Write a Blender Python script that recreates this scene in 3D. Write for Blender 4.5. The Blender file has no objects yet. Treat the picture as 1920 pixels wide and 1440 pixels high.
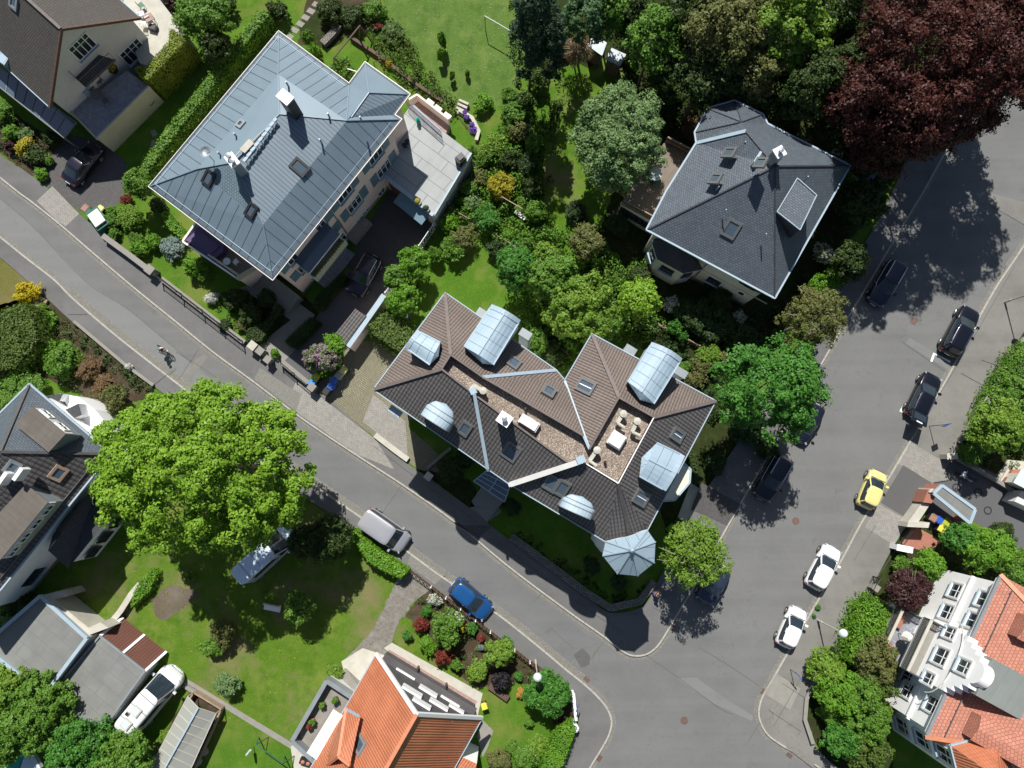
import bpy, math, random
import numpy as np
from mathutils import Vector, Matrix
from mathutils.geometry import tessellate_polygon
R = math.radians
random.seed(7); rng = np.random.default_rng(11)
scene = bpy.context.scene
# ---------------------------------------------------------------- camera
F_PX, CAM_H, TILT = 1340.0, 62.0, R(6.2)
cam_d = bpy.data.cameras.new("camera"); cam = bpy.data.objects.new("camera", cam_d)
scene.collection.objects.link(cam); scene.camera = cam
cam.location = (0, 0, CAM_H); cam.rotation_euler = (TILT, 0, 0)
cam_d.sensor_width = 36; cam_d.lens = 36 * F_PX / 1920; cam_d.clip_start = 1; cam_d.clip_end = 2000
# ---------------------------------------------------------------- sky + sun
SUN_EL, SDX, SDY = R(53), 0.18, -1.0
_n = math.hypot(SDX, SDY); SDX /= _n; SDY /= _n
world = bpy.data.worlds.new("World"); scene.world = world; world.use_nodes = True
wt = world.node_tree; sky = wt.nodes.new('ShaderNodeTexSky'); sky.sky_type = 'NISHITA'
sky.sun_disc = False; sky.sun_elevation = SUN_EL; sky.sun_rotation = math.atan2(-SDX, -SDY)
wt.links.new(sky.outputs[0], wt.nodes['Background'].inputs[0]); wt.nodes['Background'].inputs[1].default_value = 0.056
sl = bpy.data.lights.new("sun", 'SUN'); sl.energy = 4.8; sl.angle = R(0.5); sl.color = (1, .965, .90)
so = bpy.data.objects.new("sun", sl); scene.collection.objects.link(so)
sun_dir = Vector((SDX * math.cos(SUN_EL), SDY * math.cos(SUN_EL), -math.sin(SUN_EL)))
so.rotation_euler = sun_dir.to_track_quat('-Z', 'Y').to_euler(); so.location = (0, 20, 80)
scene.view_settings.view_transform = 'Standard'; scene.view_settings.look = 'None'
scene.view_settings.exposure = 0.40; scene.view_settings.gamma = 1
# ---------------------------------------------------------------- helpers
cT, sT = math.cos(TILT), math.sin(TILT)
def G(px, py, z=0.0):
    """world point at height z seen at photo position (px,py): used to survey where things stand"""
    x = (px - 960) / F_PX; y = -(py - 720) / F_PX
    d = (x, y * cT + sT, y * sT - cT); t = (CAM_H - z) / -d[2]
    return Vector((t * d[0], t * d[1], z))
def GW(px, py, A, B):
    """survey a point on the vertical wall plane through A-B: distance along, height"""
    x = (px - 960) / F_PX; y = -(py - 720) / F_PX
    d = Vector((x, y * cT + sT, y * sT - cT)); u = Vector((B[0]-A[0], B[1]-A[1], 0)).normalized()
    n = Vector((u.y, -u.x, 0)); t = n.dot(Vector((A[0], A[1], 0))) / n.dot(d)
    p = d * t; return (p - Vector((A[0], A[1], 0))).dot(u), p.z + CAM_H
def mpp(z=0): return (CAM_H - z) / F_PX          # metres per pixel at height z
COL = scene.collection
def tag(o, label=None, cat=None, group=None, kind=None):
    if label: o['label'] = label
    if cat: o['category'] = cat
    if group: o['group'] = group
    if kind: o['kind'] = kind
    return o
def thing(name, label, cat, loc=(0, 0, 0), rot=0, group=None):
    o = bpy.data.objects.new(name, None); COL.objects.link(o); o.location = loc; o.rotation_euler = (0, 0, rot)
    o.empty_display_size = .3
    o['_m'] = 1; del o['_m']
    return tag(o, label, cat, group)
def pinv(o):
    if o is None: return Matrix.Identity(4)
    m = Matrix.Translation(o.location) @ o.rotation_euler.to_matrix().to_4x4()
    return (m.inverted() @ pinv(o.parent)) if o.parent else m.inverted()
def ccw(pts):
    a = sum(pts[i][0]*pts[(i+1) % len(pts)][1] - pts[(i+1) % len(pts)][0]*pts[i][1] for i in range(len(pts)))
    return list(pts) if a > 0 else list(pts)[::-1]
class MB:
    k = 1
    def __init__(s, local=False): s.V = []; s.F = []; s.M = []; s.U = []; s.local = local
    def face(s, pts, m=0, uv=None, up=False):
        pts = [Vector(p) for p in pts]
        if up:
            n = Vector((0, 0, 0))
            for i in range(len(pts)): n += pts[i].cross(pts[(i+1) % len(pts)])
            if n.z < 0: pts = pts[::-1]; uv = uv[::-1] if uv else None
        b = len(s.V); s.V += pts
        if len(pts) > 4:
            for t in tessellate_polygon([pts]):
                t = list(t)
                a, b2, c = (pts[i] for i in t)
                nn = (b2-a).cross(c-a); tot = Vector((0, 0, 0))
                for i in range(len(pts)): tot += pts[i].cross(pts[(i+1) % len(pts)])
                if nn.dot(tot) < 0: t = t[::-1]
                s.F.append([b+i for i in t]); s.M.append(m); s.U.append([uv[i] for i in t] if uv else None)
        else:
            s.F.append(list(range(b, b+len(pts)))); s.M.append(m); s.U.append(uv)
        return s
    def prism(s, poly, z0, z1, m=0, mt=None, bottom=False):
        p = ccw([(q[0], q[1]) for q in poly]); n = len(p)
        for i in range(n):
            a, b = p[i], p[(i+1) % n]
            s.face([(a[0], a[1], z0), (b[0], b[1], z0), (b[0], b[1], z1), (a[0], a[1], z1)], m)
        s.face([(q[0], q[1], z1) for q in p], m if mt is None else mt)
        if bottom: s.face([(q[0], q[1], z0) for q in p[::-1]], m)
        return s
    def obox(s, c, ax, ay, az, hx, hy, hz, m=0):
        MB.k = (MB.k*7+3) % 11; e = .00045*MB.k; c = Vector(c); ax = Vector(ax).normalized()*(hx+e); ay = Vector(ay).normalized()*(hy+e); az = Vector(az).normalized()*(hz+e)
        P = lambda i, j, k: c + ax*i + ay*j + az*k
        for q in (((1,-1,-1),(1,1,-1),(1,1,1),(1,-1,1)), ((-1,1,-1),(-1,-1,-1),(-1,-1,1),(-1,1,1)), ((1,1,-1),(-1,1,-1),(-1,1,1),(1,1,1)),
                  ((-1,-1,-1),(1,-1,-1),(1,-1,1),(-1,-1,1)), ((-1,-1,1),(1,-1,1),(1,1,1),(-1,1,1)), ((-1,1,-1),(1,1,-1),(1,-1,-1),(-1,-1,-1))):
            s.face([P(*v) for v in q], m)
        return s
    def box(s, c, size, rz=0, m=0):
        return s.obox(c, (math.cos(rz), math.sin(rz), 0), (-math.sin(rz), math.cos(rz), 0), (0, 0, 1), size[0]/2, size[1]/2, size[2]/2, m)
    def bar(s, p, q, w, h, m=0, up=(0, 0, 1)):
        p = Vector(p); q = Vector(q); d = q-p
        if d.length < 1e-6: return s
        y = Vector(up).cross(d)
        if y.length < 1e-6: y = Vector((1, 0, 0)).cross(d)
        return s.obox((p+q)/2, d, y, d.cross(y), d.length/2, w/2, h/2, m)
    def tube(s, p, q, r, r2=None, n=8, m=0, caps=True):
        p = Vector(p); q = Vector(q); r2 = r if r2 is None else r2; d = (q-p).normalized()
        a = d.cross(Vector((0, 0, 1)))
        a = a.normalized() if a.length > 1e-4 else Vector((1, 0, 0)); b = d.cross(a)
        ring = lambda c, r: [c + a*(r*math.cos(2*math.pi*i/n)) + b*(r*math.sin(2*math.pi*i/n)) for i in range(n)]
        A, B = ring(p, r), ring(q, r2)
        for i in range(n): j = (i+1) % n; s.face([A[j], A[i], B[i], B[j]], m)
        if caps: s.face(B, m) if r2 > 1e-4 else 0; s.face(A[::-1], m) if r > 1e-4 else 0
        return s
    def lathe(s, c, prof, n=16, m=0):
        c = Vector(c)
        for (r0, z0), (r1, z1) in zip(prof[:-1], prof[1:]):
            for i in range(n):
                a, b = 2*math.pi*i/n, 2*math.pi*(i+1)/n
                P = lambda r, t, z: c + Vector((r*math.cos(t), r*math.sin(t), z))
                q = [P(r0, a, z0), P(r0, b, z0), P(r1, b, z1), P(r1, a, z1)]
                if r0 < 1e-5: q = q[1:]
                elif r1 < 1e-5: q = q[:3]
                s.face(q, m)
        return s
    def ribbon(s, pts, w0, w1, z0, z1=None, m=0, solid=True):
        """strip along a polyline from offset w0 to w1 (left positive), top at z1"""
        pts = [Vector((p[0], p[1])) for p in pts]; nn = []
        for i in range(len(pts)):
            a = pts[max(i-1, 0)]; b = pts[min(i+1, len(pts)-1)]; d = (b-a).normalized(); nn.append(Vector((-d.y, d.x)))
        L = 0; top = z1 if z1 is not None else z0
        for i in range(len(pts)-1):
            a, b = pts[i], pts[i+1]; l = (b-a).length
            A0 = a+nn[i]*w0; A1 = a+nn[i]*w1; B0 = b+nn[i+1]*w0; B1 = b+nn[i+1]*w1
            s.face([(*A0, top), (*B0, top), (*B1, top), (*A1, top)], m, uv=[(L, w0), (L+l, w0), (L+l, w1), (L, w1)], up=True)
            if z1 is not None:
                s.face([(*A0, z0), (*B0, z0), (*B0, z1), (*A0, z1)], m); s.face([(*B1, z0), (*A1, z0), (*A1, z1), (*B1, z1)], m)
            L += l
        if z1 is not None:
            for k, i in ((0, 0), (1, len(pts)-1)):
                a0 = pts[i]+nn[i]*w0; a1 = pts[i]+nn[i]*w1
                s.face([(*a0, z0), (*a1, z0), (*a1, z1), (*a0, z1)], m)
        return s
    def build(s, name, mats, parent=None, label=None, cat=None, group=None, kind=None, smooth=False, loc=None, weld=False):
        if not isinstance(mats, (list, tuple)): mats = [mats]
        if not s.V: return None
        me = bpy.data.meshes.new(name)
        if parent is not None and not s.local: T = pinv(parent)
        elif parent is None and loc is not None: T = Matrix.Translation(-Vector(loc))
        elif parent is None and not s.local:
            v = np.array([tuple(p) for p in s.V]); mn, mx = v.min(0), v.max(0)
            loc = Vector(((mn[0]+mx[0])/2, (mn[1]+mx[1])/2, mn[2])); T = Matrix.Translation(-loc)
        else: T = Matrix.Identity(4)
        me.from_pydata([T @ v for v in s.V], [], s.F)
        uvl = me.uv_layers.new(name="UVMap").data; UVd = np.zeros(len(me.loops)*2, dtype=np.float32)
        for pi, f in enumerate(s.F):
            base = me.polygons[pi].loop_start; U = s.U[pi]
            if U is None:
                a, b, c = s.V[f[0]], s.V[f[1]], s.V[f[2]]; n = (b-a).cross(c-b)
                if n.length < 1e-9 and len(f) > 3: n = (c-a).cross(s.V[f[3]]-a)
                n = n.normalized() if n.length > 1e-12 else Vector((0, 0, 1))
                if abs(n.z) > .995: u, v = Vector((.8, -.6, 0)), Vector((.6, .8, 0))
                else: u = Vector((0, 0, 1)).cross(n).normalized(); v = n.cross(u)
                U = [(s.V[k].dot(u), s.V[k].dot(v)) for k in f]
            for k, (a, b) in enumerate(U): UVd[(base+k)*2] = a; UVd[(base+k)*2+1] = b
        me.uv_layers[0].data.foreach_set('uv', UVd)
        for m in mats: me.materials.append(m)
        me.polygons.foreach_set('material_index', s.M)
        if smooth: me.polygons.foreach_set('use_smooth', [True]*len(me.polygons))
        o = bpy.data.objects.new(name, me); COL.objects.link(o)
        if parent is not None: o.parent = parent
        elif loc is not None: o.location = loc
        if weld:
            import bmesh
            bm = bmesh.new(); bm.from_mesh(me); bmesh.ops.remove_doubles(bm, verts=bm.verts, dist=.0008); bm.to_mesh(me); bm.free()
        me.update()
        return tag(o, label, cat, group, kind)
def copy_tree(o, parent=None):
    c = o.copy(); COL.objects.link(c); c.parent = parent
    for ch in list(o.children): copy_tree(ch, c)
    return c
def spline(pts, step=6):
    P = [Vector((p[0], p[1], 0)) for p in pts]; out = []
    for i in range(len(P)-1):
        p0 = P[max(i-1, 0)]; p1 = P[i]; p2 = P[i+1]; p3 = P[min(i+2, len(P)-1)]
        n = max(1, int((p2-p1).length/(step*mpp()*1.0)))
        for k in range(n):
            t = k/n; out.append(.5*((2*p1)+(p2-p0)*t+(2*p0-5*p1+4*p2-p3)*t*t+(3*p1-p0-3*p2+p3)*t**3))
    out.append(P[-1]); return out
def gp(pts, z=0): return [G(x, y, z) for x, y in pts]
def inset(poly, d):
    p = ccw([(q[0], q[1]) for q in poly]); n = len(p); out = []
    for i in range(n):
        a, b, c = Vector(p[i-1]), Vector(p[i]), Vector(p[(i+1) % n])
        d1 = (b-a).normalized(); d2 = (c-b).normalized(); n1 = Vector((-d1.y, d1.x)); n2 = Vector((-d2.y, d2.x))
        k = 1+n1.dot(n2); q = b+(n1+n2)*(d/max(k, .3)); out.append((q.x, q.y))
    return out
# ---------------------------------------------------------------- materials
class NT:
    def __init__(s, name):
        s.m = bpy.data.materials.new(name); s.m.use_nodes = True; s.t = s.m.node_tree; s.b = s.t.nodes['Principled BSDF']
    def n(s, typ, **kw):
        x = s.t.nodes.new(typ)
        for k, v in kw.items():
            if k.startswith('_'): x.inputs[k[1:]].default_value = v
            else: setattr(x, k, v)
        return x
    def l(s, a, b): s.t.links.new(a, b)
    def math(s, op, a, b=None, c=None):
        x = s.n('ShaderNodeMath', operation=op)
        for i, v in enumerate((a, b, c)):
            if v is None: continue
            if isinstance(v, (int, float)): x.inputs[i].default_value = v
            else: s.l(v, x.inputs[i])
        return x.outputs[0]
    def mix(s, f, a, b, blend='MIX'):
        x = s.n('ShaderNodeMix', data_type='RGBA', blend_type=blend)
        for i, v in ((0, f), (6, a), (7, b)):
            if isinstance(v, (int, float)): x.inputs[i].default_value = v
            elif isinstance(v, tuple): x.inputs[i].default_value = (*v[:3], 1)
            else: s.l(v, x.inputs[i])
        return x.outputs[2]
    def noise(s, sc, det=3, rough=.55, vec=None):
        x = s.n('ShaderNodeTexNoise'); x.inputs['Scale'].default_value = sc; x.inputs['Detail'].default_value = det
        x.inputs['Roughness'].default_value = rough
        if vec is None:
            g = s.n('ShaderNodeNewGeometry'); vec = g.outputs['Position']
        s.l(vec, x.inputs['Vector']); return x.outputs['Fac']
    def ramp(s, f, a, b):
        x = s.n('ShaderNodeMapRange'); x.inputs[1].default_value = a; x.inputs[2].default_value = b; s.l(f, x.inputs[0]); return x.outputs[0]
    def uv(s):
        u = s.n('ShaderNodeUVMap'); sp = s.n('ShaderNodeSeparateXYZ'); s.l(u.outputs[0], sp.inputs[0]); return u.outputs[0], sp.outputs[0], sp.outputs[1]
    def bump(s, h, strength=.4, dist=.02):
        x = s.n('ShaderNodeBump'); x.inputs['Strength'].default_value = strength; x.inputs['Distance'].default_value = dist
        s.l(h, x.inputs['Height']); s.l(x.outputs[0], s.b.inputs['Normal'])
    def fin(s, col, rough=.7, metal=0, spec=.5):
        if isinstance(col, tuple): s.b.inputs['Base Color'].default_value = (*col[:3], 1)
        else: s.l(col, s.b.inputs['Base Color'])
        s.b.inputs['Roughness'].default_value = rough; s.b.inputs['Metallic'].default_value = metal
        s.b.inputs['Specular IOR Level'].default_value = spec; return s.m
def mul(c, k): return tuple(min(1, v*k) for v in c)
def plain(name, c, rough=.7, metal=0, var=.12, sc=1.5, spec=.5, fine=0):
    t = NT(name)
    if var <= 0: return t.fin(c, rough, metal, spec)
    f = t.ramp(t.noise(sc, 5), .3, .7); col = t.mix(f, mul(c, 1-var), mul(c, 1+var))
    if fine:
        g = t.ramp(t.noise(60, 2), .3, .7); col = t.mix(g, mul(c, 1-fine), mul(c, 1+fine)) if var < .01 else t.mix(.5, col, t.mix(g, mul(c, 1-fine*2), mul(c, 1+fine*2)))
        t.bump(g, .3, .01)
    return t.fin(col, rough, metal, spec)
def streaks(t, uv, col, c, amt=.35):
    mp = t.n('ShaderNodeMapping'); mp.inputs['Scale'].default_value = (1.6, .22, 1); t.l(uv, mp.inputs['Vector']); f = t.ramp(t.noise(1.0, 5, .65, mp.outputs[0]), .48, .72)
    col = t.mix(t.math('MULTIPLY', f, amt), col, mul(c, .55)); g = t.ramp(t.noise(1.3, 6, .7), .60, .72); return t.mix(t.math('MULTIPLY', g, amt*.8), col, tuple(.5*v+.06 for v in c))
def lined(name, c, pu=0, pv=0, w=.04, dark=.45, rough=.5, metal=0, var=.08, spec=.5, sc=.8, offs=False):
    """sheet roofs, boards, decking, slabs: joints every pu / pv metres"""
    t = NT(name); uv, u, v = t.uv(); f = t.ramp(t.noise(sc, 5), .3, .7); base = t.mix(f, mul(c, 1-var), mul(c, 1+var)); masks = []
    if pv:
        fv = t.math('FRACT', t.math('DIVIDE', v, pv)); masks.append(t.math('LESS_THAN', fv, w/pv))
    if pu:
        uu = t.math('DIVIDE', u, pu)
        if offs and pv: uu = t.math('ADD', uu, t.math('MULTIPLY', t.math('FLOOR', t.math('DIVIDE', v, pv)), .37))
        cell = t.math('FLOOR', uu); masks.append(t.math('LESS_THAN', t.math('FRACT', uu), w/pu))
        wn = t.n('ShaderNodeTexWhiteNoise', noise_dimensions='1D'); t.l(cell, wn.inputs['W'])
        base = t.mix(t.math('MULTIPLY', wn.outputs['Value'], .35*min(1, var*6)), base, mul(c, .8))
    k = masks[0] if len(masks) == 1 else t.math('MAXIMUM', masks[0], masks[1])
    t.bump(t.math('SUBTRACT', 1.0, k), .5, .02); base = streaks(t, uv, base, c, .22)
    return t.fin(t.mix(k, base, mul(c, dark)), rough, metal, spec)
def tiles(name, c, bw=.3, rh=.3, rough=.75, var=.25, mortar=.35, msize=.02, bump=.6, round_=True, spec=.4, stain=.15):
    t = NT(name); uv, u, v = t.uv()
    b = t.n('ShaderNodeTexBrick'); t.l(uv, b.inputs['Vector']); b.inputs['Scale'].default_value = 1
    b.inputs['Brick Width'].default_value = bw*.66; b.inputs['Row Height'].default_value = rh*.66; b.inputs['Mortar Size'].default_value = msize
    b.inputs['Mortar Smooth'].default_value = .3; b.inputs['Bias'].default_value = 0
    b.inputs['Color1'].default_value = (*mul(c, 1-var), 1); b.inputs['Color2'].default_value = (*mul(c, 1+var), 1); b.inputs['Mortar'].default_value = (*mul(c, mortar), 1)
    f = t.ramp(t.noise(.35, 6, .6), .35, .65); col = t.mix(t.math('MULTIPLY', f, stain), b.outputs['Color'], mul(c, .55))
    h = t.math('SUBTRACT', 1.0, b.outputs['Fac'])
    if round_:
        su = t.math('ABSOLUTE', t.math('SINE', t.math('MULTIPLY', u, math.pi/bw))); sv = t.math('FRACT', t.math('DIVIDE', v, rh))
        h = t.math('ADD', t.math('MULTIPLY', su, 1.0), t.math('MULTIPLY', sv, -.8))
    col = streaks(t, uv, col, c, .3); t.bump(h, bump, .05); return t.fin(col, rough, 0, spec)
def pantile(name, c, pu=.3, pv=.36, rough=.6, groove=.35, lap=.5):
    t = NT(name); uv, u, v = t.uv()
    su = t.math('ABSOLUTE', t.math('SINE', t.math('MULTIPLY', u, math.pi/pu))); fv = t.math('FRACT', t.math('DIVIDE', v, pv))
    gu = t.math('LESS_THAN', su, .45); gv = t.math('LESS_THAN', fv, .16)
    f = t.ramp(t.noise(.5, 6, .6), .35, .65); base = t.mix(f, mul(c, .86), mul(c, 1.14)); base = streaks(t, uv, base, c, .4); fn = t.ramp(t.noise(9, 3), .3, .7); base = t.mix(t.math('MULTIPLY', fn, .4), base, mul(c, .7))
    base = t.mix(t.math('MULTIPLY', gu, 1-groove), base, mul(c, .3)); base = t.mix(t.math('MULTIPLY', gv, 1-lap), base, mul(c, .3))  # dark valleys and laps: shade between the tiles painted into the colour
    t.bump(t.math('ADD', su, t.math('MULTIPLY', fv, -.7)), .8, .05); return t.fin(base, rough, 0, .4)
def glassm(name, c=(.02, .03, .04), rough=.06): return NT(name).fin(c, rough, 0, .9)
def foliage(name, c1, c2, tr=.30, flower=None, fl_amt=0):
    t = NT(name); a = t.n('ShaderNodeAttribute', attribute_name='leafvar'); c = t.mix(a.outputs['Fac'], c1, c2)
    if flower: c = t.mix(t.math('LESS_THAN', a.outputs['Fac'], fl_amt), c, flower)
    t.fin(c, .55, 0, .35); tl = t.n('ShaderNodeBsdfTranslucent'); t.l(t.mix(.5, c, (.9, 1, .3), 'MULTIPLY'), tl.inputs['Color'])
    mx = t.n('ShaderNodeMixShader'); mx.inputs[0].default_value = tr; t.l(t.b.outputs[0], mx.inputs[1]); t.l(tl.outputs[0], mx.inputs[2])
    t.l(mx.outputs[0], t.t.nodes['Material Output'].inputs[0]); return t.m
def ground(name, cols, scs, rough=.95, bump=.5, speck=None):
    """layered natural ground: cols[0] base, further colours break in by noise of the given scales"""
    t = NT(name); c = cols[0]; 
    col = t.mix(t.ramp(t.noise(9, 4), .3, .7), mul(c, .75), mul(c, 1.25))
    for cc, sc in zip(cols[1:], scs): col = t.mix(t.ramp(t.noise(sc, 5, .65), .48, .66), col, cc)
    f = t.noise(38, 3, .7); col = t.mix(t.ramp(f, .35, .7), t.mix(.45, col, (0.0, 0.0, 0.0)), col)
    if speck: col = t.mix(t.ramp(t.noise(26, 2, .4), .70, .74), col, speck)
    t.bump(f, bump, .08); return t.fin(col, rough, 0, .1)
def asphalt(name, c, patch=.1, crack=True, ang=None):
    t = NT(name); f = t.ramp(t.noise(.28, 6, .6), .35, .65); col = t.mix(f, mul(c, 1-patch), mul(c, 1+patch))
    g = t.ramp(t.noise(70, 2, .8), .3, .7); col = t.mix(t.math('MULTIPLY', g, .35), col, mul(c, 1.5))
    if ang is not None:
        ge = t.n('ShaderNodeNewGeometry'); mp = t.n('ShaderNodeMapping'); mp.inputs['Rotation'].default_value = (0, 0, -ang); mp.inputs['Scale'].default_value = (.035, .75, 1); t.l(ge.outputs['Position'], mp.inputs['Vector'])
        lane = t.ramp(t.noise(1.0, 4, .55, mp.outputs[0]), .40, .62); col = t.mix(t.math('MULTIPLY', lane, .5), col, mul(c, 1.28)); st = t.ramp(t.noise(.55, 5, .7), .60, .75); col = t.mix(t.math('MULTIPLY', st, .45), col, mul(c, .62))
    f2 = t.ramp(t.noise(3.2, 4, .6), .55, .72); col = t.mix(t.math('MULTIPLY', f2, .25), col, mul(c, .7))
    if crack:
        v = t.n('ShaderNodeTexVoronoi', feature='DISTANCE_TO_EDGE'); g3 = t.n('ShaderNodeNewGeometry'); ad = t.n('ShaderNodeVectorMath', operation='ADD')
        nz = t.n('ShaderNodeTexNoise'); nz.inputs['Scale'].default_value = .7; t.l(g3.outputs['Position'], nz.inputs['Vector']); sc = t.n('ShaderNodeVectorMath', operation='SCALE'); sc.inputs['Scale'].default_value = 3
        t.l(nz.outputs['Color'], sc.inputs[0]); t.l(g3.outputs['Position'], ad.inputs[0]); t.l(sc.outputs[0], ad.inputs[1]); t.l(ad.outputs[0], v.inputs['Vector']); v.inputs['Scale'].default_value = .16
        k = t.math('MULTIPLY', t.math('LESS_THAN', v.outputs['Distance'], .0035), t.ramp(t.noise(.15, 2), .5, .56)); col = t.mix(t.math('MULTIPLY', k, .22), col, mul(c, .35))
    t.bump(g, .4, .01); return t.fin(col, .9, 0, .25)
def carpaint(name, c, metal=.3, rough=.28):
    t = NT(name); t.fin(c, rough, metal, .5); t.b.inputs['Coat Weight'].default_value = .8; t.b.inputs['Coat Roughness'].default_value = .06; return t.m
M = {}
M['asphalt'] = asphalt('asphalt', (.135, .136, .134), ang=R(60)); M['asphalt2'] = asphalt('asphalt_side', (.128, .132, .132), ang=R(-36)); M['asphalt_d'] = asphalt('asphalt_dark', (.095, .095, .095), .05)
M['asphalt_l'] = asphalt('asphalt_patch', (.158, .162, .160), .05, False, R(-36)); M['drive'] = asphalt('asphalt_drive', (.10, .10, .105), .05, False)
M['pave'] = asphalt('pavement_asphalt', (.122, .121, .12), .2, ang=R(-36)); M['pave_l'] = asphalt('pavement_light', (.165, .16, .148), .2, ang=R(60))
M['kerb'] = lined('kerb_stone', (.36, .35, .31), pu=1.0, w=.03, rough=.85, dark=.4); M['cobble'] = tiles('gutter_cobbles', (.235, .225, .20), .17, .17, round_=False, mortar=.6, msize=.02, bump=.5)
M['paver'] = tiles('concrete_pavers', (.29, .275, .25), .4, .2, round_=False, mortar=.45, msize=.012, bump=.3, var=.12); M['paver_d'] = tiles('dark_block_paving', (.10, .095, .095), .2, .1, round_=False, mortar=.5, msize=.012, bump=.3)
M['grasspaver'] = tiles('grass_pavers', (.27, .25, .17), .24, .24, round_=False, mortar=.5, msize=.035, bump=.4, var=.25, stain=.6)
M['cobbles'] = tiles('light_cobbles', (.33, .32, .29), .12, .12, round_=False, mortar=.4, msize=.02, bump=.5)
M['slab'] = lined('terrace_slabs', (.34, .355, .355), pu=3.2, pv=1.15, w=.05, dark=.5, rough=.85, offs=True, var=.06); M['slab2'] = tiles('patio_stone', (.28, .29, .33), .5, .35, round_=False, mortar=.6, msize=.015, bump=.2, var=.15)
M['lawn'] = ground('lawn', [(.12, .22, .022), (.19, .26, .045), (.085, .18, .016), (.24, .22, .10)], [.35, .8, .22]); M['lawn2'] = ground('lawn_lush', [(.09, .20, .018), (.13, .25, .026), (.19, .24, .05)], [.5, .3])
M['meadow'] = ground('meadow_lawn', [(.12, .21, .04), (.17, .25, .06), (.085, .17, .03)], [.5, .9], speck=(.5, .52, .42)); M['dry'] = ground('dry_grass', [(.19, .18, .055), (.14, .17, .04), (.24, .20, .10)], [.7, .4])
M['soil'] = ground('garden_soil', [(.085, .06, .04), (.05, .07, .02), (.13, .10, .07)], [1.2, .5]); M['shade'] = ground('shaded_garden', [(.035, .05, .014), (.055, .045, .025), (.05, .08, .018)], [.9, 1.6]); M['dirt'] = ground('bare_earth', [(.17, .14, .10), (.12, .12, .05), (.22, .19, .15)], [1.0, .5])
M['gravelpath'] = ground('gravel_path', [(.27, .25, .22), (.2, .185, .16), (.33, .31, .28)], [3, 1.4]); M['concrete'] = plain('concrete', (.24, .23, .205), .9, var=.15, sc=2, fine=.1); M['concrete_l'] = plain('pale_concrete', (.46, .44, .38), .9, var=.1, sc=1.5)
M['stone'] = tiles('rubble_stone', (.20, .19, .17), .4, .25, round_=False, mortar=.4, msize=.03, bump=.8, var=.3)
M['white'] = plain('white_render', (.86, .86, .86), .85, var=.03); M['whitep'] = plain('white_paint', (.8, .8, .8), .45, var=.02); M['cream'] = plain('cream_render', (.60, .60, .50), .9, var=.05); M['pink'] = plain('pink_render', (.86, .68, .60), .9, var=.05)
M['greyw'] = plain('grey_white_render', (.58, .58, .56), .9, var=.05); M['beige'] = plain('beige_render', (.42, .41, .33), .9, var=.06); M['wood'] = lined('dark_boards', (.085, .08, .085), pv=.18, w=.015, rough=.8, var=.15); M['brown'] = lined('brown_boards', (.13, .05, .035), pu=.25, w=.03, rough=.7, dark=.25)
M['deck'] = lined('deck_boards', (.20, .165, .135), pu=.14, w=.015, rough=.85, var=.2); M['deckg'] = lined('grey_deck_boards', (.26, .24, .21), pu=.14, w=.015, rough=.85, var=.2); M['timber'] = plain('weathered_timber', (.30, .22, .16), .85, var=.2, sc=4); M['timber_d'] = plain('dark_timber', (.10, .06, .045), .8, var=.2, sc=4)
M['bluemetal'] = lined('blue_grey_sheet_roof', (.16, .215, .262), pu=.82, w=.055, dark=.25, rough=.5, metal=.1, var=.05); M['bluemetal2'] = lined('fine_seam_sheet_roof', (.155, .207, .252), pu=.29, w=.04, dark=.35, rough=.5, metal=.1, var=.05)  # dark seam lines painted in place of the shadow lines of raised seams
M['bluesmooth'] = plain('smooth_blue_sheet', (.168, .228, .275), .5, .1, var=.05, sc=.6); M['blueslate'] = tiles('grey_blue_slate', (.15, .21, .25), .35, .3, round_=False, mortar=.5, msize=.02, var=.08, rough=.55)
M['zinc'] = lined('pale_zinc', (.31, .41, .49), pu=.75, w=.04, dark=.45, rough=.55, metal=0, var=.04); M['zincp'] = plain('zinc_flashing', (.32, .41, .48), .55, 0, var=.05); M['zincd'] = plain('weathered_zinc', (.26, .29, .31), .5, .3, var=.1)
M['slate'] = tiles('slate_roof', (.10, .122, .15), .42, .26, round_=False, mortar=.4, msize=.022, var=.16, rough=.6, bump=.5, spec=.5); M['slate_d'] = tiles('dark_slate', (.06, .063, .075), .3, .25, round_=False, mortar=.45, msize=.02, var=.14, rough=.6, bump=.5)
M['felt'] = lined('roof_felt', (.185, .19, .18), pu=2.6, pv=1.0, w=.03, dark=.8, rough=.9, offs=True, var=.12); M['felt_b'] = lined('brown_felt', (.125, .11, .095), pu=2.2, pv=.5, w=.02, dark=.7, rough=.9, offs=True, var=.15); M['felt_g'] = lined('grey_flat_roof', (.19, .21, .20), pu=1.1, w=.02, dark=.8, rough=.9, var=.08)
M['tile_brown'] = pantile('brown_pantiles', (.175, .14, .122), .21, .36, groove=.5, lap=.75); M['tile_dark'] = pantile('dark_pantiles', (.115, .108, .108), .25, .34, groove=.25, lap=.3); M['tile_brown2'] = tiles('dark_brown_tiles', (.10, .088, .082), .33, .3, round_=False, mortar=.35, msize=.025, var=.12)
M['tile_black'] = pantile('charcoal_pantiles', (.095, .09, .09), .36, .42, groove=.3, lap=.3); M['tile_orange'] = pantile('orange_tiles', (.50, .175, .09), .21, .34, groove=.93, lap=.96, rough=.5); M['tile_red'] = tiles('clay_tiles', (.46, .19, .13), .4, .34, round_=False, mortar=.6, msize=.02, var=.12, rough=.7)
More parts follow.
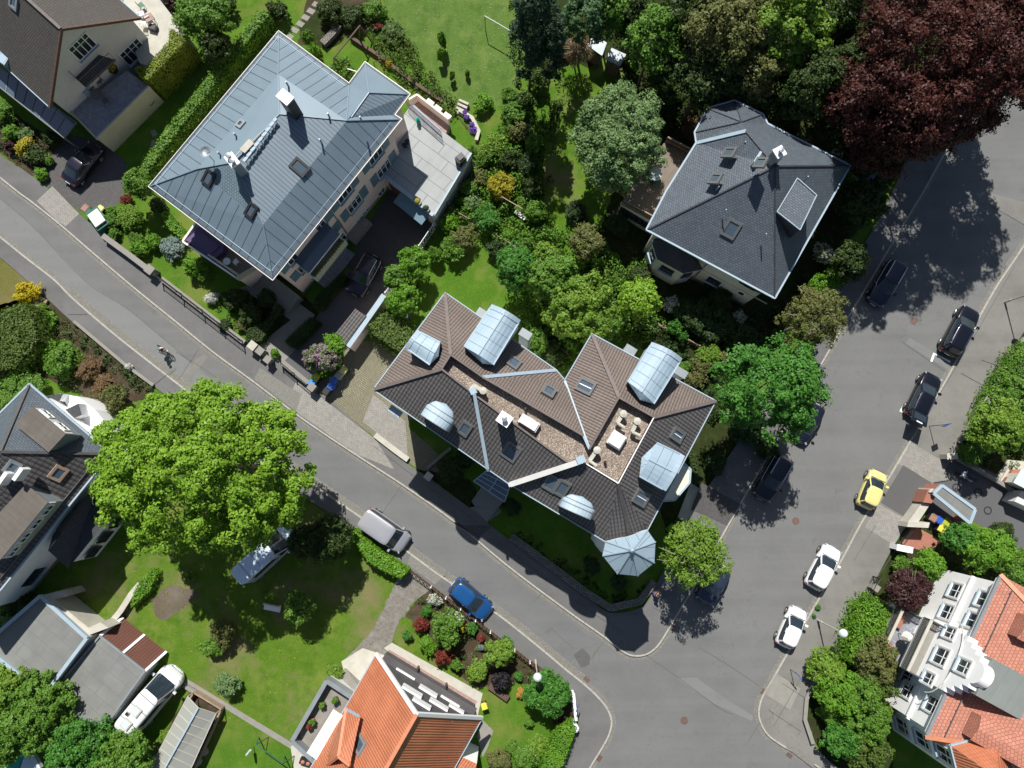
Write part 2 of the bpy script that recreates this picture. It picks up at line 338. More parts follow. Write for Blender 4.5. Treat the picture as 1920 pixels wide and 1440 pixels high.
M['tile_ridge'] = plain('ridge_tiles', (.14, .115, .105), .7, var=.15, sc=3); M['tile_ridge_d'] = plain('dark_ridge_tiles', (.075, .07, .07), .7, var=.15, sc=3); M['tile_ridge_o'] = plain('orange_ridge_tiles', (.56, .22, .12), .6, var=.1, sc=3)

def gravel(name, cols, sc=17.0):
    t = NT(name); v = t.n('ShaderNodeTexVoronoi'); g = t.n('ShaderNodeNewGeometry'); t.l(g.outputs['Position'], v.inputs['Vector']); v.inputs['Scale'].default_value = sc; w = t.n('ShaderNodeTexWhiteNoise', noise_dimensions='3D'); t.l(v.outputs['Position'], w.inputs['Vector'])
    col = t.mix(t.ramp(w.outputs['Value'], .2, .8), cols[0], cols[1]); col = t.mix(t.math('GREATER_THAN', w.outputs['Value'], .86), col, cols[2]); col = t.mix(t.math('MULTIPLY', t.ramp(t.noise(.6, 5, .65), .42, .66), .45), col, cols[0]); t.bump(v.outputs['Distance'], .6, .05); return t.fin(col, .95, 0, .1)
M['roofgravel'] = gravel('roof_gravel', [(.17, .135, .11), (.36, .30, .25), (.52, .46, .39)]); M['glass'] = glassm('window_glass'); M['skyglass'] = glassm('skylight_glass', (.07, .10, .13), .08); M['canopy'] = glassm('canopy_glass', (.07, .10, .15), .12)
M['frame_g'] = plain('grey_frame', (.15, .155, .155), .5, .3, var=.05); M['frame_w'] = plain('white_frame', (.82, .82, .82), .5, var=0); M['shutter'] = plain('blue_shutter', (.13, .22, .28), .5, var=.04); M['dark'] = plain('dark_metal', (.03, .03, .033), .5, .2, var=0); M['iron'] = plain('grey_iron', (.16, .165, .17), .5, .5, var=0)
M['brickred'] = tiles('red_brick_paving', (.40, .17, .12), .24, .08, round_=False, mortar=.6, msize=.01, var=.12, bump=.2); M['pinkpave'] = tiles('pink_paving', (.40, .27, .24), .2, .1, round_=False, mortar=.7, msize=.01, var=.2, bump=.2); M['lamp'] = plain('lamp_glass', (.55, .63, .64), .15, var=0)
M['terracotta'] = plain('terracotta', (.42, .16, .09), .8, var=.1); M['canvas'] = plain('cream_canvas', (.74, .70, .62), .9, var=.04); M['purple'] = plain('purple_canvas', (.10, .08, .17), .8, var=.05); M['plastic_w'] = plain('white_plastic', (.75, .75, .76), .4, var=0)
for k, c in dict(yellow=(.72, .60, .08), lime=(.38, .40, .03), blue=(.03, .10, .42), sky=(.03, .22, .62), grey=(.30, .30, .29), black=(.025, .025, .028), brownl=(.30, .17, .12), green=(.04, .13, .09), lid=(.62, .60, .22)).items(): M['bin_'+k] = plain('bin_'+k, c, .4, var=.03)
M['bark'] = plain('bark', (.13, .10, .075), .9, var=.3, sc=5); M['barkl'] = plain('pale_bark', (.34, .31, .26), .9, var=.3, sc=5)
M['paint_w'] = plain('road_paint', (.75, .75, .74), .7, var=.08, sc=4); M['skin'] = plain('skin', (.50, .28, .20), .6, var=0); M['rubber'] = plain('tyre_rubber', (.02, .02, .02), .8, var=0); M['alloy'] = plain('alloy_rim', (.45, .45, .46), .3, .8, var=0)
M['redlamp'] = plain('red_lamp_glass', (.28, .01, .01), .2, var=0); M['headlamp'] = plain('headlamp_glass', (.28, .30, .33), .1, var=0); M['chrome'] = plain('chrome', (.75, .75, .76), .15, 1, var=0); M['turq'] = plain('turquoise_tarp', (.01, .32, .25), .6, var=.1); M['palesheet'] = plain('pale_tarp', (.55, .62, .66), .6, var=.08)
M['roadiron'] = plain('cast_iron_cover', (.17, .11, .09), .6, .4, var=.2, sc=8); M['purple_fl'] = plain('purple_flowers', (.22, .09, .50), .8, var=.1)
FOL = dict(
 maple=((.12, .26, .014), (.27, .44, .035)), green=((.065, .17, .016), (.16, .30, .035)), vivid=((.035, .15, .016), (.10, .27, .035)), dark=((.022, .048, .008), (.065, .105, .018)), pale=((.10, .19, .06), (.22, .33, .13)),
 lime=((.10, .20, .018), (.22, .36, .04)), olive=((.10, .12, .03), (.19, .20, .06)), yellow=((.45, .36, .01), (.62, .50, .02)), gold=((.30, .27, .02), (.46, .40, .03)), red=((.12, .02, .02), (.30, .07, .05)), copper=((.022, .008, .007), (.135, .036, .026)),
 maroon=((.05, .018, .022), (.10, .04, .04)), crimson=((.13, .025, .018), (.28, .06, .035)), brown=((.14, .085, .04), (.24, .15, .07)), blue=((.04, .10, .08), (.09, .17, .13)), conifer=((.015, .045, .022), (.04, .085, .035)), pine=((.05, .12, .04), (.11, .21, .08)),
 thuja=((.06, .11, .012), (.12, .18, .03)), orange=((.45, .22, .03), (.55, .33, .08)), black=((.012, .010, .014), (.03, .025, .03)), agave=((.13, .19, .17), (.25, .32, .30)), hedge=((.15, .21, .015), (.25, .31, .03)), hedgev=((.08, .22, .012), (.17, .34, .025)))
for k, (a, b) in FOL.items(): M['f_'+k] = foliage('leaves_'+k, a, b)
M['f_lilac'] = foliage('lilac_blossom', (.10, .17, .05), (.15, .22, .07), flower=(.42, .24, .40), fl_amt=.42); M['f_whitefl'] = foliage('white_blossom', (.05, .10, .03), (.11, .17, .06), flower=(.68, .68, .64), fl_amt=.5); M['f_whitebush'] = foliage('white_bloom', (.5, .5, .48), (.78, .78, .76))
M['paleblue'] = plain('pale_blue_paint', (.36, .47, .58), .35, .2, var=.02)
M['f_lilacp'] = foliage('purple_blossom', (.10, .05, .32), (.28, .14, .60))
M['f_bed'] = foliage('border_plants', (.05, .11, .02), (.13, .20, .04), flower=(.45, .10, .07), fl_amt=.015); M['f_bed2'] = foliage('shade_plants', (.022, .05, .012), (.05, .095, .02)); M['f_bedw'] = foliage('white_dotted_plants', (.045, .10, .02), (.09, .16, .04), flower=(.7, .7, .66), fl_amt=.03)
# ---------------------------------------------------------------- foliage
def leaf_mesh(name, P, N, S, mat, aspect=.62, spread=.75, clumpvar=None):
    n = len(P); N = N + rng.normal(0, spread, (n, 3)); N /= np.linalg.norm(N, axis=1)[:, None] + 1e-9
    A = rng.normal(0, 1, (n, 3)); T = np.cross(N, A); T /= np.linalg.norm(T, axis=1)[:, None] + 1e-9; B = np.cross(N, T)
    S = (S * rng.uniform(.7, 1.3, n))[:, None]
    V = np.empty((n, 4, 3), dtype=np.float32)
    V[:, 0] = P - T*S; V[:, 1] = P - B*S*aspect + N*S*.15; V[:, 2] = P + T*S; V[:, 3] = P + B*S*aspect + N*S*.15
    me = bpy.data.meshes.new(name); me.vertices.add(n*4); me.vertices.foreach_set('co', V.ravel())
    me.loops.add(n*4); me.loops.foreach_set('vertex_index', np.arange(n*4, dtype=np.int32)); me.polygons.add(n)
    me.polygons.foreach_set('loop_start', np.arange(0, n*4, 4, dtype=np.int32)); me.update(calc_edges=True)
    at = me.attributes.new('leafvar', 'FLOAT', 'FACE'); v = rng.uniform(0, 1, n)
    if clumpvar is not None: v = np.clip(.55*v + .45*clumpvar, 0, 1)
    at.data.foreach_set('value', v.astype(np.float32)); me.materials.append(mat); return me
def sphere_pts(n):
    v = rng.normal(0, 1, (n, 3)); return v / np.linalg.norm(v, axis=1)[:, None]
def crown_arrays(rx, ry, rz, nc, cr, leaf, dens=1.0, rugged=.2, low=-.35, flat=.8, core=True):
    """lobes over an ellipsoid (centre 0), small clumps over every lobe, leaves over every clump"""
    D = sphere_pts(nc*3); D = D[D[:, 2] > low][:nc]; nc = len(D); rad = 1 - rugged*rng.uniform(0, 1, nc)**.8*1.3; inner = rng.uniform(0, 1, nc) < .15; rad[inner] *= .65
    lr = cr*rng.uniform(.6, 1.25, nc); C = D*rad[:, None]*np.array([max(rx-cr*.8, .3*rx), max(ry-cr*.8, .3*ry), max(rz-cr*.5, .3*rz)]); cv = rng.uniform(0, 1, nc)
    m = 13; k = np.repeat(np.arange(nc), m); d = sphere_pts(nc*m)+D[k]*.55+np.array([0, 0, .25]); d /= np.linalg.norm(d, axis=1)[:, None]; sr = lr[k]*rng.uniform(.30, .52, nc*m)
    S = C[k]+d*(lr[k]*rng.uniform(.6, 1.05, nc*m))[:, None]*np.array([1, 1, flat]); cs = np.clip(cv[k]*.5+rng.uniform(0, .5, nc*m), 0, 1)
    per = max(5, int(dens*2.6*(cr*.4/leaf)**2)); q = np.repeat(np.arange(nc*m), per); e = sphere_pts(len(q)); e[:, 2] = np.abs(e[:, 2])*1.15-.2
    P = S[q]+e*(sr[q]*rng.uniform(.45, 1.08, len(q)))[:, None]*np.array([1, 1, .8]); N = e*.9+d[q]*.5+np.array([0, 0, .55]); cvv = cs[q]
    if core:
        n2 = int(1.9*rx*ry/(leaf*leaf)); e = sphere_pts(n2); e = e[e[:, 2] > low-.1]; P2 = e*np.array([rx, ry, rz])*rng.uniform(.5, .78, len(e))[:, None]; P = np.vstack([P, P2]); N = np.vstack([N, e+np.array([0, 0, .4])]); cvv = np.append(cvv, rng.uniform(0, .35, len(e)))
    return P, N, cvv
def tree(label, px, py, rpx, h, fol, rpy=None, zc=None, depth=None, leaf=.13, dens=1.0, name='tree', trunk=None, group=None, cr=None, rugged=.22, cat='tree', branches=0, bark='bark', low=-.35, spread=.55, core=True):
    zc = h*.62 if zc is None else zc; c = G(px, py, zc); rx = rpx*mpp(zc); ry = (rpy or rpx)*mpp(zc); rz = depth or max(h-zc, .4*rx)
    cr = cr or max(.35, min(1.0, rx*.2)); nc = int(3.3*(rx*ry)/(cr*cr))+8; P, N, cv = crown_arrays(rx, ry, rz, nc, cr, leaf, dens, rugged, low, core=core); P[:, 2] += zc; ok = P[:, 2] > .15; P = P[ok]; N = N[ok]; cv = cv[ok]
    t = thing(name, label, cat, (c.x, c.y, 0), 0, group); me = leaf_mesh('crown', P, N, leaf, M['f_'+fol], clumpvar=cv, spread=spread); o = bpy.data.objects.new('crown', me); COL.objects.link(o); o.parent = t
    tr = trunk or max(.06, rx*.045); b = MB(local=True); b.tube((0, 0, -.05), (0, 0, zc*.75), tr*1.2, tr*.7, 9)
    for i in range(7):
        a = i*2.4; L = .55*rng.uniform(.7, 1); b.tube((0, 0, zc*.5+.05*i), (rx*L*math.cos(a), ry*L*math.sin(a), zc+rz*.2*rng.uniform(-.6, 1)), tr*.45, tr*.12, 6)
    for i in range(branches):
        a = rng.uniform(0, 6.28); L = rng.uniform(.6, .98); m = Vector((rx*.45*math.cos(a+.3), ry*.45*math.sin(a+.3), zc+rz*.55)); e = Vector((rx*L*math.cos(a), ry*L*math.sin(a), zc+rz*.5*(1.3-L)))
        b.tube((0, 0, zc), m, .045, .03, 5); b.tube(m, e, .03, .01, 5)
    b.build('trunk', M[bark], t, smooth=True); return t
_sh = {}
def shrub(label, px, py, rpx, h, fol, name='shrub', group=None, rpy=None, leaf=None, rot=None, cat='shrub', dens=1.0):
    """garden shrub; a few crown meshes per kind and size class are shared by the copies"""
    zc = h*.5; c = G(px, py, zc); rx = rpx*mpp(zc); ry = (rpy or rpx)*mpp(zc)
    size = 0 if rx < .55 else 1 if rx < 1.1 else 2 if rx < 1.9 else 3; R0 = (.4, .8, 1.45, 2.4)[size]; key = (fol, size, random.randint(0, 1), leaf)
    if key not in _sh:
        cr = (.16, .26, .42, .60)[size]; lf = leaf or (.055, .07, .085, .10)[size]; nc = int(3.2*(R0/cr)**2)+6
        P, N, cv = crown_arrays(R0, R0, R0, nc, cr, lf, dens*.9, .2 if name != 'shrub' else .42, -.5, .8)
        _sh[key] = leaf_mesh(name, P/R0, N, lf/R0, M['f_'+fol], clumpvar=cv)
    o = bpy.data.objects.new(name, _sh[key]); COL.objects.link(o); o.location = (c.x, c.y, h*.46); o.scale = (rx*rng.uniform(.85, 1.15), ry*rng.uniform(.85, 1.15), h*.54)
    o.rotation_euler = (0, 0, rng.uniform(0, 6.28) if rot is None else rot); return tag(o, label, cat, group)
def inpoly(x, y, poly):
    ins = np.zeros(len(x), bool); n = len(poly); j = n-1
    for i in range(n):
        xi, yi, xj, yj = poly[i][0], poly[i][1], poly[j][0], poly[j][1]
        if abs(yj-yi) > 1e-9: ins ^= ((yi > y) != (yj > y)) & (x < (xj-xi)*(y-yi)/(yj-yi)+xi)
        j = i
    return ins
def scatter(poly, n):
    a = np.array([(p[0], p[1]) for p in poly]); mn, mx = a.min(0), a.max(0); X = np.empty(0); Y = np.empty(0)
    while len(X) < n:
        x = rng.uniform(mn[0], mx[0], n*2); y = rng.uniform(mn[1], mx[1], n*2); k = inpoly(x, y, a); X = np.append(X, x[k]); Y = np.append(Y, y[k])
    return X[:n], Y[:n]
def cover(name, label, cat, pxpoly, fol, dens=2.2, h=.45, leaf=.09, cr=.3, per=26):
    """low planting nobody could count: leafy tufts scattered over a bed"""
    poly = gp(pxpoly); a = abs(sum(poly[i].x*poly[i-1].y-poly[i-1].x*poly[i].y for i in range(len(poly))))/2; nc = max(6, int(a*dens))
    X, Y = scatter(poly, nc); hh = h*rng.uniform(.25, 1.2, nc); r = cr*rng.uniform(.5, 1.4, nc); k = np.repeat(np.arange(nc), per); d = sphere_pts(nc*per); d[:, 2] = np.abs(d[:, 2])
    P = np.stack([X[k]+d[:, 0]*r[k], Y[k]+d[:, 1]*r[k], d[:, 2]*hh[k]+.03], 1); me = leaf_mesh(name, P, d, leaf, M['f_'+fol], clumpvar=rng.uniform(0, 1, nc)[k])
    o = bpy.data.objects.new(name, me); COL.objects.link(o); return tag(o, label, cat, None, 'stuff')
def hedge(label, pxpoly, h, fol='hedge', leaf=.07, dens=280, name='hedge', group=None, wob=.08):
    """clipped hedge: outline is surveyed at its top"""
    poly = ccw([(p.x, p.y) for p in gp(pxpoly, h)]); n = len(poly); area = abs(sum(poly[i][0]*poly[i-1][1]-poly[i-1][0]*poly[i][1] for i in range(n)))/2
    X, Y = scatter(poly, int(area*dens)); Ps = [np.stack([X, Y, h+rng.normal(0, wob, len(X))], 1)]; Ns = [np.tile([0, 0, 1.0], (len(X), 1))]
    for i in range(n):
        a = np.array(poly[i]); b = np.array(poly[(i+1) % n]); L = np.linalg.norm(b-a); m = int(L*h*dens*.8); d = (b-a)/L; nn = np.array([d[1], -d[0]])
        s = rng.uniform(0, 1, m); off = rng.normal(0, wob, m); q = a+(b-a)*s[:, None]+nn*off[:, None]; Ps.append(np.column_stack([q, rng.uniform(.02, h, m)])); Ns.append(np.tile([nn[0], nn[1], .3], (m, 1)))
    P = np.vstack(Ps); N = np.vstack(Ns); c = P.mean(0); c[2] = 0; me = leaf_mesh(name, P-c, N, leaf, M['f_'+fol], spread=.33, clumpvar=.5+.5*np.sin(P[:, 0]*1.7+P[:, 1]*2.3))
    o = bpy.data.objects.new(name, me); COL.objects.link(o); o.location = c; tag(o, label, 'hedge', group)
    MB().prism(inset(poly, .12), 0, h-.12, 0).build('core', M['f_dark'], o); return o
# ---------------------------------------------------------------- setting
ORG = ('lawn', 'lawn2', 'meadow', 'dry', 'soil', 'shade', 'dirt', 'gravelpath', 'concrete_l_')
def organic(pxpoly, j=2.2):
    n = len(pxpoly); out = []
    for i in range(n):
        p0, p1, p2, p3 = (Vector(pxpoly[(i+k) % n]) for k in (-1, 0, 1, 2)); m = max(2, int((p2-p1).length/5))
        for k in range(m):
            t = k/m; q = p1.lerp(p2, t)*.45+.55*.5*((2*p1)+(p2-p0)*t+(2*p0-5*p1+4*p2-p3)*t*t+(3*p1-p0-3*p2+p3)*t**3); out.append((q.x+random.uniform(-j, j), q.y+random.uniform(-j, j)))
    return out
def sheet(name, pxpoly, z, mat, zs=0.0):
    if isinstance(mat, str) and mat in ORG: pxpoly = organic(pxpoly, 3.5 if mat == 'dirt' else 1.6)
    return MB().face([(p.x, p.y, z) for p in gp(pxpoly, zs)], 0, up=True).build(name, M[mat] if isinstance(mat, str) else mat, kind='structure')
MB().face([(-400, -400, 0), (400, -400, 0), (400, 400, 0), (-400, 400, 0)]).build('ground', M['lawn2'], kind='structure')
Nk = spline(gp([(-90, 262), (-40, 302), (32, 360), (62, 382), (112, 422), (170, 472), (250, 540), (330, 605), (400, 662), (475, 717), (572, 790), (672, 857), (760, 914), (855, 982), (955, 1065), (1067, 1149), (1128, 1192), (1165, 1221), (1185, 1230), (1208, 1229), (1226, 1219), (1242, 1200), (1280, 1137), (1310, 1087), (1370, 978), (1435, 865), (1547, 672), (1587, 602), (1632, 527), (1685, 437), (1732, 360), (1775, 282), (1822, 204), (1870, 125), (1990, -80)]))
Sk = spline(gp([(-90, 375), (0, 442), (50, 482), (105, 525), (140, 560), (212, 622), (275, 672), (337, 720), (470, 822), (600, 915), (680, 970), (767, 1034), (830, 1080), (930, 1147), (1010, 1210), (1060, 1252), (1095, 1280), (1122, 1305), (1140, 1328), (1148, 1352), (1143, 1377), (1130, 1402), (1108, 1438), (1060, 1520)]))
Rk = spline(gp([(2050, 245), (1920, 455), (1865, 538), (1815, 628), (1772, 710), (1705, 825), (1670, 885), (1615, 975), (1580, 1040), (1535, 1118), (1472, 1227), (1440, 1284), (1426, 1308), (1420, 1335), (1425, 1357), (1438, 1378), (1462, 1396), (1500, 1418), (1535, 1440), (1640, 1515)]))
road = [(p.x, p.y, .004) for p in Nk] + [(p.x, p.y, .004) for p in Rk] + [(p.x, p.y, .004) for p in Sk[::-1]]
MB().face(road, up=True).build('road', M['asphalt'], kind='structure')
_oz = [.007]
def onroad(name, poly, mat, z=None):
    _oz[0] += .0007; return sheet(name, poly, _oz[0], mat)
onroad('road_patch', [(-60, 335), (0, 372), (62, 425), (160, 527), (245, 584), (362, 683), (425, 735), (345, 722), (275, 668), (212, 617), (140, 555), (105, 520), (50, 477), (0, 437), (-60, 390)], 'asphalt_l')
onroad('road_patch', [(380, 664), (391, 668), (368, 696), (355, 722), (334, 714), (352, 686)], 'pave_l')
onroad('road_patch', [(1118, 1205), (1030, 1270), (955, 1168), (860, 1105), (700, 980), (640, 930), (600, 905), (520, 850), (480, 815), (640, 850), (770, 930), (860, 1000), (960, 1085), (1070, 1165)], 'asphalt2')
onroad('road_patch', [(1705, 633), (1698, 645), (1745, 673), (1775, 692), (1785, 680)], 'asphalt_l', .009)
onroad('road_patch', [(1857, 362), (1849, 380), (1925, 423), (1925, 380)], 'pave_l', .009)
onroad('road_patch', [(1305, 1270), (1270, 1272), (1340, 1320), (1410, 1352), (1412, 1342), (1360, 1310)], 'asphalt_l', .009)
onroad('road_patch', [(1092, 1215), (1075, 1228), (1090, 1252), (1105, 1246), (1107, 1230)], 'asphalt_d', .009)
onroad('parking_bay_marking', [(1744, 677), (1748, 679), (1753, 665), (1787, 684), (1789, 680), (1750, 661)], 'paint_w', .012)
onroad('parking_bay_marking', [(1686, 771), (1695, 775), (1697, 771), (1691, 768), (1696, 760), (1693, 759)], 'paint_w', .012)
def seam(pts, w=.035, mat='dark'): MB().ribbon(spline(gp(pts)), -w/2, w/2, .020, m=0).build('road_joint', M['asphalt_d'], kind='structure')
for pts in ([(1310, 1213), (1370, 1250), (1425, 1287)], [(1210, 1228), (1280, 1276), (1345, 1325), (1375, 1340)], [(1095, 1253), (1130, 1205)], [(372, 655), (335, 712)], [(0, 372), (62, 425), (160, 527), (245, 584), (362, 683)], [(330, 660), (395, 700), (470, 760)], [(1000, 1130), (1018, 1110)], [(1690, 640), (1742, 676), (1778, 700)], [(1400, 1395), (1440, 1330)], [(1850, 380), (1925, 425)], [(700, 985), (760, 900)], [(1030, 1175), (1075, 1215)]): seam(pts)
# pavements: raised slabs between kerb and garden line
def between(name, kerb, outer, mat, z=.12):
    o = spline(gp(outer)); b = MB(); poly = [(p.x, p.y) for p in kerb] + [(p.x, p.y) for p in o[::-1]]
    b.face([(x, y, z) for x, y in poly], up=True); return b.build(name, M[mat], kind='structure')
def near(K, px, py):
    g = G(px, py); return min(range(len(K)), key=lambda i: (K[i].x-g.x)**2+(K[i].y-g.y)**2)
Np = [(-90, 215), (0, 290), (60, 330), (150, 402), (190, 437), (280, 510), (300, 522), (380, 582), (462, 645), (527, 684), (580, 722), (640, 768), (700, 820), (765, 870), (807, 898), (877, 950), (955, 1012), (1050, 1082), (1100, 1118), (1145, 1148), (1205, 1136), (1228, 1098), (1262, 1035), (1310, 940), (1390, 818), (1500, 640), (1550, 560), (1612, 470), (1660, 385), (1700, 300), (1745, 220), (1800, 120), (1920, -90)]
between('pavement', Nk, Np, 'pave')
Sp = [(-90, 410), (0, 482), (47, 522), (92, 562), (135, 602), (235, 684), (287, 722), (430, 835), (560, 925), (632, 970), (655, 990), (762, 1062), (812, 1099), (960, 1213), (1030, 1262), (1068, 1292), (1082, 1335), (1082, 1368), (1052, 1440), (1010, 1520)]
between('pavement', Sk, Sp, 'pave')
Rp = [(2050, 410), (1920, 620), (1880, 677), (1860, 717), (1840, 752), (1787, 855), (1745, 912), (1700, 982), (1675, 1022), (1645, 1078), (1615, 1135), (1560, 1230), (1532, 1272), (1512, 1310), (1508, 1350), (1525, 1395), (1570, 1440), (1650, 1500)]
between('pavement', Rk, Rp, 'pave_l')
for K, sgn in ((Nk, 1), (Rk, 1), (Sk, -1)):
    MB().ribbon(K, 0, .14*sgn, 0, .135).build('kerb', M['kerb'], kind='structure'); MB().ribbon(K, -.30*sgn, 0, .013).build('gutter', M['cobble'], kind='structure')
i0, i1 = near(Sk, 1095, 1280), near(Sk, 130, 552); MB().ribbon(Sk[i1:i0], .30, .55, .012).build('gutter', M['cobble'], kind='structure')
_pz = [.123]
def pav(poly, mat):
    _pz[0] += .0015; return sheet('pavement_section', poly, _pz[0], mat)
pav([(578, 726), (705, 824), (740, 880), (672, 853), (560, 775), (540, 752), (556, 715)], 'paver'); pav([(488, 690), (566, 740), (556, 772), (478, 712)], 'cobbles'); pav([(70, 378), (100, 350), (150, 402), (125, 425), (110, 416)], 'paver')
pav([(770, 1035), (835, 1078), (815, 1096), (765, 1058)], 'cobbles'); pav([(1707, 830), (1763, 862), (1777, 900), (1745, 905), (1722, 892), (1688, 872), (1680, 868)], 'paver')
pav([(1646, 945), (1700, 975), (1675, 1022), (1620, 988)], 'paver'); pav([(1692, 872), (1745, 905), (1700, 972), (1650, 942)], 'asphalt_d'); pav([(870, 985), (925, 985), (895, 1010), (850, 978)], 'paver_d')
pav([(1315, 905), (1388, 945), (1362, 985), (1295, 955)], 'paver_d'); pav([(1455, 1262), (1500, 1290), (1480, 1330), (1432, 1300)], 'concrete'); pav([(1478, 1392), (1528, 1428), (1522, 1438), (1472, 1400)], 'cobbles')
for pts in ([(1650, 1085), (1550, 1262)], [(1760, 905), (1645, 1080)], [(1465, 1280), (1512, 1310)], [(1800, 700), (1840, 722)], [(1705, 825), (1790, 690), (1900, 500)], [(1838, 675), (1880, 690)], [(1440, 1330), (1500, 1370)], [(1500, 1270), (1450, 1360)], [(130, 590), (165, 590)], [(290, 722), (330, 690)], [(700, 835), (780, 895), (870, 960), (960, 1035), (1060, 1112), (1165, 1185)], [(1640, 985), (1600, 1050)]):
    MB().ribbon(spline(gp(pts)), -.02, .02, .150).build('pavement_joint', M['asphalt_d'], kind='structure')
# gardens, drives and yards
for args in (
 ('lawn', [(-60, 400), (0, 470), (60, 530), (40, 570), (0, 600), (-60, 620)], .003, 'dry'), ('garden_bed', [(100, 570), (290, 730), (200, 760), (60, 700), (0, 760), (-60, 700), (-60, 600), (40, 560)], .003, 'soil'),
 ('driveway', [(60, 325), (100, 290), (120, 250), (190, 265), (235, 300), (240, 330), (225, 380), (205, 392), (150, 398)], .006, 'paver_d'), ('garden_bed', [(-60, 180), (0, 200), (60, 235), (110, 270), (100, 325), (60, 330), (0, 285), (-60, 240)], .004, 'soil'),
 ('lawn', [(430, -60), (520, -60), (490, 30), (400, 170), (290, 330), (225, 290), (300, 170), (390, 60)], .005, 'lawn2'),
 ('garden_bed', [(600, -60), (730, -60), (700, 60), (780, 150), (870, 230), (930, 330), (870, 300), (760, 190), (640, 90), (560, 80)], .003, 'soil'),
 ('lawn', [(720, -60), (960, -60), (985, 130), (940, 200), (900, 190), (830, 200), (790, 110), (730, 40)], .005, 'meadow'), ('vegetable_bed', [(560, 50), (640, 0), (640, 80), (600, 90)], .006, 'shade'),
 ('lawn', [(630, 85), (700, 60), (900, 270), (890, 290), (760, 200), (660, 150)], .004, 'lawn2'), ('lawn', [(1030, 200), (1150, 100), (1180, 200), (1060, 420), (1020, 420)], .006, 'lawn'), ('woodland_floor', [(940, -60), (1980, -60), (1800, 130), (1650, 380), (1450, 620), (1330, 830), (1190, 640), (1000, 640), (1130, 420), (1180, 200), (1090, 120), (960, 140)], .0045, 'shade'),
 ('lawn', [(800, 470), (960, 480), (1010, 640), (1060, 700), (1000, 680), (830, 560), (790, 600), (740, 560)], .007, 'lawn2'), ('driveway', [(730, 355), (815, 405), (800, 450), (720, 560), (640, 665), (560, 722), (505, 690), (590, 600), (680, 470)], .008, 'drive'),
 ('yard_paving', [(730, 355), (815, 405), (800, 450), (735, 540), (650, 500), (680, 440)], .012, 'paver_d'), ('garden_bed', [(235, 380), (350, 380), (345, 455), (440, 540), (560, 560), (520, 660), (460, 640), (300, 518), (195, 435)], .004, 'lawn2'),
 ('garden_bed', [(480, 535), (575, 560), (600, 600), (520, 690), (462, 640)], .007, 'shade'), ('path', [(450, 540), (500, 525), (590, 590), (570, 640), (520, 690), (480, 650), (545, 600)], .010, 'concrete'),
 ('courtyard', [(650, 640), (730, 640), (780, 760), (765, 800), (880, 905), (872, 935), (765, 866), (700, 818), (580, 722), (640, 700)], .010, 'grasspaver'), ('courtyard', [(700, 740), (760, 790), (765, 860), (710, 815), (680, 790)], .013, 'paver'),
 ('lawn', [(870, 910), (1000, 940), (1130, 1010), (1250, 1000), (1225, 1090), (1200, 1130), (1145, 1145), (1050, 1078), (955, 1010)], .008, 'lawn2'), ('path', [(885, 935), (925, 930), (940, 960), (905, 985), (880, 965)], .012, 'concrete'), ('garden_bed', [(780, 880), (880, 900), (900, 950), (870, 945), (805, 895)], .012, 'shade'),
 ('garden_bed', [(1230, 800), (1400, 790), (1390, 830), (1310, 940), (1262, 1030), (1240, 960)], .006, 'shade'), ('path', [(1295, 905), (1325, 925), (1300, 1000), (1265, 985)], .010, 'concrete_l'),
 ('lawn', [(230, 1050), (590, 930), (655, 1000), (762, 1070), (700, 1200), (640, 1250), (560, 1400), (330, 1280), (200, 1180)], .005, 'lawn'), ('bare_ground', [(285, 1125), (322, 1095), (372, 1112), (352, 1135), (300, 1165)], .008, 'dirt'),
 ('gravel_path', [(745, 1085), (765, 1065), (812, 1098), (775, 1130), (755, 1160), (730, 1215), (690, 1260), (650, 1235), (700, 1180)], .010, 'gravelpath'), ('lawn', [(-60, 1000), (240, 1040), (290, 1060), (210, 1170), (120, 1110)], .003, 'lawn'),
 ('garden_bed', [(775, 1135), (812, 1102), (955, 1215), (1060, 1290), (1078, 1340), (1020, 1380), (920, 1290), (880, 1300), (740, 1200), (757, 1160)], .009, 'soil'), ('lawn', [(900, 1290), (1010, 1290), (1050, 1440), (900, 1500), (900, 1400)], .012, 'lawn2'),
 ('lawn', [(755, 1155), (790, 1180), (850, 1260), (900, 1290), (870, 1300), (740, 1205)], .011, 'lawn'), ('paved_court', [(720, 1215), (735, 1205), (905, 1300), (895, 1345), (860, 1330)], .014, 'concrete_l'), ('paved_court', [(730, 1218), (895, 1315), (885, 1335), (715, 1235)], .018, 'pinkpave'),
 ('path', [(640, 1240), (680, 1215), (725, 1230), (690, 1290), (645, 1260)], .014, 'concrete_l'), ('path', [(340, 1278), (346, 1270), (560, 1400), (555, 1410)], .012, 'concrete'), ('path', [(545, 1400), (560, 1390), (600, 1430), (600, 1500), (560, 1500)], .013, 'concrete_l'), ('path', [(895, 1380), (905, 1350), (925, 1370), (915, 1400), (905, 1420)], .014, 'concrete'),
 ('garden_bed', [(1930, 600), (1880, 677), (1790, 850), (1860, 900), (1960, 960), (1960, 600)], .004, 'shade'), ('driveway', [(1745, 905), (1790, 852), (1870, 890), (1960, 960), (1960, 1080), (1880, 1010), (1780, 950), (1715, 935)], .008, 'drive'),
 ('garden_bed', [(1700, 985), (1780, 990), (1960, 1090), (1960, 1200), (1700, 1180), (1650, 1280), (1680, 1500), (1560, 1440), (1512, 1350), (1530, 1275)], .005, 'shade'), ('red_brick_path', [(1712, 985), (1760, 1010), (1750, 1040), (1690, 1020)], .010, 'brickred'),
 ('lawn', [(345, 1290), (440, 1330), (560, 1420), (540, 1500), (280, 1500), (330, 1330)], .006, 'lawn2')):
    sheet(*args)
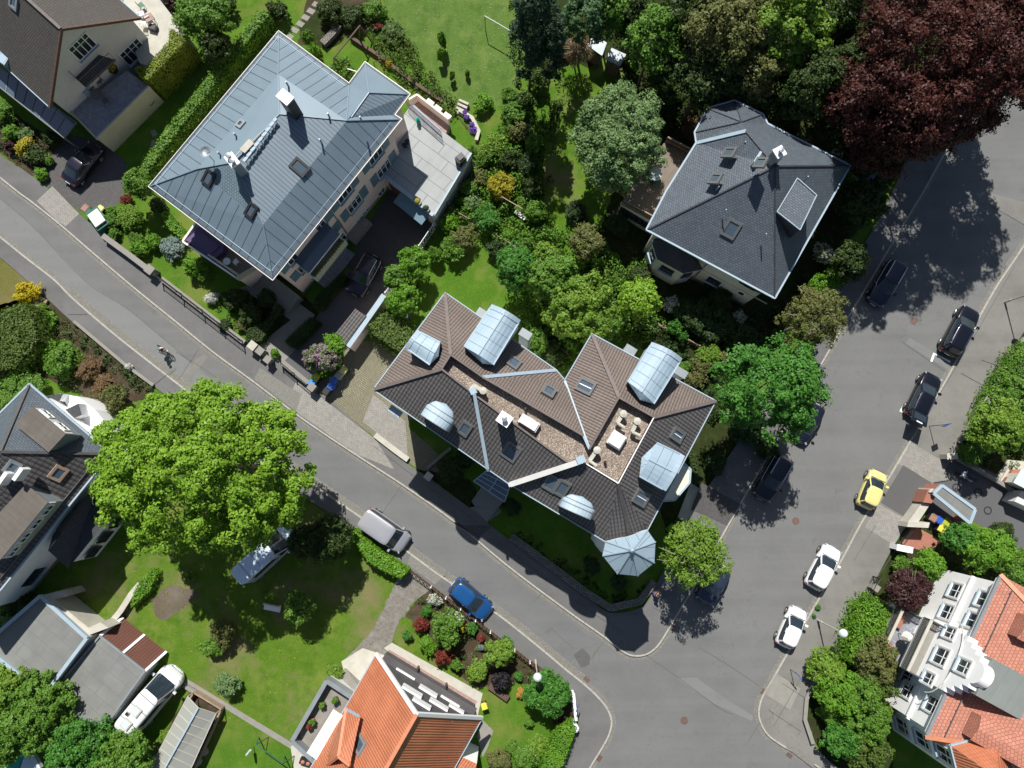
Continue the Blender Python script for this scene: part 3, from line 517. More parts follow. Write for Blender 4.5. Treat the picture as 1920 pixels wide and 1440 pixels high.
sheet('stepping_slab', [(282, 246), (290, 242), (296, 252), (287, 258)], .03, 'concrete'); sheet('stepping_slab', [(285, 262), (293, 266), (289, 279), (283, 275)], .03, 'concrete')
for i in range(8): sheet('stepping_slab', [(590-i*10, 2+i*12), (602-i*10, 8+i*12), (596-i*10, 16+i*12), (584-i*10, 10+i*12)], .03, 'concrete')
MB().prism([(p.x, p.y) for p in gp([(225, -60), (300, -60), (300, 0), (348, 62), (292, 128), (262, 118), (238, 60)], 2.4)], 0, 2.4, 0, 1).build('terrace_ground', [M['greyw'], M['concrete_l']], kind='structure')
# drain covers and manholes
for px, py, r in ((1713, 602, .32), (1492, 977, .32), (1283, 1351, .32)):
    MB().lathe(G(px, py, .004), [(0, .012), (r, .012), (r, 0)], 20).lathe(G(px, py, .004), [(r*.62, .013), (r*.62, .02), (r*.75, .02), (r*.75, .013)], 20).build('manhole_cover', M['roadiron'], None, {1713: 'round rusty manhole cover at the edge of the tree shadow on the road', 1492: 'round rusty manhole cover in the middle of the road left of the yellow car', 1283: 'round rusty manhole cover in the open junction'}[px], 'manhole', 'rusty manhole covers in the road')
for px, py, a, l in ((1100, 1274, -.65, 'drain grate by the kerb below the white post lamp'), (1124, 1422, .95, 'drain grate at the kerb by the bottom hedge corner'), (1431, 1297, .95, 'drain grate at the right junction kerb'), (573, 788, -.65, 'reddish drain grate at the kerb beside the big maple'), (1160, 1217, -.5, 'drain grate inside the turret shadow'), (1262, 1177, 1.0, 'drain grate under the birch shadow by the kerb'), (1480, 1416, -.6, 'drain grate in the pavement at the bottom right junction')):
    c = G(px, py); b = MB().box((c.x, c.y, .016), (.5, .32, .02), a)
    for k in range(6): b.box((c.x+math.cos(a)*(-.2+k*.08), c.y+math.sin(a)*(-.2+k*.08), .03), (.03, .28, .02), a)
    b.build('drain_grate', M['roadiron'], None, l, 'drain grate', 'drain grates along the kerbs')
for px, py, l in ((1793, 914, 'dark ring set in the shaded drive nearest the street'), (1834, 923, 'dark ring set in the middle of the shaded drive'), (1852, 957, 'dark ring set in the drive beside the green shrubs'), (1847, 873, 'round cover in the shaded bed under the yellow green tree')):
    MB().lathe(G(px, py, .01), [(.26, .0), (.26, .03), (.34, .03), (.34, 0)], 24).build('ring', M['dark'], None, l, 'ring')
# ---------------------------------------------------------------- buildings
def roof(parent, pts, faces, mats, name='roof'):
    P = {k: G(x, y, z) for k, (x, y, z) in pts.items()}; b = MB()
    for f, m in faces: b.face([P[k] for k in f], m, up=True)
    b.build(name, [M[m] for m in mats], parent); return P
def lines(parent, P, segs, w, h, mat, name, lift=.04):
    b = MB()
    for s in segs:
        for a, c in zip(s[:-1], s[1:]): b.bar(P[a]+Vector((0, 0, lift)), P[c]+Vector((0, 0, lift)), w, h)
    b.build(name, M[mat], parent)
def eaves(parent, poly, z, gut='zincp', soff='whitep', gw=.14, cap=None):
    p = [(q.x, q.y) for q in poly]; MB().prism(p, z-.26, z-.03, bottom=True).build('soffit', M[soff], parent)
    b = MB(); q = [Vector((*v, z-.03)) for v in ccw(p)]; n = len(q); o = [Vector((*v, z-.03)) for v in inset(p, -gw*.6)]
    for i in range(n): b.bar(o[i], o[(i+1) % n], gw, .13)
    b.build('gutter', M[gut], parent)
def walls(parent, poly, d, z1, mat, z0=0, plinth=True):
    fp = inset([(q[0], q[1]) for q in poly], d); MB().prism(fp, z0, z1).build('wall', M[mat], parent)
    if plinth: MB().prism(inset(fp, -.03), z0, z0+.5).build('plinth', M['concrete'], parent)
    return fp
def onplane(px, py, pl):
    o = Vector((0, 0, CAM_H)); d = G(px, py)-o; return o+d*((pl[1]-o).dot(pl[0])/d.dot(pl[0]))
def skylight(parent, cx, cy, z, n, w=.75, h=1.15, frame='frame_g', rot=0, bars=0):
    """roof window lying on the slope with normal n"""
    c = onplane(cx, cy, n); n = n[0]; u = Vector((0, 0, 1)).cross(n)
    u = u.normalized() if u.length > .01 else Vector((1, 0, 0)); v = n.cross(u); b = MB(); t = .09
    for s in (-1, 1): b.obox(c+u*s*(w/2)+n*.06, v, u, n, h/2+t, t, .09); b.obox(c+v*s*(h/2)+n*.06, u, v, n, w/2, t, .09)
    f = b.build('skylight', M[frame], parent); MB().obox(c+n*.05, u, v, n, w/2, h/2, .03).build('pane', M['skyglass'], f)
    for k in range(bars): MB().obox(c+u*((k+1)/(bars+1)-.5)*w+n*.1, v, u, n, h/2, .03, .03).build('glazing_bar', M['frame_w'], f)
def fnorm(P, f):
    a, b, c = (P[k] for k in f[:3]); n = (b-a).cross(c-a).normalized(); return (n if n.z > 0 else -n, a)
def window(parent, A, B, s, z, w, h, frame='frame_w', name='window', shut=0, sill=True, out=.03, surround=None, box=False, bars=1):
    A = Vector((A[0], A[1], 0)); B = Vector((B[0], B[1], 0)); u = (B-A).normalized(); n = Vector((u.y, -u.x, 0)); c = A+u*s+Vector((0, 0, z)); up = Vector((0, 0, 1)); b = MB(); t = .06
    for k in (-1, 1): b.obox(c+u*k*(w/2-t/2)+n*out, up, u, n, h/2, t/2, .05); b.obox(c+up*k*(h/2-t/2)+n*out, u, up, n, w/2, t/2, .05)
    for i in range(bars): b.obox(c+u*w*((i+1)/(bars+1)-.5)+n*out, up, u, n, h/2, .03, .045)
    b.obox(c+up*h*.18+n*out, u, up, n, w/2, .022, .04); f = b.build(name, M[frame], parent)
    MB().obox(c+n*(out-.02), u, up, n, w/2-.02, h/2-.02, .03).build('pane', M['glass'], f)
    if sill: MB().obox(c-up*(h/2+.04)+n*.1, u, up, n, w/2+.08, .035, .14).build('sill', M['zincp'], f)
    if surround:
        b = MB(); q = .13
        for k in (-1, 1): b.obox(c+u*k*(w/2+q/2)+n*.04, up, u, n, h/2+q, q/2, .07); b.obox(c+up*k*(h/2+q/2)+n*.04, u, up, n, w/2, q/2, .07)
        b.build('surround', M[surround], f)
    for k in ((-1, 1) if shut == 2 else (1,) if shut == 1 else (-1,) if shut == -1 else ()):
        MB().obox(c+u*k*(w/2+shutw/2+.06)+n*.05, u, up, n, shutw/2, h/2+.05, .035).build('shutter', M['shutter'], parent)
shutw = .8
def chimney(parent, cx, cy, zt, zb, w, l, ang, mat='concrete', cap='white', capw=.12, pots=0, open_=True):
    c = G(cx, cy, zt); b = MB().box((c.x, c.y, (zt+zb)/2), (l, w, zt-zb), ang); f = b.build('chimney', M[mat], parent)
    MB().box((c.x, c.y, zt+.06), (l+capw, w+capw, .12), ang).build('cap', M[cap], f)
    for k in range(pots):
        o = (k-(pots-1)/2)*.5; p = (c.x+math.cos(ang)*o, c.y+math.sin(ang)*o, zt+.12); MB().lathe(p, [(.13, 0), (.13, .3), (.2, .32), (.2, .38), (0, .42)], 12).build('pot', M['zincd'], f, smooth=False)
def flat(parent, name, pxpoly, z, th, mat, side=None, zs=None):
    MB().prism([(p.x, p.y) for p in gp(pxpoly, z if zs is None else zs)], z-th, z, 0, 1, bottom=True).build(name, [M[side or mat], M[mat]], parent)
def railing(parent, pts, z0, h, mat='dark', name='railing', step=.13, w=.035, post=.02):
    b = MB(); P = [Vector((p[0], p[1], 0)) for p in pts]
    for a, c in zip(P[:-1], P[1:]):
        for zz in (z0+h, z0+.08): b.bar(a+Vector((0, 0, zz)), c+Vector((0, 0, zz)), w, w)
        n = max(1, int((c-a).length/step))
        for i in range(n+1): q = a.lerp(c, i/n); b.box((q.x, q.y, z0+h/2), (post, post, h))
    b.build(name, M[mat], parent)
def ang(a, b): return math.atan2(b[1]-a[1], b[0]-a[0])

# ---- villa with blue grey sheet metal roof
def pink_villa():
    ze = 8.7; E = [(523, 62), (655, 160), (685, 120), (765, 177), (736, 216), (749, 224), (511, 521), (283, 349)]; W = gp(E, ze)
    t = thing('villa', 'large pink rendered villa with blue grey sheet metal hip roof and blue shutters', 'house', G(520, 310, 0)*1)
    pts = dict(zip('abcdefgh', [(x, y, ze) for x, y in E])); pts.update(T=(522, 139, 10.4), R=(650, 226, 10.5), B=(494, 421, 10.4), L=(370, 317, 10.4), X=(524, 214, 11.4), Y=(440, 304, 11.4), W=(692, 174, 10.0), V=(659, 220, 10.3))
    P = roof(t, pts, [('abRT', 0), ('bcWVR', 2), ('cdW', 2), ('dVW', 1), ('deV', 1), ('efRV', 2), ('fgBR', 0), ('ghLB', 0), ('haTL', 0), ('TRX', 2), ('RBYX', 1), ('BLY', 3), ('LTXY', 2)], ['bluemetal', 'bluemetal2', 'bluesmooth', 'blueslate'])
    lines(t, P, ['aTX', 'gBY', 'fRX', 'hLY', 'cW', 'WV', 'XY', 'Wd', 'bR'], .07, .05, 'bluesmooth', 'roof_ridge'); eaves(t, W, ze, 'dark', 'zincd', .1)
    b = MB(); o = [Vector((*v, ze+.01)) for v in inset([(q.x, q.y) for q in W], -.14)]
    for i in range(len(o)): b.bar(o[i], o[(i+1) % len(o)], .035, .05)
    b.build('gutter_edge', M['whitep'], t)
    fp = walls(t, W, .62, ze-.2, 'pink'); mm = lambda q: min(fp, key=lambda v: (v[0]-q.x)**2+(v[1]-q.y)**2)
    # snow guards along the eaves
    for s, k in (('fg', .5), ('ab', .5), ('gh', .5), ('ha', .5)):
        a, c = P[s[0]], P[s[1]]; n = Vector((-(c-a).y, (c-a).x, 0)).normalized(); mid = (P['X']+P['Y'])/2
        if n.dot(mid-a) < 0: n = -n
        b = MB()
        for off in (.32, .45): b.bar(a+n*off+(c-a)*.02+Vector((0, 0, .22)), c+n*off-(c-a)*.02+Vector((0, 0, .22)), .04, .04)
        b.build('snow_guard', M['zincp'], t)
    nSE = fnorm(P, 'RBY'); nSW = fnorm(P, 'BLY'); nNE = fnorm(P, 'TRX'); nNW = fnorm(P, 'LTX')
    skylight(t, 562, 314, 10.0, nSE, .8, 1.15, 'dark'); skylight(t, 472, 395, 10.1, nSW, .65, .95, 'dark'); skylight(t, 392, 334, 9.85, nSW, .7, 1.0, 'dark'); skylight(t, 452, 233, 10.1, nNW, .5, .5, 'zincd')
    aa = ang(P['Y'], P['X']); chimney(t, 535, 183, 13.4, 10.9, .7, 1.0, aa+math.pi/2, 'dark', 'white', .1); chimney(t, 436, 301, 12.9, 10.9, .6, .95, aa+math.pi/2-.2, 'zincd', 'white', .1, 2)
    # satellite dish
    c = G(392, 292, 11.6); b = MB().lathe(c+Vector((0, 0, .5)), [(0, 0), (.25, .05), (.42, .16)], 18).tube(c+Vector((0, 0, -.9)), c+Vector((0, 0, .5)), .03).bar(c+Vector((.3, 0, .5)), c+Vector((0, .25, .95)), .03, .03); b.build('satellite_dish', M['zincd'], t)
    # roof walkway rails and vent pipes
    b = MB(); a, c = P['Y'].lerp(P['X'], .12)+Vector((.5, -.4, .3)), P['X']+Vector((-.2, -.6, .3))
    for i in range(9): q = a.lerp(c, i/8); b.box((q.x, q.y, q.z), (.3, .22, .12), aa); b.bar(q, q+Vector((.15, -.3, -.3)), .05, .05)
    b.bar(a, c, .18, .04); b.build('roof_walkway', M['zincp'], t)
    b = MB(); g = G(463, 274, 11.7); 
    for s in (-1, 1): b.bar(g+Vector((s*.35, s*.3, 0))+Vector((-.5, .5, 0))*0+Vector((-.6, -.6, 0)), g+Vector((s*.35, -s*.3+.3*s*2, 0))+Vector((.7, .8, 0)), .05, .05)
    b.box((g.x, g.y, 11.7), (1.0, .5, .06), aa); b.build('roof_hatch', M['concrete_l'], t)
    b = MB()
    for x, y in ((441, 253), (411, 288), (601, 264), (676, 222), (616, 216), (538, 157)): q = G(x, y, 11.0); b.tube(q-Vector((0, 0, .4)), q+Vector((0, 0, .3)), .07, n=8)
    b.build('vent_pipe', M['zincd'], t)
    # south east facade
    i = min(range(len(fp)), key=lambda k: (fp[k][0]-P['g'].x)**2+(fp[k][1]-P['g'].y)**2); A = Vector(fp[i]); Bc = min((Vector(q) for q in fp), key=lambda v: (v-Vector((P['f'].x, P['f'].y))).length); L = (Bc-A).length
    def at(px, py): return GW(px, py, A, Bc)
    for px, py, w, h, sh in ((567, 500, 1.0, 1.4, 2), (619, 440, 1.0, 1.4, 2), (600, 422, 1.0, 1.4, 1), (547, 484, 1.0, 1.4, -1), (664, 382, 1.6, 1.5, 2), (645, 362, 1.6, 1.5, 2), (719, 316, 1.6, 1.5, 2), (703, 290, 1.6, 1.5, 2)):
        s, z = at(px, py); window(t, A, Bc, s, z, w, h, shut=sh, bars=1 if w < 1.3 else 2)
    for px, py, w, h in ((680, 405, 1.9, .6), (587, 522, .5, .5), (716, 362, .9, .9)): s, z = at(px, py); window(t, A, Bc, s, max(.8, z), w, h, sill=False, bars=3 if w > 1.5 else 1)
    u = (Bc-A).normalized(); n = Vector((u.y, -u.x)); V3 = lambda s, o, z: Vector((*(A+u*s+n*o), z)); s0, _ = at(636, 418)
    MB().tube(V3(s0, .08, 0), V3(s0, .08, ze-.3), .06).build('downpipe', M['zincd'], t)
    s1, z1 = at(600, 475); MB().obox(V3(s1, .75, 3.1), (*u, 0), (*n, 0), (0, 0, 1), 2.0, .75, .1).build('balcony_slab', M['concrete'], t)
    railing(t, [V3(s1-2, .05, 0), V3(s1-2, 1.45, 0), V3(s1+2, 1.45, 0), V3(s1+2, .05, 0)], 3.2, .95, 'cream', 'balcony_railing', .16, .08, .09)
    MB().obox(V3(s1, .75, .05), (*u, 0), (*n, 0), (0, 0, 1), 2.0, .7, .1).build('ground_balcony_floor', M['slab2'], t); 
    b = MB()
    for k in range(7): b.obox(V3(s1-1.9+k*.63, .75, 5.98), (*n, -.22), (*u, 0), (0, 0, 1), .8, .03, .04)
    b.obox(V3(s1, 1.5, 5.82), (*u, 0), (*n, 0), (0, 0, 1), 2.1, .05, .07); cf = b.build('canopy_frame', M['whitep'], t)
    MB().face([V3(s1-2, .03, 6.2), V3(s1+2, .03, 6.2), V3(s1+2, 1.52, 5.9), V3(s1-2, 1.52, 5.9)]).build('glass', M['canopy'], cf)
    b = MB()
    for k in range(14): q = V3(s1-1.8+k*.28, 1.42, 4.2); b.lathe(q, [(0, -.1), (.12, 0), (.1, .12), (0, .2)], 6)
    b.build('window_box_plants', M['f_hedge'], t)
    s2, z2 = at(656, 452); MB().obox(V3(s2+1.1, .5, .35), (*u, 0), (*n, 0), (0, 0, 1), 1.2, .5, .35).build('cellar_hatch', M['concrete'], t); window(t, A, Bc, s2-.6, 1.2, 1.2, 1.6)
    # flat roofed garage with roof terrace
    Tp = [(720, 331), (758, 215), (768, 200), (776, 196), (838, 252), (884, 287), (813, 406)]; z = 2.9
    MB().prism([(p.x, p.y) for p in gp(Tp, z)], 0, z, 0, 1).build('garage', [M['greyw'], M['slab']], t)
    a, c = G(722, 331, z), G(813, 405, z); b = MB().bar(a+Vector((0, 0, .12)), c+Vector((0, 0, .12)), .3, .24); a2, c2 = G(884, 288, z), G(814, 405, z); b.bar(a2+Vector((0, 0, .08)), c2+Vector((0, 0, .08)), .14, .16); b.build('parapet', M['zincp'], t)
    d = (c-a).normalized(); nn = Vector((d.y, -d.x, 0)); q0 = G(765, 372, 2.4)
    MB().obox(q0+d*.8+nn*.5, d, nn+Vector((0, 0, -.25)), (0, 0, 1), 1.6, .55, .04).build('garage_canopy', M['shutter'], t)
    for k in (.25, .62): q = a.lerp(c, k); MB().obox((q.x+nn.x*.04, q.y+nn.y*.04, 1.1), d, nn, (0, 0, 1), 1.15, .03, 1.05).build('garage_door', M['brown'], t)
    r1, r2, r3 = G(770, 190, z), G(829, 258, z), G(842, 250, z); railing(t, [G(764, 199, z), G(829, 257, z)], z, 1.0, 'purple', step=.11)
    # sunken stair beside the terrace
    MB().prism([(p.x, p.y) for p in gp([(770, 188), (782, 181), (843, 228), (836, 247)], 1.3)], 0, 1.0, 0).build('stair_well_floor', M['pinkpave'], t)
    b = MB(); wl = gp([(768, 190), (783, 181), (842, 227)], 1.7)
    for x, y in zip(wl[:-1], wl[1:]): b.bar(x-Vector((0, 0, .3)), y-Vector((0, 0, .3)), .16, 1.4)
    for k in (.3, .55, .85): q = wl[1].lerp(wl[2], k); b.box((q.x+.3, q.y+.2, 1.6), (.7, .3, .3), -.65)
    b.build('stair_wall', M['pink'], t)
    # raised south west terrace with parapet
    zt = 3.0; bp = [(345, 452), (378, 405), (505, 500), (450, 536), (440, 522)]
    tp = [(346, 455), (385, 400), (500, 490), (446, 523)]; MB().prism([(p.x, p.y) for p in gp(tp, zt)], 0, zt, 0, 1).build('terrace', [M['pink'], M['deckg']], t)
    b = MB(); q = gp(tp, zt+.4)
    b.bar(q[0], q[3], .14, .8); b.bar(q[0], q[1], .14, .8); b.build('terrace_parapet', M['whitep'], t); railing(t, [q[3], q[2]], zt, .9, 'concrete_l', 'terrace_railing', .12, .06, .07)
    b = MB()
    for k in range(16):
        x = q[0].lerp(q[3], .45+k*.035); b.box((x.x+.22, x.y+.2, zt+.75), (.18, .12, .25), .3*k)
    b.build('planter', M['f_bedw'], t)
    # garden steps at the west corner
    st = gp([(478, 533), (506, 512), (570, 562), (538, 592)]); b = MB()
    for k in range(8): f0, f1 = k/8, (k+1)/8; p = [st[0].lerp(st[1], f0), st[0].lerp(st[1], f1), st[3].lerp(st[2], f1), st[3].lerp(st[2], f0)]; b.prism([(x.x, x.y) for x in p], 0, .15+k*.16)
    b.build('entrance_steps', M['concrete'], t)
    return t
pv = pink_villa()
# things on its terraces
def at_z(px, py, z): return G(px, py, z)
def round_table(label, px, py, z, r, mat='plastic_w', group=None):
    c = G(px, py, z+.74); t = thing('garden_table', label, 'table', (c.x, c.y, z), 0, group)
    MB(local=True).lathe((0, 0, 0), [(0, .75), (r, .75), (r, .71), (0, .71)], 20).build('table_top', M[mat], t)
    for k in range(4): a = k*math.pi/2+.5; MB(local=True).tube((0, 0, .72), (r*.7*math.cos(a), r*.7*math.sin(a), 0), .02, n=6).build('leg', M['iron'], t)
    return t
def chair(label, px, py, z, rot, mat='iron', group=None, s=1):
    c = G(px, py, z+.45); t = thing('garden_chair', label, 'chair', (c.x, c.y, z), rot, group); L = MB(local=True)
    L.box((0, 0, .44), (.44*s, .44*s, .035)).build('seat', M[mat], t)
    b = MB(local=True); b.bar((-.21, -.21, .85), (-.21, .21, .85), .03, .05, up=(1, 0, 0))
    for k in range(5): y = -.2+k*.1; b.bar((-.2, y, .45), (-.25, y, .86), .025, .02)
    b.build('backrest', M[mat], t)
    for x in (-.2, .2):
        for y in (-.2, .2): MB(local=True).box((x, y, .22), (.03, .03, .44)).build('leg', M[mat], t)
    return t
round_table('small round glass table with a red flower on the pink villa terrace', 425, 490, 3.0, .32, 'lamp'); chair('pale garden chair right of the round glass table', 442, 491, 3.0, 2.4, 'plastic_w')
c = G(385, 455, 3.9); t = thing('covered_furniture', 'garden furniture under a dark purple cover on the pink villa terrace', 'covered furniture', (c.x, c.y, 3.0), -.65)
MB(local=True).prism([(-1.5, -.8), (1.3, -.85), (1.6, .3), (1.2, .9), (-1.3, .8)], 0, .8).prism([(-1.1, -.5), (1.0, -.55), (1.1, .5), (-1.0, .5)], .8, .98).build('cover', M['purple'], t)
c = G(391, 477, 3.5); MB().box((c.x, c.y, 3.35), (.5, .4, .45), .3).box((c.x, c.y, 3.6), (.42, .34, .06), .3).build('crate', M['canvas'], None, 'small tan box by the white terrace parapet', 'box')
MB().lathe(G(357, 452, 3.0), [(0, .0), (.3, 0), (.42, .55), (.36, .55), (.3, .45), (0, .45)], 18).build('flower_pot', M['terracotta'], None, 'round terracotta pot in the corner of the pink villa terrace', 'flower pot')
b = MB(); c = G(864, 299, 3.4); b.box((c.x, c.y, 3.35), (.75, .65, .9), .7).box((c.x, c.y, 3.85), (.55, .45, .18), .7).build('covered_grill', M['dark'], None, 'black covered grill on the corner of the grey roof terrace', 'grill')
c = G(783, 223, 3.6); MB().lathe((c.x, c.y, 2.9), [(0, 0), (.17, 0), (.2, .45), (.12, .5), (.14, .75), (0, .85)], 12).build('garden_urn', M['turq'], None, 'small teal urn by the railing of the roof terrace', 'urn')
for px, py, l in ((764, 268, 'dark round pot against the villa wall, upper of the two'), (759, 275, 'dark round pot against the villa wall, lower of the two')): MB().lathe(G(px, py, 2.9), [(0, 0), (.15, 0), (.21, .35), (.17, .35), (.15, .3), (0, .3)], 14).build('flower_pot', M['dark'], None, l, 'flower pot', 'dark pots on the roof terrace')
for px, py, l in ((783, 378, 'planter with yellow flowers on the garage parapet'), (799, 391, 'grey planter on the garage parapet next to its end')):
    c = G(px, py, 3.2); t = thing('planter', l, 'planter', (c.x, c.y, 3.14), -.65); MB(local=True).box((0, 0, .1), (.7, .28, .22)).build('box', M['frame_g'], t); MB(local=True).lathe((0, 0, .2), [(.28, 0), (.2, .14), (0, .2)], 8).build('plants', M['f_gold' if '783' in str(px) else 'f_bed2'], t)

# ---- slate villa on the right
def slate_villa():
    ze = 7.0; E = [(1377, 190), (1328, 204), (1304, 248), (1307, 268), (1251, 358), (1214, 430), (1452, 557), (1592, 311), (1438, 233), (1429, 215)]; W = gp(E, ze)
    t = thing('slate_villa', 'cream rendered villa with dark slate hip roof and rounded turret corner', 'house', G(1400, 380, 0))
    pts = dict(zip('abcdefghij', [(x, y, ze) for x, y in E])); pts.update(A=(1453, 312, 11.4), K=(1398, 246, 10.0), Q=(1390, 229, 9.2), M=(1311, 267, 7.5))
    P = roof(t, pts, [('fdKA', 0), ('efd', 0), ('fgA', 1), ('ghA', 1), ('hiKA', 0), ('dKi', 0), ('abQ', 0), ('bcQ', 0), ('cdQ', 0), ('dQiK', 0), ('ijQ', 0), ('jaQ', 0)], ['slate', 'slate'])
    lines(t, P, ['fA', 'gA', 'hA', 'KA'], .1, .06, 'slate_d', 'roof_ridge'); lines(t, P, ['aQ', 'bQ', 'cQ', 'jQ'], .06, .05, 'slate_d', 'turret_hips'); lines(t, P, ['dK'], .28, .08, 'zincp', 'valley_flashing'); eaves(t, W, ze, 'zincp', 'cream', .13)
    b = MB(); o = [Vector((*v, ze+.06)) for v in inset([(q.x, q.y) for q in W], .32)]
    for i in range(len(o)): b.bar(o[i], o[(i+1) % len(o)], .03, .1)
    b.build('snow_guard', M['zincd'], t); fp = walls(t, W, .65, ze-.2, 'cream')
    nW = fnorm(P, 'fdK'); nS = fnorm(P, 'fgA'); nE = fnorm(P, 'ghA'); skylight(t, 1368, 287, 9.6, nW, .75, .95, 'frame_g'); skylight(t, 1342, 336, 9.0, nW, .75, .85, 'frame_g'); skylight(t, 1427, 306, 10.7, nW, .7, .8, 'frame_g'); skylight(t, 1371, 429, 9.0, nS, .95, 1.2, 'frame_g')
    chimney(t, 1461, 286, 12.6, 10.6, .65, .65, .5, 'zincd', 'white', .12, 1); chimney(t, 1420, 295, 11.1, 10.2, .12, .9, 1.0, 'zincp', 'zincp', .05)
    # flat topped dormer on the east slope
    D = gp([(1495, 334), (1531, 366), (1500, 431), (1457, 397)], 10.2); MB().prism([(p.x, p.y) for p in D], 7.6, 10.15, 1, 0).build('dormer', [M['slate'], M['slate_d']], t)
    b = MB()
    for i in range(4): b.bar(D[i], D[(i+1) % 4], .06, .08)
    b.build('dormer_edge', M['zincp'], t)
    b = MB()
    for x, y in ((1513, 333), (1500, 344), (1452, 300), (1480, 360), (1396, 268), (1346, 352), (1435, 440), (1360, 395)): q = G(x, y, 9.8); b.tube(q-Vector((0, 0, .6)), q+Vector((0, 0, .25)), .05, n=7)
    b.build('vent_pipe', M['zincp'], t)
    # bay window with slate roof
    bz = 4.6; bp = [(1221, 450), (1232, 486), (1281, 513), (1318, 505), (1306, 483), (1240, 444)]; BW = gp(bp, bz); ap = G(1270, 458, 5.6); b = MB()
    for i in range(6): b.face([BW[i], BW[(i+1) % 6], ap], up=True)
    b.build('bay_roof', M['slate_d'], t); bw = inset([(p.x, p.y) for p in BW], .2); MB().prism(bw, 0, bz-.05).build('bay_wall', M['cream'], t); MB().prism([(p.x, p.y) for p in BW], bz-.14, bz-.02).build('bay_soffit', M['cream'], t)
    for i in range(6):
        a, c = bw[i], bw[(i+1) % 6]; L = math.dist(a, c); m = Vector(((a[0]+c[0])/2, (a[1]+c[1])/2))
        if L > 1.0 and m.y < Vector((ap.x, ap.y)).y+.4: window(t, a, c, L/2, 2.9, min(1.2, L*.6), 1.2, 'dark'); 
    A = min((Vector(q) for q in fp), key=lambda v: (v-Vector((P['f'].x, P['f'].y))).length); B = min((Vector(q) for q in fp), key=lambda v: (v-Vector((P['g'].x, P['g'].y))).length)
    for px, py, w, h in ((1338, 527, 1.15, 1.15), (1321, 542, .9, .5), (1392, 530, .5, .35), (1406, 538, 1.0, .4), (1421, 545, .5, .35)): s, z = GW(px, py, A, B); window(t, A, B, s, max(.5, z), w, h, 'dark', sill=w > 1.1)
    s, z = GW(1390, 549, A, B); u = (B-A).normalized(); n = Vector((u.y, -u.x)); p = A+u*s; MB().tube((p.x, p.y, z), (p.x+n.x*.06, p.y+n.y*.06, z), .36, n=20).build('round_window', M['frame_w'], t); MB().tube((p.x+n.x*.05, p.y+n.y*.05, z), (p.x+n.x*.08, p.y+n.y*.08, z), .27, n=20).build('round_pane', M['glass'], t)
    b = MB(); b.obox((*(A+u*(s-1)), 3.2), (*u, 0), (*n, 0), (0, 0, 1), 3.2, .04, .03); b.build('string_course', M['beige'], t); s3, _ = GW(1325, 495, A, B); p = A+u*s3; MB().tube((p.x+n.x*.1, p.y+n.y*.1, 0), (p.x+n.x*.1, p.y+n.y*.1, ze-.3), .05).build('downpipe', M['zincd'], t)
    # timber decked terrace block on the west side
    zt = 3.1; tp = [(1252, 258), (1310, 296), (1232, 418), (1166, 378)]; MB().prism([(p.x, p.y) for p in gp(tp, zt)], 0, zt, 0, 1).build('terrace', [M['cream'], M['deck']], t)
    q = gp([(1250, 262), (1304, 290)], zt+.5); b = MB(); 
    for h in (.5, -.1): b.bar(q[0]+Vector((0, 0, h)), q[1]+Vector((0, 0, h)), .12, .08)
    b.build('railing_beam', M['timber'], t); railing(t, q, zt, 1.0, 'timber_d', 'terrace_railing', .17, .05, .07)
    q = gp([(1168, 380), (1234, 415)], zt+.5); b = MB(); b.bar(q[0]+Vector((0, 0, .5)), q[1]+Vector((0, 0, .5)), .1, .08); b.build('railing_beam', M['timber'], t); railing(t, q, zt, 1.0, 'timber_d', 'terrace_railing', .15, .05, .07)
    a, c = gp([(1166, 378), (1232, 418)], zt); 
    for k in (.3, .72): window(t, a, c, (c-a).length*k, 1.5, 1.9, 1.3, 'dark', sill=False)
    return t
slate_villa()
round_table('round glass table on the timber deck of the slate villa', 1228, 326, 3.1, .62, 'lamp'); chair('green metal garden chair at the deck table', 1233, 344, 3.1, 1.5, 'bin_green'); chair('dark garden chair half hidden behind the deck table', 1222, 338, 3.1, 1.2, 'dark')
c = G(1312, 270, 7.6)

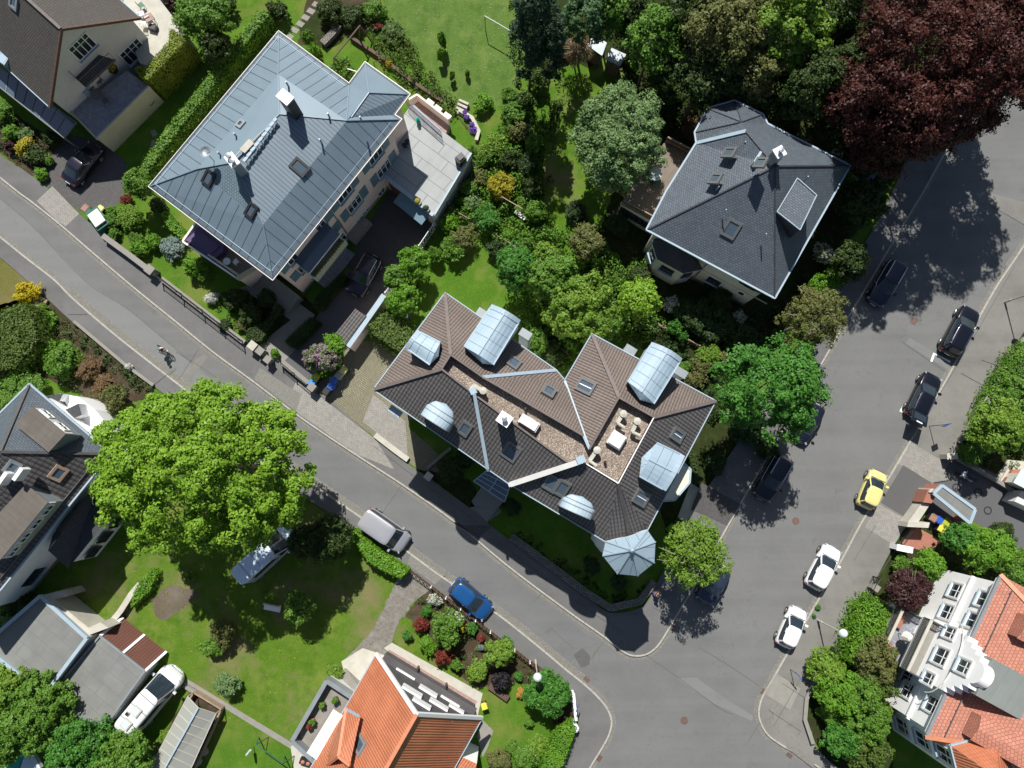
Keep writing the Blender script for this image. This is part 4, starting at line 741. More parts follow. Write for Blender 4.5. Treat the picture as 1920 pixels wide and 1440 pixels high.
# ---- tiled apartment house with turret in the middle
def turret_house():
    ze = 10.0; zi = 12.4; zg = 11.7
    E = [(835, 550), (1042, 694), (1059, 714), (1110, 627), (1341, 752), (1214, 992), (1180, 1000), (1136, 1015), (957, 908), (701, 730)]; W = gp(E, ze)
    t = thing('apartment_house', 'apartment house with brown and black pantile roof, gravel roof wells and corner turret', 'house', G(1000, 780, 0))
    pts = dict(a=(835, 550, ze), b=(1042, 694, ze), c=(1059, 714, ze), d=(1110, 627, ze), e=(1341, 752, ze), f=(1214, 992, ze), g=(1136, 1015, ze), h=(957, 908, ze), i=(701, 730, ze), F=(1180, 1002, ze+.1),
        A=(845, 665, zi), B=(905, 707, zi), C=(1094, 817, zi), D=(1105, 842, zi), E=(1160, 745, zi), H=(1226, 782, zi), I=(1159, 906, zi), J=(1090, 864, zi), K=(1063, 866, zi), L=(890, 740, zi), N=(828, 692, zi), O=(915, 880, ze))
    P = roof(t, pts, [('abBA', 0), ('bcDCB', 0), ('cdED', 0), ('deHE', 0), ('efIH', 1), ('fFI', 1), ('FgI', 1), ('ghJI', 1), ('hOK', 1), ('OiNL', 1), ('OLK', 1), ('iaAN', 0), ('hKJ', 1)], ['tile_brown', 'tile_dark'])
    [lines(t, P, [s], .24, .12, 'tile_ridge', 'ridge_tiles') for s in ('aA', 'iN', 'dE', 'eH')]; lines(t, P, ['IF'], .26, .12, 'tile_ridge_d', 'dark_ridge_tiles'); lines(t, P, ['cD', 'CD'], .16, .08, 'zincp', 'valley_flashing', .02); lines(t, P, ['Bb'], .22, .1, 'zincp', 'valley_sheet')
    eaves(t, W, ze, 'zincp', 'greyw', .07); fp = walls(t, W, .55, ze-.2, 'white')
    # gravel wells
    for q, m in (('ABCDJKLN', 'roofgravel'), ('DEHIJ', 'roofgravel')): MB().face([(P[k].x, P[k].y, zg) for k in q], up=True).build('gravel_roof', M[m], t)
    b = MB()
    for q in ('NABC', 'LK', 'NL', 'DEHIJ'):
        for x, y in zip(q[:-1], q[1:]):
            p, r = P[x], P[y]; b.face([(p.x, p.y, zg), (r.x, r.y, zg), (r.x, r.y, zi), (p.x, p.y, zi)])
    b.build('well_side', M['timber_d'], t); lines(t, P, ['HI', 'IJ'], .07, .08, 'whitep', 'well_coping'); lines(t, P, ['AB', 'BC', 'DE', 'EH', 'LK', 'NL', 'NA'], .12, .08, 'tile_ridge', 'well_edge')
    # fire walls standing through the roof
    def fire(p, q, w, hgt, mat, capm):
        p, q = Vector(p), Vector(q); b = MB().bar(p, q, w, hgt); f = b.build('fire_wall', M[mat], t); MB().bar(p+Vector((0, 0, hgt/2+.03)), q+Vector((0, 0, hgt/2+.03)), w+.08, .05).build('coping', M[capm], f)
    fire(P['L']+Vector((0, 0, .1)), P['O']+Vector((0, 0, .1)),   .16, .7, 'zincd', 'zincp'); fire(P['J']+Vector((0, 0, .15)), P['h']+Vector((0, 0, .15)), .3, .7, 'greyw', 'greyw')
    g = G(1089, 862, zi+.4); MB().box((g.x, g.y, zi+.2), (.6, .5, .7), .4).build('fire_wall_end', M['zincp'], t); g = G(887, 733, zi+.3); MB().box((g.x, g.y, zi), (.45, .45, .8), .4).build('fire_wall_end', M['zincp'], t)
    # turret
    zt = 10.7; Tp = [(1136, 1015), (1178, 1006), (1214, 994), (1229, 1016), (1227, 1055), (1196, 1080), (1157, 1076), (1130, 1042)]; TW = gp(Tp, zt); ap = G(1185, 1032, zt+1.7); b = MB()
    for i in range(8): b.face([TW[i], TW[(i+1) % 8], ap], up=True)
    b.build('turret_roof', M['zinc'], t); b = MB()
    for i in range(8): b.bar(TW[i]+Vector((0, 0, .04)), ap+Vector((0, 0, .04)), .07, .07)
    b.lathe(ap, [(0, .35), (.14, .2), (.2, 0), (.25, -.15)], 12); b.build('turret_hips', M['zincp'], t); tw = inset([(p.x, p.y) for p in TW], .3); MB().prism(tw, 0, zt-.05).build('turret_wall', M['white'], t)
    MB().prism([(p.x, p.y) for p in TW], zt-.2, zt-.02, bottom=True).build('turret_eave', M['whitep'], t)
    for i in range(8):
        a, c = tw[i], tw[(i+1) % 8]; L = math.dist(a, c)
        for z in (2, 5, 8.2): window(t, a, c, L/2, z, min(.9, L*.5), 1.4, sill=False) if L > .9 else 0
    # barrel dormers on the street side: half round zinc hoods
    def hood(fx, fy, bx, by, zf, zb, w, name='dormer'):
        f, bk = G(fx, fy, zf), G(bx, by, zb); d = Vector((bk.x-f.x, bk.y-f.y, 0)); L = d.length; d.normalize(); n = Vector((d.y, -d.x, 0)); b = MB(); N = 12; S = 8
        def pt(i, k): a = math.pi*i/N; sh = (1-(k/S)**2.6)**.5 if k < S else 0.0; hh = .75; return f+d*(L*k/S)+n*(w/2*math.cos(a)*(1 if k < S*.55 else sh**.75 if k < S else .0))+Vector((0, 0, (math.sin(a)*hh)*(1-.75*k/S)+(zb-zf)*k/S*.6))
        for k in range(S):
            for i in range(N): b.face([pt(i, k), pt(i+1, k), pt(i+1, k+1), pt(i, k+1)] if k < S-1 else [pt(i, k), pt(i+1, k), pt(0, S)], uv=None)
        o = b.build(name, M['zincp'], t, smooth=True); ring = [pt(i, 0) for i in range(N+1)]; lo = [r.copy() for r in (ring[0], ring[-1])]
        for q in lo: q.z -= 1.6
        MB().face(ring+[lo[1], lo[0]]).build('dormer_front', M['white'], o)
        b = MB(); fr = f-d*.03; b.obox(fr+Vector((0, 0, -.3)), n, (0, 0, 1), d, w*.33, .5, .03); b.build('dormer_window', M['glass'], o)
        for s in (-1, 1): q = f+n*s*w/2; MB().face([q, q+d*L*.6+Vector((0, 0, .2)), q+d*L*.6+Vector((0, 0, -.3)), q-Vector((0, 0, 1.6))]).build('dormer_cheek', M['zincp'], o)
        for k in (0, 3, 5):
            b = MB()
            for i in range(N): b.bar(pt(i, k)+Vector((0, 0, .02)), pt(i+1, k)+Vector((0, 0, .02)), .05, .05)
            b.build('seam', M['zincd'], o)
    hood(814, 793, 836, 757, 12.0, 12.4, 2.25); hood(1078, 961, 1092, 931, 12.0, 12.4, 2.35)
    # wide segmental dormers
    def segm(fl, fr, bl, br, zf, zb, rise=.5, mat='zinc', wallm='white', m2=None):
        """arched front from fl to fr, roof running back to bl-br (a point may be given for a pointed back)"""
        a, c, e, g = G(*fl, zf), G(*fr, zf), G(*br, zb), G(*bl, zb); N = 8; b = MB(); bb = MB()
        arc = lambda p, q, i, r: p.lerp(q, i/N)+Vector((0, 0, r*math.sin(math.pi*i/N)))
        L = (g-a).length; Wd = (c-a).length
        for i in range(N):
            p0, p1, q0, q1 = arc(a, c, i, rise), arc(a, c, i+1, rise), arc(g, e, i, rise*.7), arc(g, e, i+1, rise*.7); x0, x1 = Wd*i/N, Wd*(i+1)/N
            b.face([p0, p1, q1, q0], uv=[(0.2, x0), (0.2, x1), (L+.2, x1), (L+.2, x0)], up=True)
        m_ = m2 and G(*m2, zb-.05)
        if m_:
            for i in range(N): b.face([arc(g, e, i, rise*.7), arc(g, e, i+1, rise*.7), m_], up=True)
        o = b.build('dormer', M[mat], t); ring = [arc(a, c, i, rise) for i in range(N+1)]; MB().face(ring+[c-Vector((0, 0, 2.2)), a-Vector((0, 0, 2.2))]).build('dormer_front', M[wallm], o)
        for p, q in ((a, g), (c, e)): MB().face([p-Vector((0, 0, .02)), q-Vector((0, 0, .02)), q-Vector((0, 0, .8)), p-Vector((0, 0, 2.2))]).build('dormer_cheek', M['zincp'], o)
        d = (a-g).normalized(); b = MB()
        for i in range(N): b.bar(arc(a, c, i, rise)+d*.1, arc(a, c, i+1, rise)+d*.1, .34, .12)
        for p, q in ((a, g), (c, e)): b.bar(p, q, .1, .1)
        mid0, mid1 = arc(a, c, 4, rise), arc(g, e, 4, rise*.7); b.bar(mid0+Vector((0, 0, .02)), mid1+Vector((0, 0, .02)), .07, .06); b.build('arched_fascia', M['zincp'], o)
        u = (c-a).normalized(); cm = (a+c)/2+d*.03-Vector((0, 0, .6)); MB().obox(cm, u, (0, 0, 1), d, Wd*.32, .62, .03).build('dormer_window', M['glass'], o); bt = MB()
        return o
    segm((919, 577), (972, 606), (870, 650), (925, 684), 12.3, 12.6, .55, m2=(905, 682)); segm((1219, 648), (1275, 678), (1177, 716), (1226, 757), 12.3, 12.6, .55, m2=(1200, 750)); segm((789, 623), (765, 655), (826, 642), (806, 684), 12.1, 12.4, .35, m2=(822, 668))
    segm((1277, 852), (1242, 917), (1232, 830), (1199, 893), 12.2, 12.5, .35, m2=(1203, 858))
    nN = fnorm(P, 'abB'); nS = fnorm(P, 'OiN'); nE = fnorm(P, 'efI'); nW = fnorm(P, 'cdE'); nN2 = fnorm(P, 'bCB'); nF = fnorm(P, 'ghJ')
    skylight(t, 872, 803, 11.2, nS, .7, .95); skylight(t, 959, 846, 11.4, nS, 1.0, 1.2); skylight(t, 963, 681, 10.9, nN, .75, .8); skylight(t, 1029, 734, 11.0, nN2, .75, .8); skylight(t, 1099, 725, 11.2, nW, .85, 1.25, bars=1)
    skylight(t, 1035, 905, 11.6, nF, .85, 1.15); skylight(t, 1053, 914, 11.5, nF, .85, 1.15); skylight(t, 1201, 933, 11.4, nE, .9, 1.15, bars=1); skylight(t, 1269, 816, 11.4, nE, .7, 1.0, bars=1)
    chimney(t, 946, 786, 13.9, 11.7, .7, .8, -.6, 'greyw', 'white', .12, 1)
    ra = -.56
    for px, py, l, w in ((992, 793, 1.45, .7), (1156, 825, 1.05, 1.05)):
        c = G(px, py, 12.1); MB().box((c.x, c.y, 11.95), (l, w, .5), ra).build('roof_light_kerb', M['greyw'], t); MB().box((c.x, c.y, 12.26), (l*.86, w*.86, .12), ra).build('roof_light', M['plastic_w'], t)
    for (x0, y0), (x1, y1) in (((1168, 776), (1157, 793)), ((1194, 790), (1185, 810)), ((1119, 844), (1105, 864)), ((906, 733), (888, 722))):
        p, q = G(x0, y0, 12.3), G(x1, y1, 12.3); b = MB().bar(p, q, .26, .22).tube(p-Vector((0, 0, .5)), p+Vector((0, 0, .15)), .17, n=12).lathe(p+Vector((0, 0, .15)), [(.26, 0), (.26, .08), (0, .15)], 14).tube(q, q+(q-p).normalized().cross(Vector((0, 0, 1)))*-.6, .12, n=10)
        b.build('vent_duct', M['concrete_l'], t)
    b = MB()
    for x, y in ((975, 779), (985, 766), (1135, 866)): q = G(x, y, 12); b.tube((q.x, q.y, 11.7), (q.x, q.y, 12.2), .09, n=8)
    b.build('roof_outlet', M['dark'], t)
    # glazed entrance canopy
    q = gp([(905, 877), (959, 908), (946, 942), (887, 900)], 4.2); q = gp([(913, 882), (960, 900), (946, 941), (888, 902)], 3.2); MB().face(q, up=True).build('entrance_canopy', M['canopy'], t); b = MB()
    for i in range(4): b.bar(q[i], q[(i+1) % 4], .08, .1)
    for k in (.25, .5, .75): b.bar(q[0].lerp(q[1], 0).lerp(q[3], k), q[1].lerp(q[2], k), .06, .08)
    b.bar(q[0].lerp(q[1], .5), q[3].lerp(q[2], .5), .08, .08); b.build('canopy_frame', M['zincp'], t)
    c = G(741, 771, 9.0); MB().box((c.x, c.y, 8.9), (1.0, .5, .25), -.6).build('side_canopy', M['zinc'], t)
    # polygonal bay on the east side
    bp = gp([(1282, 868), (1295, 880), (1293, 905), (1265, 938), (1240, 940), (1255, 890)], 8.2); MB().prism([(p.x, p.y) for p in bp], 0, 8.2, 0, 0).build('east_bay', M['cream'], t); b = MB()
    for i in range(6): b.bar(bp[i], bp[(i+1) % 6], .12, .14)
    b.build('bay_edge', M['zincp'], t)
    # balcony brackets by the garden dormers
    for x, y in ((905, 590), (985, 628), (1180, 658), (1275, 700)): c = G(x, y, 8.8); MB().box((c.x, c.y, 4.6), (.8, .5, 9.1), ra).box((c.x, c.y, 9.2), (.9, .6, .08), ra).build('balcony', M['zincd'], t)
    Np_ = [(k, (k+1) % len(fp)) for k in range(len(fp))]
    for i, j in Np_:
        a, c = Vector(fp[i]), Vector(fp[j]); L = (c-a).length
        for k in range(int(L/3.2)):
            for z in (2.0, 5.0, 8.0): window(t, a, c, (k+.5)*L/int(L/3.2), z, 1.2, 1.4, sill=False)
    return t
turret_house()
b = MB(); st = gp([(884, 940), (905, 910), (945, 938), (912, 980)])
for k in range(7):
    f0, f1 = k/7, (k+1)/7; p = [st[0].lerp(st[1], f0), st[0].lerp(st[1], f1), st[3].lerp(st[2], f1), st[3].lerp(st[2], f0)]; b.prism([(x.x, x.y) for x in p], 0, .1+k*.12)
b.build('entrance_steps', M['concrete'], None, 'grey stone steps leading under the glazed entrance canopy', 'steps')

# ---- dark roofed house at the left edge
def left_house():
    ze = 6.6; t = thing('dark_roof_house', 'white house with charcoal tiled roof and long dormers at the left edge', 'house', G(40, 930, 0))
    pts = dict(a=(55, 722, ze), b=(206, 851, ze), c=(12, 1090, ze), d=(-60, 1178, ze), e=(-180, 980, ze), f=(-60, 800, ze), A=(2, 847, 10.6), B=(-110, 985, 10.6)); pts['f'] = (-62, 838, ze)
    P = roof(t, pts, [('abA', 0), ('bcdBA', 1), ('dBe', 1), ('afA', 0), ('fBA', 1), ('feB', 1)], ['slate', 'tile_black']); [lines(t, P, [s], .2, .1, 'tile_ridge_d', 'ridge_tiles') for s in ('aA', 'bA')]; W = [P[k] for k in 'abcdef']  # sunlit planes get lighter slate: the light is put into the material
    eaves(t, W, ze, 'zincp', 'whitep', .13); fp = walls(t, W, .6, ze-.2, 'white'); nS = fnorm(P, 'bcB'); nN = fnorm(P, 'abA')
    b = MB(); n = Vector((-.75, .6, 0)); b.bar(P['b']+n*.35+Vector((0, 0, .35)), P['c']+n*.35+Vector((0, 0, .35)), .03, .16); b.build('snow_guard', M['iron'], t)
    skylight(t, 109, 887, 8.5, nS, .95, .8, 'timber'); skylight(t, 23, 876, 9.7, nS, .8, .7, 'zincd')
    for x, y in ((37, 889), (8, 897)): c = G(x, y, 10.2); MB().box((c.x, c.y, 10.0), (1.0, .28, .9), 1.0).build('roof_step', M['whitep'], t)
    def dorm(r, zt, zl, roofm, front):
        q = gp(r, zt); q2 = [Vector(v) for v in q]; q2[2].z += .1; q2[3].z += .1; MB().prism([(p.x, p.y) for p in q], zl, zt-.02, 1, 0).build('dormer', [M[roofm], M['zincd']], t); o = inset([(p.x, p.y) for p in q], -.12); MB().prism(o, zt, zt+.08, bottom=True).build('dormer_roof', M[roofm], t)
        a, c = Vector((q[0].x, q[0].y)), Vector((q[1].x, q[1].y)); L = (c-a).length; nn = Vector(((c-a).y, -(c-a).x)).normalized(); MB().obox(((a+c)/2+nn*.04).to_3d()+Vector((0, 0, zt-.55)), ((c-a).x, (c-a).y, 0), (nn.x, nn.y, 0), (0, 0, 1), L/2, .05, .5).build('dormer_front', M['greyw'], t)
        for k in range(front): window(t, a+nn*.1, c+nn*.1, L*(k+.5)/front, zt-.6, .95, .75, 'frame_w', sill=False)
    dorm([(120, 814), (62, 766), (34, 796), (92, 844)], 9.4, 7.2, 'felt_b', 2); dorm([(0, 1047), (87, 942), (50, 912), (-60, 1030)], 9.2, 7.2, 'felt_b', 4)
    # porch roof with hipped end
    zp = 4.0; pp = dict(a=(176, 912, zp), b=(205, 970, zp), c=(128, 1066, zp), d=(90, 1032, zp), e=(103, 990, zp), r=(165, 925, 5.2), s=(115, 1000, 5.2)); pp['a'] = (186, 905, zp)
    Q = roof(t, pp, [('abcsr', 0), ('cds', 0), ('desr', 0), ('ear', 0)], ['slate_d'], 'porch_roof'); MB().prism(inset([(Q[k].x, Q[k].y) for k in 'abcde'], .3), 0, zp-.05).build('porch_wall', M['white'], t); A, B = Q['c'], Q['b']
    for k in (.25, .55, .85): window(t, A, B, (B-A).length*k, 1.9, 1.1, 1.3, 'dark', sill=False, out=-.05)
    a, c = fp[min(range(len(fp)), key=lambda k: (fp[k][0]-P['c'].x)**2+(fp[k][1]-P['c'].y)**2)], fp[min(range(len(fp)), key=lambda k: (fp[k][0]-P['b'].x)**2+(fp[k][1]-P['b'].y)**2)]
    for px, py in ((96, 1068), (70, 1085)): s, z = GW(px, py, a, c); window(t, a, c, s, 2.0, 1.0, 1.2, 'dark')
    # white roof terrace on the north east side with small gable
    zt = 3.0; MB().prism([(p.x, p.y) for p in gp([(112, 738), (146, 744), (178, 768), (212, 810), (202, 842), (150, 800)], zt)], 0, zt).build('white_terrace', M['white'], t)
    g = dict(a=(121, 760, 3.6), b=(146, 757, 3.6), c=(150, 784, 3.6), d=(124, 768, 3.6), r=(146, 757, 4.6)); q = gp([(86, 742), (118, 738), (112, 752), (98, 748)], 3.8); MB().prism([(p.x, p.y) for p in q], 0, 3.8, 0, 1).build('bay_roof', [M['white'], M['slate_d']], t)
    q = gp([(121, 768), (146, 756), (152, 778), (138, 784)], 4.2); MB().prism([(p.x, p.y) for p in q], 0, 4.1, 0, 1).build('porch', [M['white'], M['slate_d']], t)
    return t
left_house()
# ---- flat roofed garages in the lower left
t = thing('garage', 'grey felt roofed garage with pale metal edges at the left edge', 'garage', G(60, 1220, 0)); z = 3.0; q = gp([(77, 1117), (164, 1196), (84, 1302), (-30, 1210)], z)
MB().prism([(p.x, p.y) for p in q], 0, z-.05, 0, 1).build('wall', [M['greyw'], M['felt']], t); b = MB()
for i in range(4): b.bar(q[i]+Vector((0, 0, .04)), q[(i+1) % 4]+Vector((0, 0, .04)), .28, .2)
b.build('roof_edge', M['zincp'], t)
q = gp([(79, 1116), (119, 1107), (128, 1118), (101, 1124), (166, 1177), (188, 1167), (204, 1177), (166, 1191)], 2.5); MB().prism([(p.x, p.y) for p in q], 0, 2.5).build('courtyard_wall', M['concrete_l'], None, 'pale U shaped wall around the shaded court behind the garage', 'wall'); sheet('court_shade_sheet', [(101, 1125), (130, 1120), (190, 1170), (165, 1178)], .02, 'drive')  # dark sheet laid where the walled court is only in shade
t = thing('garage', 'wide grey flat roofed double garage with dark red brown doors', 'garage', G(190, 1270, 0)); z = 2.2; q = gp([(188, 1192), (272, 1258), (200, 1358), (150, 1345), (95, 1309), (105, 1290)], z)
MB().prism([(p.x, p.y) for p in q], 0, z-.04, 0, 1).build('wall', [M['greyw'], M['felt']], t); b = MB()
for i in range(6): b.bar(q[i]+Vector((0, 0, .02)), q[(i+1) % 6]+Vector((0, 0, .02)), .14, .12)
b.build('roof_edge', M['zincd'], t); a, c = q[0], q[1]; d = (c-a).normalized(); n = Vector((d.y, -d.x, 0)); n = n if n.y > 0 else -n
q = gp([(188, 1192), (207, 1184), (292, 1247), (272, 1258)], z)
for k in (.25, .75):
    A0, A1 = q[0].lerp(q[3], k-.235), q[0].lerp(q[3], k+.235); B0, B1 = A0+n*1.25, A1+n*1.25; b = MB().face([A0-Vector((0, 0, .05)), A1-Vector((0, 0, .05)), (B1.x, B1.y, .25), (B0.x, B0.y, .25)], up=True); b.build('garage_door', M['brown'], t)
for k in (0, .5, 1): A0 = q[0].lerp(q[3], k); MB().bar(A0, A0+n*1.25-Vector((0, 0, 1.9)), .2, .12).build('door_pillar', M['white'], t)
# ---- greenhouse
t = thing('greenhouse', 'long greenhouse with cloudy glass gable roof and pale ridge bar', 'greenhouse', G(360, 1370, 0)); q = gp([(352, 1302), (374, 1315), (402, 1340), (414, 1333), (345, 1460), (285, 1425)], 1.7)
G0, G1, G2, G3 = G(352, 1306, 1.7), G(405, 1338, 1.7), G(345, 1470, 1.7), G(283, 1436, 1.7); r0, r1 = G(372, 1327, 2.5), G(304, 1450, 2.5)
MB().face([G0, r0, r1, G3], up=True).face([r0, G1, G2, r1], up=True).build('glass_roof', NT('cloudy_glass').fin((.30, .31, .28), .25, 0, .6), t); b = MB()
for k in range(9): f = k/8; b.bar(G0.lerp(G3, f), r0.lerp(r1, f), .04, .05); b.bar(G1.lerp(G2, f), r0.lerp(r1, f), .04, .05)
for p, r in ((G0, G3), (G1, G2)): b.bar(p, r, .05, .07)
for p in (G0, G1, G2, G3): b.bar(p, (p.x, p.y, 0), .06, .06, up=(1, 0, 0))
b.build('frame', M['concrete_l'], t); MB().bar(r0+Vector((0, 0, .05)), r1+Vector((0, 0, .05)), .12, .08).build('ridge_bar', M['zincp'], t)
b = MB()
for p, r in ((G0, G3), (G1, G2), (G0, G1)): b.bar((p.x, p.y, .35), (r.x, r.y, .35), .12, .7)
b.build('base_wall', M['timber'], t); sheet('greenhouse_floor', [(355, 1300), (415, 1333), (350, 1450), (290, 1425)], .02, 'soil')
# ---- orange roofed house
def orange_house():
    ze, zr = 3.7, 10.25; t = thing('orange_roof_house', 'house with bright orange tiled gable roof and dark boarded gable wall', 'house', G(780, 1380, 0))
    pts = dict(a=(706, 1226, ze), b=(781, 1339, zr), c=(904, 1346, ze), d=(560, 1480, ze), e=(868, 1420, ze), f=(690, 1500, zr), g=(820, 1520, ze))
    P = {k: G(x, y, z) for k, (x, y, z) in pts.items()}; ax = (P['f']-P['b']); ax.z = 0; ax.normalize(); Lh = 11
    P['d'] = P['a']+ax*Lh; P['f'] = P['b']+ax*Lh; P['g'] = P['c']+ax*Lh
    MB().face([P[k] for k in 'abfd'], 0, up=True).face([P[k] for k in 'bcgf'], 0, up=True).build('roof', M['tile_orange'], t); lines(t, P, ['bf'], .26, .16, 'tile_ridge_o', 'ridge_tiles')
    lines(t, P, ['ab', 'bc'], .26, .2, 'whitep', 'verge_board', -.02); lines(t, P, ['ad', 'cg'], .14, .12, 'zincp', 'gutter', -.06)
    i = .5; A, C, B = P['a'].lerp(P['c'], .06)+ax*i, P['c'].lerp(P['a'], .06)+ax*i, P['b']+ax*i; u_ = (C-A).normalized(); u_.z = 0; B = A+u_*(B-A).dot(u_); A.z = C.z = ze; B.z = zr-.5
    V = lambda p, z=None: (p.x, p.y, p.z if z is None else z); MB().face([V(A, 0), V(C, 0), V(C), V(B), V(A)]).build('gable_wall', M['wood'], t)
    b = MB()
    for p in (A, C): q = p+ax*(Lh-1); b.face([V(p, 0), V(q, 0), V(q), V(p)])
    b.build('side_wall', M['white'], t); u = (C-A).normalized(); nn = Vector((u.y, -u.x, 0)); nn = nn if nn.dot(ax) < 0 else -nn; a0, c0 = (C, A) if Vector((-(A-C).normalized().y, (A-C).normalized().x, 0)).dot(nn) < 0 else (A, C)
    W = (c0-a0).length
    for px, py, w, h in ((761, 1262, 1.7, .95), (772, 1297, 1.7, .8), (802, 1297, 1.6, .7), (844, 1313, 1.7, .95), (790, 1320, 1.5, .7), (822, 1322, 1.6, .7), (855, 1330, 1.3, .5)):
        s_, z_ = GW(px, py, a0, c0)
        if .9 < s_ < W-.9 and z_ > .6: window(t, a0, c0, s_, z_, w, h, sill=False, bars=2); MB().obox(Vector((a0.x, a0.y, z_))+(c0-a0).normalized()*s_+nn*.12, (c0-a0).normalized(), nn, (0, 0, 1), w/2, .03, h/2+.02).build('white_shutter', M['whitep'], t)
    for k in (.34, .66): q = a0.lerp(c0, k); MB().bar((q.x+nn.x*.25, q.y+nn.y*.25, 0), (q.x+nn.x*.25, q.y+nn.y*.25, 2.6), .12, .12, up=(1, 0, 0)).build('gable_post', M['dark'], t)
    b = MB(); q0, q1 = a0+nn*.3, c0+nn*.3; b.bar((q0.x, q0.y, 2.75), (q1.x, q1.y, 2.75), .6, .12); b.build('gable_ledge', M['wood'], t)
    nL = fnorm(P, 'abf'); skylight(t, 675, 1396, 7.0, nL, .85, 1.25, 'zincd'); b = MB()
    for x, y in ((735, 1284), (769, 1336), (688, 1365), (720, 1425)): q = G(x, y, 8 if x > 740 else 6); b.obox(q, (1, 0, .3), (0, 1, 0), (0, 0, 1), .16, .03, .03)
    for x, y in ((789, 1349), (845, 1352), (800, 1432), (740, 1436)): q = G(x, y, 9 if x < 800 else 6.5); b.obox(q, (1, 0, .3), (0, 1, 0), (0, 0, 1), .16, .03, .03)
    b.build('roof_hook', M['zincp'], t)
    # cross gable on the west slope
    zr2 = 6.4; r0, r1 = G(664, 1345, zr2), G(636, 1420, zr2); d = P['a']+ax*6.2; pk = dict(a=G(649, 1328, 5.2), b=G(676, 1342, 6.7), c=G(635, 1418, 7.6), e=G(656, 1435, 8.3)); lf = G(607, 1440, 4.2); lf2 = G(630, 1354, 4.0)
    MB().face([pk['a'], pk['b'], pk['e'], pk['c']], up=True).face([pk['a'], pk['c'], lf, G(612, 1410, 4.0)], up=True).build('cross_gable_roof', M['tile_orange'], t); b = MB().bar(pk['a'], pk['c'], .22, .14).bar(pk['c'], pk['e'], .22, .14).bar(pk['c'], lf, .2, .12); b.build('cross_gable_ridge', M['tile_ridge_o'], t); MB().bar(G(650, 1330, 5.3), G(673, 1343, 6.7), .16, .12).build('flashing', M['zincp'], t)
    q = gp([(860, 1421), (868, 1420), (894, 1432), (880, 1500), (800, 1500)], 3.4); MB().prism([(p.x, p.y) for p in q], 0, 3.4, 0, 1).build('side_annex', [M['white'], M['tile_orange']], t)
    # raised terrace with grey parapet
    zt = 1.6; o = [(612, 1277), (662, 1310), (600, 1440), (547, 1390)]; q = gp(o, zt+.9); MB().prism([(p.x, p.y) for p in q], 0, zt, 0, 1).build('terrace', [M['greyw'], M['deckg']], t); b = MB()
    for x, y in ((0, 1), (0, 3), (3, 2)): b.bar(q[x]-Vector((0, 0, .45)), q[y]-Vector((0, 0, .45)), .34, .9)
    b.build('terrace_parapet', M['zincd'], t)
    aw = [G(626, 1330, 3.9), G(648, 1345, 3.9), G(600, 1430, 3.9), G(576, 1412, 3.5)]; MB().face(aw, up=True).build('awning', M['canvas'], t); b = MB().bar(aw[0], aw[3], .08, .08); b.build('awning_bar', M['frame_w'], t)
    st2 = gp([(634, 1262), (648, 1252), (676, 1278), (665, 1292)]); b = MB()
    for k in range(5): f0, f1 = k/5, (k+1)/5; p = [st2[0].lerp(st2[3], f0), st2[0].lerp(st2[3], f1), st2[1].lerp(st2[2], f1), st2[1].lerp(st2[2], f0)]; b.prism([(v.x, v.y) for v in p], 0, .15+.2*k)
    b.build('terrace_steps', M['concrete'], t)
    return t
orange_house()
def pot_plant(label, px, py, z, fol, mat='terracotta', r=.25, group=None):
    c = G(px, py, z+.3); t = thing('potted_plant', label, 'potted plant', (c.x, c.y, z), 0, group); MB(local=True).lathe((0, 0, 0), [(0, 0), (r*.75, 0), (r, .35), (r*.85, .35), (r*.8, .3), (0, .3)], 14).build('pot', M[mat], t)
    P, N, cv = crown_arrays(r*1.1, r*1.1, r*.9, 8, r*.5, .06); P[:, 2] += .5; me = leaf_mesh('leaves', P, N, .06, M['f_'+fol]); o = bpy.data.objects.new('leaves', me); COL.objects.link(o); o.parent = t; return t
pot_plant('yellow green potted plant on the grey deck', 605, 1322, 1.6, 'lime', 'dark'); pot_plant('potted plant in the upper corner of the grey deck', 629, 1312, 1.6, 'green', 'dark'); pot_plant('terracotta potted plant at the deck edge, upper of the pair', 586, 1353, 1.6, 'green'); pot_plant('terracotta potted plant at the deck edge, lower of the pair', 581, 1362, 1.6, 'crimson')
c = G(573, 1429, .4); t = thing('planter', 'dark planter box with orange flowers below the deck', 'planter', (c.x, c.y, 0), -.3); MB(local=True).box((0, 0, .25), (1.0, .45, .5)).build('box', M['dark'], t)
for x in (-.2, .25): MB(local=True).lathe((x, 0, .5), [(.12, 0), (.16, .08), (0, .16)], 10).build('flowers', M['terracotta'], t)
c = G(907, 1325, .9); 
